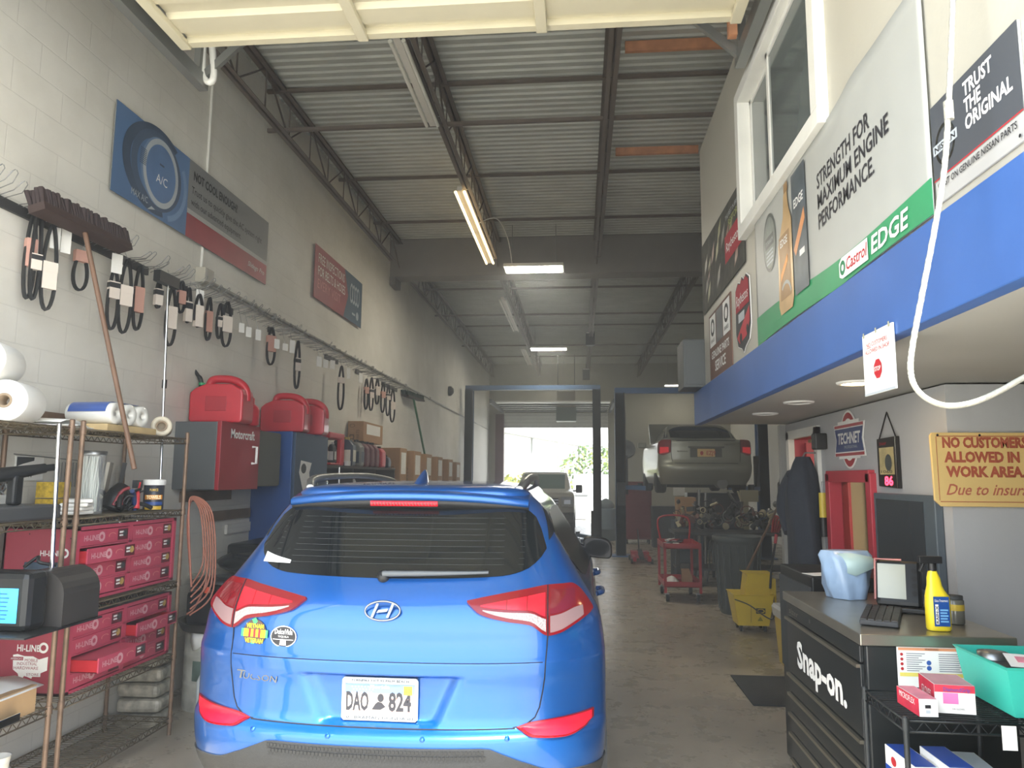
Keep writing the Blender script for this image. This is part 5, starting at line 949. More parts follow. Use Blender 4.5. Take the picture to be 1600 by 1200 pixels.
# ---- engine oil banner
bwh = mat('banner_white', (168, 170, 166), .45, var=.03); bgn = mat('banner_green', (56, 140, 96), .45, var=.1, vs_=3)
t = thing('oil_banner', 'pale grey vinyl banner about engine strength with a green foot', 'banner', (XM, 3.3, 2.48))
NU, NV = 60, 14; ya, yb = 4.44, 2.24; g = []
def bz(i, j):
    s = i/NU; v = j/NV; y = ya+(yb-ya)*s
    top = 3.245+.012*math.sin(s*9)+(.035*(s-.55) if s > .55 else 0); bot = 2.482+.012*abs(math.sin(s*5))
    dep = .010+.0012*math.sin(s*9+v*3)+.012*math.exp(-((s-.70-.5*(v-.9))/.06)**2)*max(0, v-.72)*3
    return V((XM+.028-dep, y, bot+(top-bot)*v))
vv = [bz(i, j) for i in range(NU+1) for j in range(NV+1)]; q = MB()
q.add(vv, [(i*(NV+1)+j, (i+1)*(NV+1)+j, (i+1)*(NV+1)+j+1, i*(NV+1)+j+1) for i in range(NU) for j in range(NV)], bwh, True)
for i in range(NU):
    gz = lambda k: 2.60+.05*(1-k/NU)**2+.012*math.sin(k/NU*7); P_ = []
    for k in (i, i+1):
        A = vv[k*(NV+1)]; Bq = vv[k*(NV+1)+2]; P_ += [A+V((-.003, 0, 0)), V((min(A.x, Bq.x)-.003, A.y, gz(k)))]
    q.add([P_[0], P_[2], P_[3], P_[1]], [(0, 1, 2, 3)], bgn)
q.build('sheet', t, world=True, solid=.003)
q = MB(); H = .0125
tk = mat('banner_text', (52, 52, 56), .5)
for s_, z, w_ in (('STRENGTH FOR', 2.985, .60), ('MAXIMUM ENGINE', 2.893, .76), ('PERFORMANCE.', 2.80, .625)): q.text(MF, s_, my(3.27), z, .09, tk, H, w=w_, hgt=.070, bold=.018)
q.ell(MF, my(4.10), 3.01, .13, .165, H, mat('badge_grey', (124, 132, 128), .4, var=.2, vs_=20), 32); q.ring(MF, my(4.10), 3.01, .13, .165, .88, H+.0004, mat('badge_dark', (78, 84, 82), .4), 32); q.rect(MF, my(4.19), 2.985, my(4.01), 3.05, H+.0008, mat('badge_dark', (78, 84, 82), .4)); q.text(MF, 'TITANIUM', my(4.10), 3.003, .03, bsil, H+.0012, w=.15, al='c', hgt=.026)
for k in range(4): q.rect(MF, my(4.17+.0*k), 2.89+.022*k, my(4.03), 2.90+.022*k, H+.0008, bsil)
gb = mat('bottle_gold', (196, 164, 116), .35, .3, var=.12, vs_=8); gbd = mat('bottle_gold_dark', (160, 126, 84), .4, .3)
q.poly(MF, [(my(3.90), 2.55), (my(3.69), 2.55), (my(3.66), 2.60), (my(3.66), 3.0), (my(3.70), 3.07), (my(3.72), 3.16), (my(3.78), 3.16), (my(3.80), 3.05), (my(3.91), 2.92), (my(3.93), 2.6)], H+.0052, gb); q.rect(MF, my(3.77), 3.16, my(3.70), 3.21, H+.0062, gbd)
q.rect(MF, my(3.89), 2.62, my(3.70), 2.96, H+.0062, gbd); q.text(MF, 'EDGE', my(3.80), 2.90, .04, wht, H+.0070, w=.13, al='c', hgt=.04, bold=.02); q.poly(MF, [(my(3.87), 2.72), (my(3.74), 2.80), (my(3.74), 2.84), (my(3.87), 2.76)], H+.0070, mat('label_orange', (226, 150, 60), .4)); q.ring(MF, my(3.79), 2.62, .1, .09, .8, H+.0070, bwh, 20, .2, 2.4)
q.rect(MF, my(3.64), 2.59, my(3.42), 3.2, H+.0052, mat('banner_engine', (74, 84, 92), .4, var=.35, vs_=9)); q.text(MF, 'EDGE', my(3.53), 3.02, .05, wht, H+.0062, w=.15, al='c', hgt=.045, bold=.02); q.poly(MF, [(my(3.63), 2.82), (my(3.45), 2.98), (my(3.44), 2.92), (my(3.60), 2.78)], H+.0062, mat('banner_amber', (204, 140, 92), .4)); q.rect(MF, my(3.54), 2.76, my(3.46), 2.79, H+.0062, wht)
lg = [(my(3.03), 2.515), (my(3.0), 2.502), (my(2.73), 2.502), (my(2.73), 2.585), (my(3.0), 2.588), (my(3.03), 2.57)]; q.poly(MF, lg, H+.005, wht); q.ring(MF, my(2.99), 2.545, .03, .03, .45, H+.0058, mat('logo_green', (40, 120, 80), .5), 18); q.text(MF, 'Castrol', my(2.955), 2.523, .05, redink, H+.0058, w=.21, hgt=.05, bold=.015, shear=.2)
q.text(MF, 'EDGE', my(2.70), 2.512, .07, wht, H+.005, w=.30, hgt=.066, bold=.02, shear=.15); q.build('lettering', t, world=True)
q = MB()
for y, z in ((4.40, 3.2), (3.65, 3.22), (2.95, 3.22), (2.27, 3.2)): q.lathe((XM+.022, y, z), [(.009, 0), (.007, .008), (0, .009)], dkgray, 10, (-1, 0, 0))
# ---- grey parts sign
y0, y1, z0, z1 = 2.232, 1.782, 2.515, 2.822; t = thing('parts_sign', 'dark grey TRUST THE ORIGINAL metal sign at the near end of the white wall', 'sign', (XM+.02, 2.0, z0)); nd = mat('sign_grey', (78, 82, 88), .35); ns = mat('sign_silver', (176, 176, 174), .35)
q = MB(); q.b(XM+.022, XM+.03, y1, y0, z0, z1, ns); q.rect(MF, my(y0), z0+.075, my(y1), z1, .006, nd); q.rect(MF, my(y0), z0+.072, my(y1), z0+.076, .0065, redink); q.build('plate', t, world=True, bevel=.002)
q = MB(); q.ring(MF, my(2.155), z0+.165, .058, .062, .82, .0068, chrome, 36); q.rect(MF, my(2.225), z0+.150, my(2.085), z0+.180, .0072, bsil); q.text(MF, 'NISSAN', my(2.155), z0+.156, .02, ink, .0078, w=.12, al='c', hgt=.018, bold=.02)
for s_, v, w_ in (('TRUST', .243, .145), ('THE', .194, .085), ('ORIGINAL', .145, .225)): q.text(MF, s_, my(2.04), z0+v, .05, wht, .0072, w=w_, hgt=.041, bold=.03)
q.text(MF, 'INSIST ON GENUINE NISSAN PARTS', my(2.21), z0+.040, .02, ink, .0075, w=.40, hgt=.020, bold=.01)
for y in (2.215, 1.80): q.ell(MF, my(y), z0+.015, .005, .005, .009, ink, 10)
q.build('lettering', t, world=True)
# ---- posters at the far end
pd = mat('poster_dark', (66, 66, 58), .75, var=.5, vs_=9)
t = thing('poster', 'wide dark collage poster with a red panel on the far end of the white wall', 'poster', (XM+.02, 5.5, 3.09)); q = MB(); q.poly(MF, [(my(6.36), 3.09), (my(4.73), 3.09), (my(4.72), 3.66), (my(6.36), 3.70)], .005, pd); q.build('sheet', t, world=True, solid=.002)
q = MB(); q.rect(MF, my(5.35), 3.25, my(4.8), 3.45, .008, mat('poster_red', (164, 44, 54), .75, var=.1)); q.text(MF, 'Raybestos', my(5.3), 3.32, .06, wht, .010, w=.44, hgt=.07, shear=.2); q.text(MF, 'THE BEST IN BRAKES', my(5.3), 3.56, .04, bsil, .009, w=.5, hgt=.035); q.text(MF, 'RESTORED', my(5.2), 3.49, .04, mat('poster_lime', (166, 176, 90), .5), .009, w=.4, hgt=.05)
for k in range(16): u = my(6.3-random.random()*1.4); v = 3.12+random.random()*.4; q.poly(MF, [(u, v), (u+.12, v+.05), (u+.16, v+.16), (u+.05, v+.1)], .007, [mat('poster_olive', (136, 136, 92), .5), mat('poster_brown', (120, 84, 70), .5), mat('poster_steel', (104, 104, 96), .5)][k % 3])
q.build('printing', t, world=True)
t = thing('shield_sign', 'tall shield shaped sign with a red car beside the oil banner', 'sign', (XM+.02, 4.85, 2.52)); shp = [(0, .50), (-.05, .47), (-.12, .49), (-.20, .45), (-.21, .30), (-.215, .15), (-.16, .06), (-.05, .03), (0, 0), (.05, .03), (.16, .06), (.215, .15), (.21, .30), (.20, .45), (.12, .49), (.05, .47)]; sf = Fr((XM+.026, 4.85, 2.52), (0, -1, 0), (0, 0, 1))
q = MB(); q.prism(sf, [(x*1.06, y*1.02-.005) for x, y in shp], 0, .004, wht); q.prism(sf, shp, .004, .006, mat('shield_dark', (64, 66, 66), .7)); q.build('plate', t, world=True)
q = MB(); q.poly(sf, [(-.20, .29), (.20, .29), (.19, .44), (.11, .48), (.05, .46), (0, .49), (-.05, .46), (-.11, .48), (-.19, .44)], .008, mat('shield_red', (158, 40, 54), .7)); q.text(sf, 'Raybestos', 0, .33, .06, wht, .010, w=.34, al='c', hgt=.075, shear=.2); q.poly(sf, [(-.18, .12), (.02, .20), (.2, .27), (.2, .17), (.1, .09), (-.1, .07)], .008, mat('shield_car', (176, 46, 58), .6)); q.ell(sf, -.06, .10, .035, .035, .009, ink, 14); q.ell(sf, .13, .13, .03, .03, .009, ink, 14); q.rect(sf, -.12, .21, .06, .27, .0085, bsil); q.build('printing', t, world=True)
t = thing('poster', 'brown and white service poster low on the far end of the white wall', 'poster', (XM+.02, 5.66, 2.49)); q = MB(); q.b(XM+.022, XM+.03, 5.23, 6.10, 2.485, 3.02, mat('poster_umber', (112, 84, 72), .75, var=.1)); q.build('sheet', t, world=True)
q = MB()
for y, c_ in ((6.06, wht), (5.78, nd), (5.51, wht)): q.rect(MF, my(y), 2.75, my(y-.25), 3.0, .006, c_)
for y in (5.93, 5.38): q.ring(MF, my(y), 2.90, .08, .07, .6, .008, ink, 20); q.text(MF, 'BRAKES', my(y), 2.78, .03, ink, .008, w=.16, al='c', hgt=.03)
q.text(MF, 'GENUINE PARTS', my(5.66), 2.65, .05, wht, .006, w=.7, al='c', hgt=.06, bold=.02); q.text(MF, 'SERVICE', my(5.66), 2.54, .06, wht, .006, w=.42, al='c', hgt=.08, bold=.02); q.build('printing', t, world=True)
# ---- paper sign taped to the fascia
t = thing('paper_sign', 'white NO CUSTOMERS paper with a stop sign taped to the blue beam', 'sign', (XM-.01, 2.645, 2.0)); pfz = Fr((XM-.007, 2.78, 2.0), (0, -1, 0), (0, 0, 1)); q = MB(); q.prism(pfz, [(0, 0), (.262, 0), (.262, .222), (0, .222)], -.004, .002, paper); q.rect(pfz, 0, 0, .262, .008, .003, bsil); q.build('sheet', t, world=True)
q = MB(); q.text(pfz, 'NO CUSTOMERS', .13, .172, .02, redink, .004, w=.18, al='c', hgt=.016); q.text(pfz, 'ALLOWED IN SHOP', .13, .148, .02, redink, .004, w=.21, al='c', hgt=.016); q.rect(pfz, .042, .168, .08, .170, .004, redink)
o8 = [(.13+.036*math.cos(PI/8+PI*k/4), .085+.036*math.sin(PI/8+PI*k/4)) for k in range(8)]; q.poly(pfz, o8, .004, redink); q.text(pfz, 'STOP', .13, .078, .02, wht, .005, w=.052, al='c', hgt=.016, bold=.02); q.build('lettering', t, world=True)
q = MB(); [q.rect(pfz, u-.006, .212, u+.006, .230, .005, mat('tape', (170, 168, 140), .3)) for u in (.02, .13, .24)]; q.build('tape', t, world=True)
# ---- recessed lights
for i, (y, lb) in enumerate(((3.85, 'lit recessed light, nearest of three in the grey soffit'), (4.84, 'dark recessed light, middle of three in the grey soffit'), (5.70, 'dark recessed light, farthest of three in the grey soffit'))):
    t = thing('recessed_light', lb, 'ceiling light', (1.40, y, ZM0)); z = ZM0+.01; q = MB(); q.lathe((1.40, y, z-.012), [(.068, .011), (.072, 0), (.092, .004), (.095, .012)], wht, 32); q.build('trim_ring', t, world=True)
    q = MB(); q.lathe((1.40, y, z-.004), [(.070, 0), (.0, .002)], mat('lamp_lit', (255, 214, 150), .4, emit=14) if i == 0 else mat('lamp_dark', (92, 90, 86), .4), 24); q.build('lamp', t, world=True)
# ---- rope
R_ = [onY(x, y, 1.9) for x, y in ((1491, -60), (1487, 60), (1482, 170), (1476, 260), (1462, 350), (1441, 460), (1426, 540), (1423, 580), (1431, 606), (1452, 625), (1482, 634), (1520, 629), (1560, 612), (1600, 590), (1660, 560))]
t = thing('rope', 'white pull rope hanging in a loop at the near right', 'rope'); t.location = R_[10]
q = MB(); pts = spline(R_, 10); q.tube(pts, .0072, mat('rope_white', (158, 156, 146), .7, var=.12, vs_=60, bump=.3, bs=120), 8)
q.build('cord', t, world=True)
q = MB(); tw = []
for ph in (0, 2.1, 4.2):
    pp = []
    for i, p in enumerate(pts): pp.append(p+V((math.cos(i*.9+ph), .0, math.sin(i*.9+ph)*.6))*.0042)
    q.tube(pp, .0042, MATS['rope_white'], 5)
q.tube([R_[2]+V((0, 0, -.03)), R_[2]+V((0, 0, .02))], .012, MATS['rope_white'], 8); q.build('strands', t, world=True)
# ---- wall signs in the lower part
t = thing('shop_sign', 'red white and blue badge shaped sign on the grey office wall', 'sign', (XR-.01, 5.22, 1.77)); tf = Fr((XR-.006, 5.22, 1.77), (0, -1, 0), (0, 0, 1)); tb_ = mat('technet_blue', (46, 66, 120), .4); tr_ = mat('technet_red', (168, 52, 62), .4)
E_ = lambda a, b2, n=24: [(a*math.cos(2*PI*k/n), .2+b2*math.sin(2*PI*k/n)) for k in range(n)]
q = MB(); q.prism(tf, E_(.16, .2), -.002, .003, wht); q.prism(tf, [(-.29, .09), (.29, .08), (.25, .2), (.29, .31), (-.29, .31), (-.25, .2)], -.002, .003, wht); q.build('plate', t, world=True)
q = MB(); q.ring(tf, 0, .2, .145, .185, .78, .004, tr_, 40); q.rect(tf, -.20, .07, .20, .33, .0045, wht); q.rect(tf, -.27, .285, .27, .305, .005, tr_); q.rect(tf, -.27, .09, .27, .11, .005, tr_); q.poly(tf, [(-.265, .118), (.265, .118), (.235, .2), (.265, .278), (-.265, .278), (-.235, .2)], .005, tb_); q.text(tf, 'TECHNET', 0, .175, .08, wht, .007, w=.42, al='c', hgt=.075, bold=.03, shear=.15); q.text(tf, 'PROFESSIONAL', .04, .14, .02, bsil, .007, w=.24, al='c', hgt=.02); q.build('lettering', t, world=True)
t = thing('display_clock', 'black hanging display clock with glowing red digits on the office wall', 'clock', (XR-.02, 4.57, 1.65)); cf = Fr((XR-.022, 4.715, 1.65), (0, -1, 0), (0, 0, 1)); q = MB(); q.prism(cf, [(0, .01), (.28, 0), (.28, .30), (0, .295)], -.018, 0, black); q.build('case', t, world=True)
q = MB(); q.rect(cf, .03, .08, .24, .24, .001, mat('clock_face', (196, 180, 126), .3, var=.3, vs_=9)); q.ell(cf, .16, .15, .05, .05, .002, mat('clock_spot', (70, 76, 76), .4), 14); q.rect(cf, .26, .0, .275, .30, .002, chrome); q.text(cf, 'SNAP', .04, .255, .02, redink, .001, w=.1, hgt=.018); q.text(cf, '1060', .05, .088, .02, ink, .002, w=.16, hgt=.018)
q.build('face', t, world=True); q = MB(); q.text(cf, '86', .09, .018, .05, mat('digit_red', (255, 40, 60), .4, emit=3), .001, w=.12, hgt=.052, bold=.03); q.build('digits', t, world=True)
q = MB(); q.tube([(XR-.012, 4.70, 1.945), (XR-.008, 4.58, 2.10), (XR-.012, 4.46, 1.945)], .004, ink, 6); q.build('cord', t, world=True)
t = thing('screen_board', 'large dark wall screen on the grey office wall behind the tool chest', 'screen', (XR-.03, 4.36, 1.14)); q = MB(); q.b(XR-.045, XR-.002, 3.97, 4.75, 1.10, 1.62, mat('bezel_slate', (84, 94, 102), .4)); q.build('bezel', t, world=True, bevel=.006); MB().b(XR-.048, XR-.044, 4.09, 4.71, 1.13, 1.585, mat('screen_slate', (58, 64, 70), .25)).build('panel', t, world=True)
# ---- plywood notice
t = thing('plywood_sign', 'yellow plywood NO CUSTOMERS ALLOWED IN WORK AREA notice', 'sign', (2.1, 3.86, 1.57)); sf = Fr((1.745, 3.862, 1.57), (1, 0, 0), (0, 0, 1)); q = MB(); q.prism(sf, [(.035, 0), (.86, 0), (.86, .365), (.01, .365), (0, .35), (.005, .03)], -.012, .004, mat('sign_ply', (226, 196, 130), .5, var=.06, vs_=4)); q.build('board', t, world=True, bevel=.003)
q = MB(); bi = mat('sign_brown', (176, 92, 70), .6)
for s_, u, v, w_, h_ in (('NO CUSTOMERS', .055, .292, .40, .050), ('ALLOWED IN', .06, .220, .355, .050), ('WORK AREA.', .065, .148, .37, .050)): q.text(sf, s_, u, v, .06, bi, .006, w=w_, hgt=h_, bold=.05)
q.text(sf, 'Due to insurance regulations', .06, .058, .06, mat('sign_script', (186, 104, 84), .6), .006, w=.80, hgt=.055, bold=.01, shear=.35); q.text(sf, 'W', .48, .25, .1, bi, .006, hgt=.09, w=.07)
for a, b2 in (((.03, .022), (.85, .024)), ((.03, .345), (.85, .347))): q.rect(sf, a[0], a[1], b2[0], b2[1]+.002, .005, bi)
q.rect(sf, .026, .03, .029, .345, .005, bi)
for u in (.035, .235): q.ell(sf, u, .352, .006, .006, .006, ink, 10)
q.build('lettering', t, world=True)
t = thing('work_coat', 'blue garment hanging at the right edge beside the plywood notice', 'coat', (2.30, 3.82, 1.05)); q = MB(); q.loft([[V((2.33+r_*math.cos(a), 3.83+.35*r_*math.sin(a), z)) for a in [2*PI*k/14 for k in range(14)]] for z, r_ in ((1.0, .14), (1.2, .15), (1.4, .13), (1.52, .06))], mat('coat_blue', (78, 88, 110), .8), cap=True); q.build('coat', t, world=True); t.location = (2.3, 3.82, 1.0)
for ch in t.children: ch.location = (0, 0, .05)
# ---- jacket on the door frame
t = thing('jacket', 'dark navy work jacket hanging by the red door of the office wall', 'jacket', (1.72, 5.85, .95)); jk = mat('jacket_navy', (46, 52, 62), .85, var=.12, vs_=10, bump=.3, bs=14); rings = []
for z, w_, d_, yo in ((.93, .20, .10, .0), (1.05, .21, .11, 0), (1.25, .20, .11, 0), (1.45, .20, .12, .02), (1.60, .19, .12, .03), (1.72, .15, .10, 0), (1.82, .09, .07, -.02), (1.87, .05, .05, -.03)):
    rings.append([V((1.715+d_*math.cos(a)*(1+.10*math.sin(5*a+z*6)), 5.91+yo+w_*math.sin(a)*(1+.07*math.sin(6*a+z*4)), z)) for a in [2*PI*k/28 for k in range(28)]])
q = MB(); q.loft(rings, jk, cap=True); q.build('body', t, world=True); q = MB(); q.tube(spline([(1.70, 6.05, 1.72), (1.66, 6.17, 1.58), (1.655, 6.19, 1.40), (1.67, 6.13, 1.28)], 6), [.075]*6+[.07]*6+[.055]*7, jk, 12); q.build('sleeve', t, world=True); MB().tube([(1.84, 5.88, 1.90), (1.73, 5.88, 1.90), (1.71, 5.88, 1.86)], .007, steel, 6).build('hanger', t, world=True)
t = thing('hook_box', 'small black box fixed beside the red door above the jacket', 'box', (XR-.06, 5.72, 1.93)); MB().b(XR-.09, XR, 5.68, 5.78, 1.92, 2.04, black).build('housing', t, world=True, bevel=.01)
t = thing('spray_can', 'yellow and black can hanging between the jacket and red window', 'can', (1.79, 5.70, 1.40)); MB().cyl((1.79, 5.70, 1.42), (1.79, 5.70, 1.60), .026, mat('can_yellow', (212, 190, 70), .4)).build('can', t, world=True); MB().cyl((1.79, 5.70, 1.28), (1.79, 5.70, 1.42), .028, black).build('grip', t, world=True); MB().tube([(1.79, 5.70, 1.60), (1.79, 5.70, 1.68), (1.845, 5.70, 1.68)], .004, steel, 5).build('hook', t, world=True)
# ---- tool chest
x0, x1, ya, yb, zt = 1.10, 1.66, 3.10, 4.19, 1.10; tcb = mat('chest_black', (34, 37, 38), .35, coat=.2); brz = mat('chest_rail', (176, 170, 152), .3, .9)
t = thing('tool_chest', 'black roller tool chest with white lettering and a steel top', 'tool chest', (1.38, 3.64, 0)); MB().b(x0+.012, x1, ya, yb, .14, 1.055, tcb).build('body', t, world=True, bevel=.006); MB().b(x0-.012, x1+.01, ya-.012, yb+.012, 1.056, zt, mat('chest_top', (166, 162, 150), .32, .85, var=.1)).build('steel_top', t, world=True, bevel=.004)
tf_ = Fr((x0, yb, 0), (0, -1, 0), (0, 0, 1)); L = yb-ya
for k, (za, zb) in enumerate(((.985, 1.05), (.70, .978), (.60, .692), (.50, .592), (.40, .492), (.27, .392), (.15, .262))):
    dr = MB().b(x0-.004, x0+.012, ya+.025, yb-.025, za, zb, tcb).build('drawer', t, world=True, bevel=.003)
    if k: MB().bo((x0-.010, (ya+yb)/2, zb-.008), .016, L-.06, .014, brz).build('rail_handle', dr).location = tuple(-V(t.location))
    if k == 0:
        q = MB(); q.text(tf_, 'sizer', .08, za+.018, .04, brz, .006, w=.16, hgt=.03, shear=.2); q.text(tf_, '*', .42, za+.01, .06, brz, .006, hgt=.04); q.build('badge', dr).location = tuple(-V(t.location))
    if k == 1:
        q = MB(); q.text(tf_, 'Snap-on.', .20, .765, .1, wht, .006, w=.70, hgt=.125, bold=.035); q.build('lettering', dr).location = tuple(-V(t.location))
for x in (x0+.07, x1-.07):
    for y in (ya+.1, yb-.1): q = MB(); q.cyl((x-.018, y, .06), (x+.018, y, .06), .06, rubber, n=18); q.bo((x, y, .12), .05, .07, .04, steel); q.build('caster', t, world=True)
lf = Fr((1.225, ya-.002, .905), (1, 0, 0), (0, 0, 1)); q = MB(); q.rect(lf, 0, 0, .265, .15, .001, paper); q.rect(lf, .006, .137, .26, .147, .002, mat('label_salmon', (220, 150, 110), .5)); q.rect(lf, .008, .04, .26, .054, .002, mat('label_yellow', (232, 216, 110), .5)); q.text(lf, 'CAUTION', .13, .0425, .01, ink, .003, w=.05, al='c', hgt=.009); q.text(lf, 'WARNING', .13, .1385, .01, ink, .003, w=.05, al='c', hgt=.008)
for i in range(9): q.rect(lf, .035, .124-.008*i, .105-.012*(i % 3), .127-.008*i, .002, mat('label_line', (130, 130, 140), .6)); q.rect(lf, .155, .124-.008*i, .245-.015*(i % 2), .127-.008*i, .002, MATS['label_line'])
for k in range(4): q.ell(lf, .018, .122-.018*k, .006, .006, .002, redink, 12)
for k in range(2): q.ell(lf, .118, .092-.02*k, .009, .009, .002, mat('label_mandatory', (60, 96, 170), .5), 14)
tag(q.build('warning_label', t, world=True), 'white printed warning label')
# things on the chest
ZC1 = zt+.002
t = thing('plastic_bag', 'pale blue plastic bag of rags on the far end of the tool chest', 'bag', (1.37, 4.0, ZC1)); rings = []
for z, w_, d_ in ((0, .09, .10), (.06, .11, .11), (.13, .115, .11), (.18, .12, .10), (.21, .125, .085), (.235, .11, .05)):
    rings.append([V((1.36+w_*math.cos(a)*(1+.08*math.sin(7*a+z*20)), 4.02+d_*math.sin(a)*(1+.10*math.sin(6*a+z*14)), ZC1+z)) for a in [2*PI*k/32 for k in range(32)]])
q = MB(); q.loft(rings, mat('bag_blue', (150, 176, 206), .3, coat=.2, var=.12, vs_=9), cap=True); q.build('bag', t, world=True); q = MB(); q.loft([[V((1.28, 3.98, ZC1+.22)), V((1.27, 3.96, ZC1+.15))], [V((1.36, 3.92, ZC1+.23)), V((1.37, 3.90, ZC1+.12))], [V((1.46, 3.94, ZC1+.21)), V((1.47, 3.92, ZC1+.16))], [V((1.51, 3.98, ZC1+.175)), V((1.49, 3.96, ZC1+.15))]], mat('bag_mint', (170, 196, 196), .4), ring=False); q.build('folded_edge', t, world=True, solid=.006)
t = thing('keyboard', 'black keyboard lying across the tool chest top', 'keyboard', (1.32, 3.55, ZC1)); KR = M.Rotation(1.15, 3, 'Z'); q = MB(); q.bo((1.30, 3.42, ZC1+.012), .40, .145, .022, mat('keyboard_dark', (52, 54, 56), .5), KR); q.build('case', t, world=True, bevel=.005); q = MB()
for i in range(14):
    for j in range(5): c = V((1.30, 3.42, 0))+KR @ V((-.19+.029*i, -.058+.029*j, 0)); q.bo((c.x, c.y, ZC1+.026), .024, .023, .006, black, KR)
tag(q.build('keys', t, world=True), kind='stuff')
t = thing('diagnostic_scanner', 'tilted black diagnostic scanner with pale screen on the tool chest', 'scanner', (1.47, 3.62, ZC1)); SR = M.Rotation(-.42, 3, 'Z') @ M.Rotation(-.45, 3, 'X'); sc = V((1.475, 3.66, ZC1+.118)); q = MB(); q.bo(sc, .19, .045, .22, blackm, SR); q.build('case', t, world=True, bevel=.018); sfr = Fr(sc+SR @ V((-.085, -.024, -.08)), SR @ V((1, 0, 0)), SR @ V((0, 0, 1))); q = MB(); q.rect(sfr, -.002, 0, .115, .165, .001, mat('screen_pale', (172, 176, 164), .15)); q.build('screen', t, world=True)
q = MB(); q.tube([sfr.p(-.012, -.01, .004), sfr.p(-.012, .185, .004), sfr.p(.10, .185, .004)], .006, mat('trim_rose', (176, 120, 116), .3, .5), 8); q.build('trim_edge', t, world=True); q = MB(); [q.ell(sfr, .15, .03+.035*k, .012, .012, .002, rubber, 14) for k in range(4)]; q.build('buttons', t, world=True); q = MB(); q.bo((1.50, 3.60, ZC1+.012), .16, .10, .022, blackm, rz=-.42); q.build('stand', t, world=True, bevel=.006)
t = thing('rag', 'small red cloth behind the scanner on the tool chest', 'rag', (1.50, 3.98, ZC1)); MB().lathe((1.535, 3.93, ZC1), [(.026, 0), (.024, .025), (.014, .045), (0, .05)], mat('cloth_red', (196, 80, 84), .8), 9).build('rag', t, world=True)
c = V((1.435, 3.20, ZC1)); t = thing('spray_bottle', 'yellow trigger bottle with a blue label on the tool chest', 'bottle', c); yb_ = mat('bottle_yellow', (236, 214, 50), .35, coat=.2); q = MB(); rings = []
for z, w_, d_, xo in ((0, .042, .026, 0), (.008, .046, .03, 0), (.10, .046, .03, 0), (.135, .044, .028, 0), (.155, .034, .024, -.006), (.175, .027, .02, -.008), (.205, .024, .018, -.01), (.225, .017, .016, -.012), (.235, .014, .014, -.012)): rings.append([c+V((xo+w_*math.copysign(abs(math.cos(a))**.7, math.cos(a)), d_*math.copysign(abs(math.sin(a))**.7, math.sin(a)), z)) for a in [2*PI*k/24 for k in range(24)]])
q.loft(rings, yb_, cap=True); q.build('bottle', t, world=True); q = MB(); q.cyl(c+V((-.012, 0, .232)), c+V((-.012, 0, .262)), .016, black); q.bo(c+V((-.02, 0, .276)), .09, .024, .028, black); q.bo(c+V((-.05, 0, .25)), .012, .016, .05, black, ry=.4); q.build('trigger', t, world=True, bevel=.003)
bf = Fr(c+V((-.036, -.0315, .02)), (1, 0, 0), (0, 0, 1)); q = MB(); q.rect(bf, .006, 0, .066, .115, .001, mat('label_navy', (34, 76, 146), .35)); q.rect(bf, .012, .008, .024, .085, .002, wht); q.text(bf, 'RAIN-X', .022, .012, .02, ink, .003, w=.068, hgt=.009, rot=PI/2, bold=.02); q.text(bf, 'Glass Treatment', .036, .095, .01, wht, .002, w=.052, al='c', hgt=.010)
for k in range(5): q.rect(bf, .030, .06-.011*k, .060-.004*(k % 2), .066-.011*k, .002, mat('label_sky', (120, 176, 220), .4))
q.build('label', t, world=True)
c = V((1.575, 3.36, ZC1)); t = thing('jar', 'glass jar with a yellow band beside the yellow bottle', 'jar', c); MB().lathe(c, [(.034, 0), (.036, .004), (.036, .095), (.030, .10), (0, .10)], mat('jar_smoke', (112, 112, 104), .1, spec=.6), 22).build('jar', t, world=True); q = MB(); wrap(q, (c.x, c.y), .0366, -3.1, -.1, c.z+.055, c.z+.08, mat('band_yellow', (216, 186, 70), .4), 14); q.build('band', t, world=True); MB().lathe(c+V((0, 0, .10)), [(.033, 0), (.033, .014), (0, .015)], dkgray, 20).build('lid', t, world=True)
t = thing('side_cabinet', 'low black cabinet past the tool chest under the jacket', 'cabinet', (1.55, 4.6, 0)); q = MB(); q.b(1.28, 1.78, 4.32, 4.98, 0, 1.16, blackm); q.build('body', t, world=True, bevel=.008); MB().b(1.268, 1.28, 4.34, 4.96, .55, 1.10, dkgray).build('door', t, world=True)
t = thing('paper_sheet', 'white paper sticking out past the plastic bag', 'paper', (1.33, 4.5, 1.165)); MB().bo((1.36, 4.42, 1.165), .16, .12, .002, paper, rz=.3).build('sheet', t, world=True)
# ---- wire cart in front of the chest
bwire = mat('cart_wire', (44, 47, 48), .5, .3)
wire_shelving('small black wire cart standing against the tool chest', 1.06, 1.46, 2.64, 2.99, (.915, .52), .925, (), bwire, bwire, .009, .022, 'cart', 'wire_cart')
ZK = .9215
def box_thing(label, c, sx, sy, sz, rz, mside, mtop, deco, name='box', cat='box'):
    t = thing(name, label, cat, c, rz); q = MB(); q.b(-sx/2, sx/2, -sy/2, sy/2, 0, sz, mside); q.rect(Fr((-sx/2, -sy/2, sz), (1, 0, 0), (0, 1, 0)), .002, .002, sx-.002, sy-.002, .0006, mtop); q.build('carton', t); q = MB(); deco(q, Fr((-sx/2, -sy/2-.0006, 0), (1, 0, 0), (0, 0, 1)), Fr((-sx/2-.0006, sy/2, 0), (0, -1, 0), (0, 0, 1)), sx, sy, sz); q.build('printing', t); return t
bxr = mat('box_red', (196, 54, 74), .5, var=.15, vs_=20); bxp = mat('box_pink', (226, 142, 160), .5, var=.2, vs_=14)
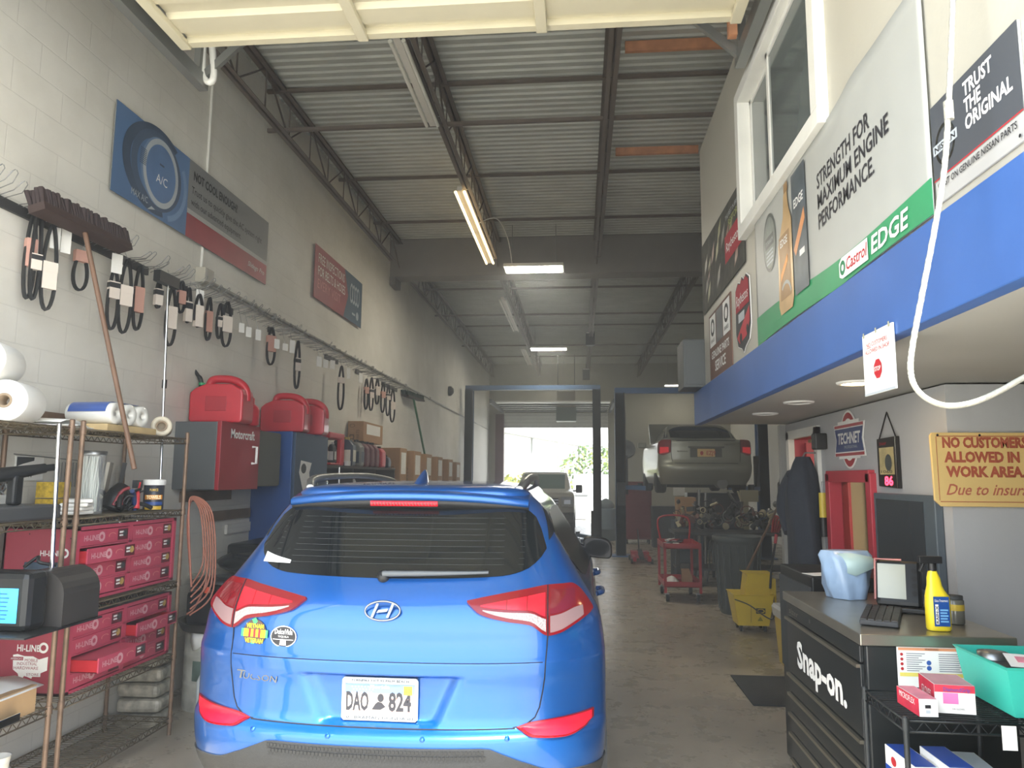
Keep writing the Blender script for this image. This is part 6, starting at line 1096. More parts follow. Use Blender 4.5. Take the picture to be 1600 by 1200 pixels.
def d1_(q, f, s, sx, sy, sz): q.rect(s, 0, 0, sy, sz, .0004, bxr); q.rect(f, .3*sx, .48*sz, .62*sx, .68*sz, .0006, ink); q.rect(f, .34*sx, .2*sz, .58*sx, .38*sz, .0006, bsil); q.text(s, 'MICROFLEX', .02, .03, .03, wht, .001, w=sy*.7, hgt=.02)
box_thing('small pink and white box on the top of the wire cart', (1.146, 2.75, ZK), .06, .16, .056, .03, paper, bxp, d1_)
def d2_(q, f, s, sx, sy, sz): q.rect(s, 0, 0, sy, sz, .0004, bxr); q.rect(f, 0, sz*.74, sx, sz, .0006, bxr); q.text(f, 'DiamondGrip', sx*.22, sz*.78, .02, mat('print_violet', (90, 70, 150), .5), .0012, w=sx*.66, hgt=sz*.14, bold=.02); q.rect(f, sx*.2, sz*.34, sx*.58, sz*.72, .001, mat('note_pink', (244, 120, 176), .5)); q.text(f, '100 GLOVES', sx*.42, sz*.14, .01, ink, .001, w=sx*.3, hgt=sz*.06); q.text(s, 'GLOVES', .03, .04, .03, wht, .001, w=sy*.6, hgt=.026)
box_thing('larger red and white glove box beside the teal bin', (1.262, 2.79, ZK), .125, .15, .092, -.10, paper, mat('box_rose', (200, 150, 160), .5, var=.2, vs_=9), d2_)
t = thing('storage_bin', 'teal open plastic bin full of parts on the wire cart', 'bin', (1.47, 2.78, ZK)); tl_ = mat('bin_teal', (64, 190, 172), .4); q = MB(); o_ = lambda z, e: [V((x, y, ZK+z)) for x, y in ((1.425-e, 2.68-e*.6), (1.685+e, 2.68-e*.6), (1.685+e, 2.985+e*1.0), (1.425-e, 2.985+e*1.0))]
q.loft([o_(0.004, 0), o_(.155, .022), o_(.165, .030), o_(.165, .022), o_(.01, -.006)], tl_, sm=False); q.add(o_(0.004, 0), [(0, 1, 2, 3)], tl_); q.build('bin', t, world=True)
q = MB(); q.rect(Fr((1.49, 2.668, ZK+.09), (1, 0, 0), (0, -.08, 1)), 0, 0, .1, .034, .001, mat('label_red_white', (206, 96, 92), .5, var=.4, vs_=60)); q.build('label', t, world=True)
q = MB(); q.bo((1.50, 2.86, ZK+.13), .14, .2, .03, dkgray, rz=.2); q.lathe((1.48, 2.9, ZK+.135), [(.05, 0), (.05, .03), (.02, .034)], steel, 20); q.build('parts', t, world=True); t2 = thing('note_sheet', 'white note with pink writing lying in the teal bin', 'paper', (1.45, 2.76, ZK+.16)); MB().bo((1.53, 2.76, ZK+.166), .14, .12, .002, paper, rz=-.3, rx=.15).build('sheet', t2, world=True); MB().bo((1.53, 2.765, ZK+.169), .08, .05, .002, bxp, rz=-.3, rx=.15).build('writing', t2, world=True)
t = thing('price_tag', 'white tag hanging from the wire cart under the teal bin', 'tag', (1.35, 2.632, ZK-.07)); MB().bo((1.375, 2.630, ZK-.045), .045, .002, .075, paper).build('tag', t, world=True)
ZL = .5265; bxb = mat('box_blue', (34, 72, 160), .45)
def d3_(q, f, s, sx, sy, sz): q.rect(f, 0, 0, sx, sz*.62, .0005, bxb); q.text(f, 'CARQUEST', sx*.1, sz*.72, .02, redink, .001, w=sx*.5, hgt=sz*.1, bold=.02); q.rect(f, sx*.08, sz*.3, sx*.92, sz*.6, .001, paper); q.text(f, 'DRAD1880', sx*.12, sz*.38, .02, ink, .0015, w=sx*.74, hgt=sz*.15); q.rect(s, 0, 0, sy, sz*.7, .0005, bxb); q.ell(s, sy*.3, sz*.82, .02, .016, .001, redink, 14)
box_thing('blue and white filter box standing at the near corner of the lower cart shelf', (1.15, 2.84, ZL), .075, .22, .215, .05, paper, bxb, d3_); box_thing('tallest blue and white filter box in the middle of the lower cart shelf', (1.245, 2.78, ZL), .085, .20, .235, .03, paper, bxb, d3_)
def d4_(q, f, s, sx, sy, sz): q.text(f, 'PREMIUM', sx*.1, sz*.5, .02, mat('print_red', (190, 60, 80), .5), .001, w=sx*.8, hgt=sz*.2, bold=.02); q.rect(f, 0, 0, sx, sz*.3, .0006, bxb)
box_thing('white box with red and blue print at the wall end of the lower cart shelf', (1.352, 2.82, ZL), .10, .24, .20, -.06, paper, mat('box_grey_top', (176, 180, 188), .5), d4_)
# ================================================================ MIDDLE AND FAR SHOP
t = thing('floor_mat', 'flat dark rubber mat on the floor beside the tool chest', 'mat', (1.56, 6.45, 0)); q = MB(); q.b(1.295, 1.80, 5.95, 6.80, .001, .012, mat('mat_dark', (44, 46, 46), .85, bump=.4, bs=160)); q.build('mat', t, world=True, bevel=.004)
t = thing('waste_bin', 'yellow bin with a clear bag standing at the end of the office wall', 'bin', (1.93, 7.2, 0)); ye = mat('bin_yellow', (214, 184, 70), .45); q = MB(); o_ = lambda z, e: [V((x, y, z)) for x, y in ((1.86-e, 7.02-e), (2.12+e, 7.02-e), (2.12+e, 7.38+e), (1.86-e, 7.38+e))]
q.loft([o_(.001, 0), o_(.5, .03), o_(.5, .02), o_(.02, -.01)], ye, sm=False); q.add(o_(.001, 0), [(0, 1, 2, 3)], ye); q.build('bin', t, world=True); q = MB(); q.loft([o_(.42, .034), o_(.50, .045), o_(.53, .03), o_(.47, .0)], mat('liner_clear', (206, 206, 200), .3), sm=False); q.build('liner', t, world=True)
# mop bucket
t = thing('mop_bucket', 'yellow wheeled mop bucket with wringer', 'mop bucket', (1.93, 8.85, 0)); ym_ = mat('bucket_yellow', (226, 198, 60), .4, var=.05); q = MB(); o_ = lambda z, ex, ey: [V((x, y, z)) for x, y in ((-.17-ex, -.15-ey), (.17+ex, -.15-ey), (.17+ex, .15+ey), (-.17-ex, .15+ey))]
q.loft([o_(.07, 0, 0), o_(.30, .035, .03), o_(.40, .05, .05), o_(.415, .065, .06), o_(.415, .04, .04), o_(.09, -.01, -.01)], ym_, sm=False); q.add(o_(.07, 0, 0), [(0, 1, 2, 3)], ym_); q.build('tub', t, bevel=.008)
q = MB(); q.loft([[V((x, y, z)) for x, y in ((-.09, -.10), (.20, -.10), (.20, .12), (-.09, .12))] for z in (.36,)]+[[V((x, y, .62)) for x, y in ((-.05, -.13), (.22, -.13), (.22, .14), (-.05, .14))], [V((x, y, .64)) for x, y in ((-.08, -.14), (.235, -.14), (.235, .15), (-.08, .15))]], ym_, cap=True, sm=False); q.b(.20, .27, -.10, .10, .30, .58, ym_); q.build('wringer', t, bevel=.008)
q = MB(); q.tube([(.19, -.15, .48), (.21, -.16, .70), (.26, -.17, .98)], .013, black, 8); q.tube([(.26, -.17, .98), (.275, -.172, 1.08)], .018, redf, 8); q.build('lever', t); q = MB(); q.tube(spline([(-.21, -.19, .36), (-.05, -.20, .30), (.12, -.20, .18), (.21, -.19, .17), (.22, -.17, .40)], 5), .007, dkgray, 6); q.build('bail', t)
for x in (-.13, .13):
    for y in (-.11, .11): q = MB(); q.cyl((x-.012, y, .036), (x+.012, y, .036), .036, rubber, n=16); q.bo((x, y, .065), .03, .04, .02, dkgray); q.build('caster', t)
bf = Fr((.02, -.176, .13), (1, 0, 0), (0, -.12, 1)); q = MB(); q.rect(bf, .0, .08, .1, .14, .004, ink); q.ring(bf, .05, .11, .044, .024, .7, .005, ym_, 20); q.poly(bf, [(.015, 0), (.075, 0), (.045, .05)], .004, mat('triangle_olive', (150, 140, 30), .5)); q.rect(bf, -.06, -.02, -.05, .15, .003, mat('bucket_shade', (190, 164, 50), .5)); q.build('label', t)
t = thing('mop', 'mop with a worn brown wooden handle leaning over the yellow bucket', 'mop', (2.0, 9.1, .5)); a_ = onY(1160, 905, 9.05); b_ = onY(1226, 770, 9.35); q = MB(); q.tube([a_, b_], .014, MATS['handle_brown'], 8); q.build('handle', t, world=True); q = MB(); q.bo(b_+V((0, 0, .06)), .16, .07, .14, black); q.build('grip_head', t, world=True, bevel=.02)
t = thing('trash_can', 'big grey ribbed trash can behind the mop bucket', 'trash can', (2.02, 9.85, 0)); tcg = mat('can_grey', (84, 92, 94), .6, var=.08); q = MB(); q.lathe((2.02, 9.9, 0), [(.22, 0), (.24, .03), (.28, .88), (.31, .90), (.315, .96), (.30, .97), (.285, .93), (.23, .06), (0, .05)], tcg, 36); q.build('can', t, world=True); q = MB()
for k in range(10): a = -PI+PI*k/9; q.cyl((2.02+.244*math.cos(a), 9.9+.244*math.sin(a), .06), (2.02+.284*math.cos(a), 9.9+.284*math.sin(a), .86), .012, tcg, n=6)
q.build('ribs', t, world=True); q = MB(); q.tube(spline([(1.72, 9.85, .90), (1.66, 9.8, .88), (1.64, 9.8, .6), (1.6, 9.75, .4)], 4), .01, black, 6); q.build('cable', t, world=True)
# red cart
t = thing('utility_cart', 'red steel utility cart on casters in the middle of the aisle', 'cart', (1.42, 10.9, 0)); rc = mat('cart_red', (168, 34, 48), .4, var=.08); x0, x1, ya, yb = 1.16, 1.68, 10.62, 11.45
for x in (x0+.02, x1-.02):
    for y in (ya+.02, yb-.02): MB().b(x-.018, x+.018, y-.018, y+.018, .12, .80, rc).build('leg', t, world=True)
for z, lb in ((.20, 'lower_tray'), (.72, 'upper_tray')): q = MB(); q.b(x0, x1, ya, yb, z, z+.01, rc); [q.b(a, b2, c, d, z, z+.075, rc) for a, b2, c, d in ((x0, x1, ya, ya+.012), (x0, x1, yb-.012, yb), (x0, x0+.012, ya, yb), (x1-.012, x1, ya, yb))]; q.build(lb, t, world=True)
q = MB(); q.tube(spline([(x0+.05, yb, .78), (x0+.05, yb+.12, 1.1), (x1-.05, yb+.12, 1.1), (x1-.05, yb, .78)], 6), .014, rc, 8); q.build('push_handle', t, world=True)
for x in (x0+.05, x1-.05):
    for y in (ya+.06, yb-.06): q = MB(); q.cyl((x-.02, y, .055), (x+.02, y, .055), .055, rubber, n=18); q.bo((x, y, .105), .05, .06, .03, steel); q.build('caster', t, world=True)
t = thing('rag_heap', 'crumpled papers on the red cart top', 'rags', (1.35, 10.9, .74)); q = MB()
for i in range(9): q.bo((1.22+random.random()*.25, 10.75+random.random()*.5, .76+random.random()*.05), .12, .09, .012, [paper, dkgray, bsil][i % 3], rz=random.random()*3, rx=random.uniform(-.5, .5), ry=random.uniform(-.5, .5))
tag(q.build('papers', t, world=True), kind='stuff')
t = thing('paper_sack', 'brown paper sack on the lower tray of the red cart', 'bag', (1.52, 10.8, .212)); q = MB(); q.loft([[V((1.50+x, 10.82+y, .212+z)) for x, y in ((-.07, -.05), (.07, -.05), (.07, .05), (-.07, .05))] for z in (0, .1)]+[[V((1.48+x, 10.82+y, .212+.22)) for x, y in ((-.06, -.03), (.05, -.03), (.05, .03), (-.06, .03))]], cb, cap=True, sm=False); q.build('sack', t, world=True)
t = thing('rag', 'white rag on the lower tray of the red cart', 'rag', (1.29, 10.85, .212)); MB().lathe((1.29, 10.85, .212), [(.12, 0), (.10, .05), (.05, .10), (0, .12)], paper, 9).build('rag', t, world=True)
# lifts
lb_ = mat('lift_blue', (78, 118, 172), .45, var=.08); lbl_ = mat('lift_black', (40, 46, 54), .5)
def lift(label, xa, xb, y, h, arm_z, m, beam, car=None):
    t = thing('car_lift', label, 'car lift', (xa, y, 0))
    for s, x in ((1, xa), (-1, xb)):
        w_ = .24; q = MB(); q.b(x, x+w_ if s > 0 else x, y-.14, y+.14, 0, h, m) if False else None
        q = MB(); xx0, xx1 = (x, x+.21) if s > 0 else (x-.21, x); q.b(xx0, xx1, y-.15, y-.13, 0, h, m); q.b(xx0, xx1, y+.13, y+.15, 0, h, m); q.b(xx0, xx0+.02, y-.15, y+.15, 0, h, m) if s > 0 else q.b(xx1-.02, xx1, y-.15, y+.15, 0, h, m); q.b(xx0, xx1, y-.15, y-.08, 0, h, m); q.build('post', t, world=True)
        MB().b(xx0-.10, xx1+.10, y-.22, y+.22, 0, .025, m).build('base_plate', t, world=True)
        c0, c1 = (xx0+.03, xx1+.06) if s > 0 else (xx0-.06, xx1-.03); MB().b(c0, c1, y-.12, y+.12, arm_z-.15, arm_z+.7, lbl_).build('carriage', t, world=True)
        for dy in (-1.15, 1.0):
            A = V(((xx1+.03) if s > 0 else (xx0-.03), y+.1*(1 if dy > 0 else -1), arm_z)); Bq = V((x+s*(.62), y+dy, arm_z)); d = Bq-A; q = MB(); q.bo((A+Bq)/2, d.length, .11, .09, m, rz=math.atan2(d.y, d.x)); q.cyl(Bq+V((0, 0, -.05)), Bq+V((0, 0, .09)), .06, lbl_, n=16); q.build('arm', t, world=True)
    if beam: q = MB(); q.b(xa, xb, y-.09, y+.09, h, h+.12, m); q.build('top_beam', t, world=True)
    MB().b(xa+.02, xa+.2, y-.30, y-.15, 1.1, 1.6, lbl_).build('power_unit', t, world=True); q = MB(); q.tube([(xa+.2, y-.17, 1.6), (xa+.22, y-.17, 3.0), (xa+.2, y-.16, h)], .012, black, 6); q.build('hose', t, world=True)
    return t
lift('blue two post lift holding up the silver saloon', .79, 4.08, 16.6, 3.58, 1.49, lb_, True)
lift('dark two post lift standing empty before the far open door', -3.06, .56, 19.6, 4.02, .14, mat('lift_slate', (72, 100, 136), .5), True)
# red tool box past the lift post, jack, drum
t = thing('tool_chest', 'red tool chest behind the blue lift post', 'tool chest', (1.5, 19.9, 0)); rt_ = mat('chest_red', (136, 48, 62), .45, var=.05); MB().b(1.15, 1.86, 19.6, 20.2, .12, 1.6, rt_).build('body', t, world=True, bevel=.01)
for k in range(7): MB().b(1.17, 1.84, 19.585, 19.6, .18+.19*k, .35+.19*k, rt_).build('drawer', t, world=True, bevel=.004)
for x in (1.22, 1.79): q = MB(); [q.cyl((x-.02, y, .06), (x+.02, y, .06), .06, rubber) for y in (19.68, 20.12)]; q.build('caster', t, world=True)
t = thing('floor_jack', 'low red floor jack in front of the blue lift post', 'jack', (1.3, 15.6, 0)); q = MB(); q.b(1.05, 1.12, 15.1, 15.9, .05, .14, red); q.b(1.34, 1.41, 15.1, 15.9, .05, .14, red); q.b(1.05, 1.41, 15.6, 15.9, .06, .2, red); q.build('frame', t, world=True, bevel=.01); q = MB(); q.bo((1.23, 15.45, .16), .09, .6, .06, dkgray, rx=.15); q.build('arm', t, world=True); q = MB(); [q.cyl((x-.02, y, .05), (x+.02, y, .05), .05, rubber) for x in (1.03, 1.43) for y in (15.15, 15.85)]; q.build('caster', t, world=True); MB().tube([(1.23, 15.9, .18), (1.23, 16.2, .6)], .015, dkgray, 8).build('handle', t, world=True)
t = thing('oil_drum', 'pale drum with a bag on top between the two lifts', 'drum', (.62, 20.6, 0)); MB().lathe((.72, 20.7, 0), [(.26, 0), (.27, .02), (.27, .30), (.28, .31), (.27, .32), (.27, .84), (.25, .86), (0, .86)], mat('drum_blue', (132, 152, 166), .5), 28).build('drum', t, world=True); MB().lathe((.72, 20.7, .86), [(.2, 0), (.24, .08), (.16, .2), (.05, .26), (0, .27)], mat('bag_pale', (170, 190, 200), .4), 11).build('bag', t, world=True)
# bench under the silver car full of parts
t = thing('work_bench', 'dark parts bench behind the grey trash can', 'bench', (2.2, 12.3, 0)); MB().b(1.5, 3.5, 12.1, 12.9, .80, .85, dkgray).build('bench_top', t, world=True)
for x in (1.55, 3.45):
    for y in (12.15, 12.85): MB().b(x-.03, x+.03, y-.03, y+.03, 0, .8, dkgray).build('leg', t, world=True)
MB().b(1.55, 3.45, 12.15, 12.85, .25, .28, dkgray).build('lower_shelf', t, world=True)
t = thing('parts_heap', 'heap of mixed engine parts and tools on the dark bench', 'parts', (2.4, 12.5, .852)); q = MB(); hm = [dkgray, blackm, steel, mat('part_rust', (112, 74, 64), .6), mat('part_cream', (188, 180, 150), .6), blackm, dkgray]
for i in range(150):
    c = V((random.uniform(1.6, 3.4), random.uniform(12.15, 12.85), .93+abs(random.gauss(0, .16)))); k = i % 4; m_ = hm[i % 7]; s_ = random.uniform(.03, .1)
    if k == 0: q.bo(c, s_*1.6, s_, s_, m_, rz=random.random()*3, rx=random.random(), ry=random.random())
    elif k == 1: q.lathe(c, [(s_*.6, -s_*.5), (s_*.7, 0), (s_*.4, s_*.6), (s_*.2, s_*.7)], m_, 10, (random.uniform(-1, 1), random.uniform(-1, 1), 1))
    elif k == 2: q.cyl(c, c+V((random.uniform(-.15, .15), random.uniform(-.1, .1), random.uniform(0, .2))), s_*.25, m_, n=8)
    else: q.tube([c+V((math.cos(a)*s_, 0, math.sin(a)*s_)) for a in [2*PI*j/10 for j in range(10)]], .008, m_, 5, True)
tag(q.build('parts', t, world=True), kind='stuff'); tag(t, kind='stuff')
for i, (x, h, m_) in enumerate(((2.05, 1.5, steel), (2.16, 1.45, steel), (2.3, 1.35, dkgray), (1.98, 1.3, dkgray))): t = thing('exhaust_pipe', 'straight metal pipe stood upright past the bench, %s from the left' % ORD[i], 'pipe', (x, 13.3, 0), 0, 'pipes stood behind the bench'); MB().tube([(x, 13.3, .0), (x+.03, 13.25, h)], .028, m_, 10).build('pipe', t, world=True)
t = thing('engine_stand', 'yellowish engine stand carrying a pump under the silver car', 'stand', (2.9, 13.4, 0)); q = MB(); q.b(2.86, 2.94, 13.36, 13.44, 0, 1.5, mat('stand_cream', (150, 144, 116), .5)); q.b(2.6, 3.2, 13.3, 13.5, 0, .06, dkgray); q.b(2.8, 3.1, 13.3, 13.4, 1.3, 1.5, MATS['stand_cream']); q.build('stand', t, world=True)
t = thing('air_hose', 'red air hose coiled on the wall side of the dark bench', 'hose', (3.2, 12.0, .3)); q = MB()
for k in range(4): q.tube(spline([(3.02+.03*k, 12.14, .86), (3.06+.04*k, 12.08, 1.12-.03*k), (3.2+.04*k, 12.06, .95), (3.22+.04*k, 12.05, .55), (3.2+.03*k, 12.06, .25)], 5), .018, mat('hose_red', (176, 60, 62), .5), 6)
q.build('hose', t, world=True)
for i, (x, y, sx, sy, z1, lb, m_) in enumerate(((3.75, 11.3, .5, .6, 1.15, 'dark blue steel locker near the lift right post', mat('locker_dark', (52, 60, 70), .5)), (3.3, 18.6, 1.4, .5, 1.35, 'dark parts rack far behind the silver car', blackm), (2.15, 19.0, .7, .5, 1.0, 'dark crate stack far behind the silver car', mat('crate_slate', (56, 62, 68), .6)), (1.92, 13.72, .5, .5, .955, 'tall dark machine left of the parts bench', mat('machine_slate', (54, 66, 80), .5)))):
    t = thing('locker', lb, 'cabinet', (x, y, 0)); MB().b(x-sx/2, x+sx/2, y-sy/2, y+sy/2, 0, z1, m_).build('body', t, world=True, bevel=.01); MB().b(x-sx/2+.03, x+sx/2-.03, y-sy/2-.012, y-sy/2, .08, z1-.05, m_).build('door', t, world=True)
    MB().b(x+sx/2-.1, x+sx/2-.08, y-sy/2-.03, y-sy/2-.01, z1*.5, z1*.5+.14, steel).build('handle', t, world=True)
t = thing('carton', 'flattened brown carton hanging under the rear of the silver car', 'box', (1.95, 13.6, 1.1)); MB().b(1.74, 2.06, 13.5, 13.9, .96, 1.36, cb).build('carton', t, world=True); t.location = (1.95, 13.6, .96)
for ch in t.children: ch.location = (0, 0, .14)
# back wall papers, extinguisher sign, hanging gear
for i, (xa, za, w_, h_) in enumerate(((2.4, 1.75, .55, .22), (2.6, 1.38, .5, .25), (3.2, 1.1, .4, .5))): t = thing('wall_notice', ['upper white notice low on the back wall left of the silver car', 'lower white notice on the back wall left of the silver car', 'tall white notice on the back wall behind the silver car'][i], 'notice', (xa, YB-.01, za)); MB().b(xa, xa+w_, YB-.012, YB-.002, za, za+h_, paper).build('sheet', t, world=True)
t = thing('wall_sign', 'small red sign on the back wall left of the silver car', 'sign', (2.3, YB-.01, 2.2)); MB().b(2.2, 2.45, YB-.012, YB-.002, 2.2, 2.5, redf).build('plate', t, world=True)
p = onY(978, 702, YB-.1); t = thing('hose_reel', 'dark round hose reel on the back wall past the blue post', 'reel', (p.x, YB-.1, p.z-.3)); MB().lathe((p.x, YB, p.z), [(.3, 0), (.32, .03), (.32, .2), (.3, .22), (.12, .22), (.1, .1), (0, .1)], dkgray, 24, (0, -1, 0)).build('reel', t, world=True)
t = thing('unit_heater', 'greenish hanging heater before the far door', 'heater', (-.42, 24, 3.5)); q = MB(); q.b(-.75, -.1, 23.7, 24.2, 3.5, 3.95, mat('heater_green', (84, 104, 96), .5)); q.build('housing', t, world=True, bevel=.02); MB().b(-.72, -.13, 23.72, 24.18, 3.95, 4.45, mat('heater_tan', (120, 110, 84), .5)).build('louver_box', t, world=True); q = MB(); [q.cyl((x, 23.95, 4.4), (x, 23.95, ZC), .012, dkgray) for x in (-.7, -.15)]; q.build('hanger', t, world=True)
t = thing('electrical_box', 'grey steel box at the far end of the mezzanine wall', 'box', (1.0, 6.62, ZM1)); MB().b(.90, 1.20, 6.42, 6.80, ZM1+.005, 2.90, mat('box_slate', (78, 82, 82), .5)).build('housing', t, world=True, bevel=.006); MB().b(.92, 1.18, 6.41, 6.42, ZM1+.03, 2.87, mat('box_slate', (78, 82, 82), .5)).build('cover', t, world=True)
# ---- conduit, pole and kit along the wall end right of the lift
t = thing('service_pole', 'white conduit pole at the end of the office wall', 'pipe', (2.03, 7.6, 0)); p = onX(1229, 700, 2.08); MB().cyl((2.02, 7.46, .0), (2.02, 7.46, 2.6), .02, white, n=10).build('pipe', t, world=True)
t = thing('pressure_hose', 'black hose hung on the white conduit pole', 'hose', (2.0, 7.28, .9)); q = MB()
for k in range(3): q.tube(spline([(1.99, 7.43, 1.9), (1.96-.02*k, 7.41, 1.5), (1.99+.03*k, 7.40, 1.1-.05*k), (2.03, 7.42, 1.5), (2.01, 7.43, 1.9)], 6), .009, black, 6)
q.build('hose', t, world=True)
# ---- ceiling lights
fx = mat('fixture_white', (214, 210, 200), .45); tubeoff = mat('tube_off', (226, 224, 212), .3); 
def strip(label, x, ya, yb, z, lit, grp=None):
    t = thing('strip_light', label, 'strip light', (x, ya, z), 0, grp); q = MB(); q.b(x-.03, x+.03, ya, yb, z+.02, z+.07, fx); q.build('channel', t, world=True); 
    for sx in (-.055, .055):
        for y0_ in [ya] if yb-ya < 2 else [ya, (ya+yb)/2]:
            MB().cyl((x+sx, y0_+.03, z+.01), (x+sx, y0_+(yb-ya)/(1 if yb-ya < 2 else 2)-.03, z+.01), .018, mat('tube_lit_warm', (255, 226, 170), .4, emit=1.3) if lit else tubeoff, n=10).build('tube', t, world=True)
    q = MB(); [q.cyl((x, y, z+.07), (x+.09, y, 5.21), .006, steel, n=6) for y in (ya+.1, yb-.1)]; q.build('hanger', t, world=True)
strip('unlit white strip light, the nearest under the roof', -1.44, 5.35, 6.85, 5.14, False); strip('warm lit strip light hung before the grey girder', -1.44, 8.5, 11.6, 5.14, True); strip('unlit strip light just past the grey girder', -1.48, 13.9, 17.0, 5.10, False); strip('unlit strip light at the far end of the roof', -1.5, 19.5, 22.3, 5.10, False)
def panel(label, x0, x1, y0, y1, z, far=False):
    t = thing('led_panel', label, 'ceiling light', (x0, y0, z)); q = MB(); q.b(x0-.02, x1+.02, y0-.02, y1+.02, z, z+.05, fx); q.build('housing', t, world=True); 
    w_ = y1-y0; led = mat('led_white_far', (255, 246, 226), .4, emit=7) if far else mat('led_white', (255, 246, 226), .4, emit=22)
    for k in range(2): MB().b(x0, x1, y0+k*w_*.52, y0+w_*(.48+.52*k), z-.006, z, led).build('diffuser', t, world=True)
    q = MB(); [q.cyl((x, (y0+y1)/2, z+.05), (x, (y0+y1)/2, ZC), .005, steel, n=6) for x in (x0+.1, x1-.1)]; q.build('hanger', t, world=True)
    return t
panel('bright led panel in front of the grey girder', -1.16, -.26, 11.2, 11.55, 4.98); panel('bright led panel in the second roof bay', -1.26, -.34, 19.0, 19.3, 5.05); panel('thin bright led panel nearest the far door', -1.34, -.42, 24.3, 24.6, 4.72, True); panel('bright led panel over the silver car bay', 2.85, 3.75, 24.5, 24.8, 4.75, True)
t = thing('light_cord', 'thin white cord feeding the nearest led panel', 'cord', (-1.2, 11.3, 5.1)); q = MB(); q.tube(spline([(-1.40, 9.8, 5.2), (-1.15, 9.9, 5.3), (-1.06, 10.6, 5.26), (-1.05, 11.3, 5.05)], 6), .008, white, 6); q.build('cord', t, world=True)
for x, y, z, lb in ((.28, 18.4, 5.0, 'dark hanging control box under the roof joist, nearer of two'), (.22, 23.0, 4.75, 'dark hanging control box under the roof joist, farther of two')): t = thing('control_box', lb, 'box', (x, y, z)); MB().b(x-.11, x+.11, y-.1, y+.1, z, z+.34, dkgray).build('housing', t, world=True); MB().b(x-.1, x+.1, y-.105, y-.1, z+.3, z+.33, white).build('lamp', t, world=True); MB().cyl((x, y, z+.34), (x, y, 5.25), .012, dkgray, n=6).build('rod', t, world=True)
# ================================================================ OUTSIDE
t = thing('warehouse', 'long white warehouse outside beyond the far door', 'building', (-14, 60, 0)); owh = mat('warehouse_white', (206, 208, 204), .7); q = MB(); f_ = Fr((-9.5, 45, 0), (.24, 1, 0), (0, 0, 1)); q.prism(f_, [(0, 0), (60, 0), (60, 5.2), (0, 5.2)], 0, -6, owh); q.build('wall', t, world=True); q = MB(); q.prism(f_, [(0, 5.2), (60, 5.2), (60, 5.6), (0, 5.6)], .5, -6.2, mat('eave_grey', (150, 152, 150), .6)); q.build('eave', t, world=True)
for k in range(6): MB().prism(f_, [(4+9*k, 0), (4.3+9*k, 0), (4.3+9*k, 5.2), (4+9*k, 5.2)], .15, 0, mat('eave_grey', (150, 152, 150), .6)).build('downpipe', t, world=True)
def bush(label, c, rx, ry, rz_, n, m, name='shrub', trunk=False, cat='shrub', grp=None, leaf=.16):
    t = thing(name, label, cat, c, 0, grp); q = MB()
    for i in range(n):
        d = V((random.gauss(0, 1), random.gauss(0, 1), random.gauss(0, 1))).normalized()*random.uniform(.35, 1)**.6; p = V((d.x*rx, d.y*ry, rz_*(1.05+d.z) if not trunk else rz_*1.6+d.z*rz_))
        a = V((random.uniform(-1, 1), random.uniform(-1, 1), random.uniform(-1, 1))).normalized(); b2 = a.orthogonal().normalized(); s_ = leaf*random.uniform(.6, 1.3); q.add([p+a*s_, p+b2*s_*.6, p-a*s_, p-b2*s_*.6], [(0, 1, 2, 3)], m[i % len(m)])
    q.build('foliage', t); q = MB(); q.tube([(0, 0, 0), (.03, 0, rz_*.6), (.0, .05, rz_*1.5)], [.08, .06, .03], mat('bark', (96, 80, 64), .8), 8); q.build('stem', t); return t
lf1 = mat('leaf_green', (84, 108, 50), .6); lf2 = mat('leaf_lime', (122, 130, 54), .6); lf3 = mat('leaf_yellow', (146, 134, 54), .6); lf4 = mat('leaf_deep', (66, 90, 50), .6)
for i, (x, y, rx, rz_, lb) in enumerate(((-4.2, 40, 1.2, .9, 'yellow green shrub at the left of the far door'), (-2.9, 46, 1.6, 1.0, 'yellow flowering shrub in the middle of the far door view'), (-1.6, 54, 1.4, .9, 'low shrub by the pole beyond the far door'))): bush(lb, (x, y, -.03), rx, 1.0, rz_, 420, [lf2, lf3, lf1, lf2])
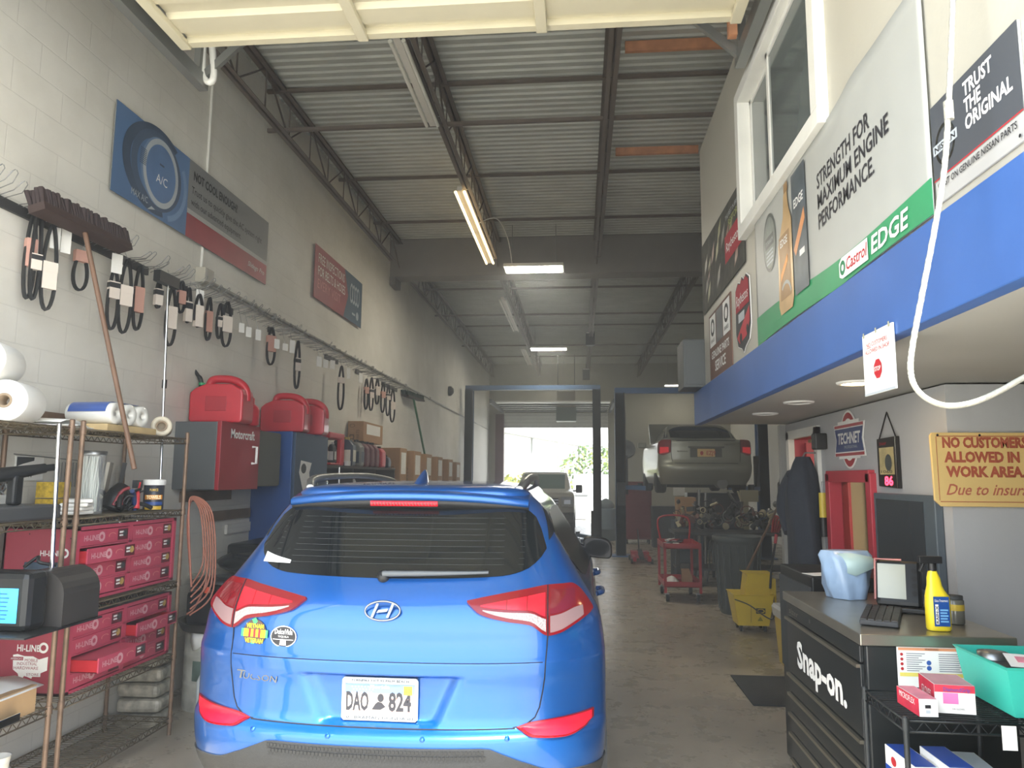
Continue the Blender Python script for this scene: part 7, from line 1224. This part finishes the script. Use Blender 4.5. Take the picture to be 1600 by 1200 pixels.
bush('green tree outside right beyond the far door', (1.2, 48, -.03), 2.6, 2.0, 1.5, 700, [lf1, lf4, lf2], 'tree', True, 'tree'); bush('green tree far right seen between the lift posts', (3.6, 52, -.03), 2.4, 2.0, 1.6, 500, [lf1, lf4], 'tree', True, 'tree')
t = thing('utility_pole', 'grey utility pole standing beyond the far door', 'pole', (-1.7, 60, 0)); MB().cyl((-1.7, 60, -.03), (-1.7, 60, 4.6), .12, mat('pole_grey', (150, 146, 138), .7), n=10).build('pole', t, world=True)
t = thing('fence', 'white panel fence beyond the far door', 'fence', (1.5, 38, 0)); 
for k in range(3): MB().b(-.2+1.9*k, 1.6+1.9*k, 38, 38.06, -.03, 1.85, mat('fence_white', (206, 208, 206), .6)).build('panel', t, world=True)
for k in range(4): MB().b(-.3+1.9*k, -.2+1.9*k, 37.96, 38.08, -.03, 2.0, white).build('post', t, world=True)
t = thing('wheelie_bin', 'grey wheelie bin outside the far door', 'bin', (-.05, 31, 0)); q = MB(); o_ = lambda z, e: [V((-.02+x*(.28+e), 31+y*(.3+e), z)) for x, y in ((-1, -1), (1, -1), (1, 1), (-1, 1))]; q.loft([o_(.0, 0), o_(.95, .06)], mat('bin_grey', (150, 152, 154), .6), cap=True, sm=False); q.build('bin', t, world=True, bevel=.02); MB().b(-.38, .34, 30.62, 31.38, .95, 1.03, mat('bin_lid', (126, 128, 130), .6)).build('lid', t, world=True, bevel=.02)
# ================================================================ haze volume added to lift the darks, mostly standing in for lens veil
hm_ = bpy.data.materials.new('veil_haze'); hm_.use_nodes = True; _n = hm_.node_tree.nodes; _n.clear()
_o = _n.new('ShaderNodeOutputMaterial'); _s = _n.new('ShaderNodeVolumePrincipled'); _s.inputs['Color'].default_value = (.90, .95, 1, 1); _s.inputs['Density'].default_value = .02; _s.inputs['Anisotropy'].default_value = .35
hm_.node_tree.links.new(_s.outputs[0], _o.inputs['Volume'])
hz = MB().b(XL+.01, XE-.01, 2.0, YB-.02, .005, ZC-.01, hm_).build('haze')
tag(hz, 'thin bluish haze added through the shop, mostly standing in for lens veil', 'haze', kind='structure')
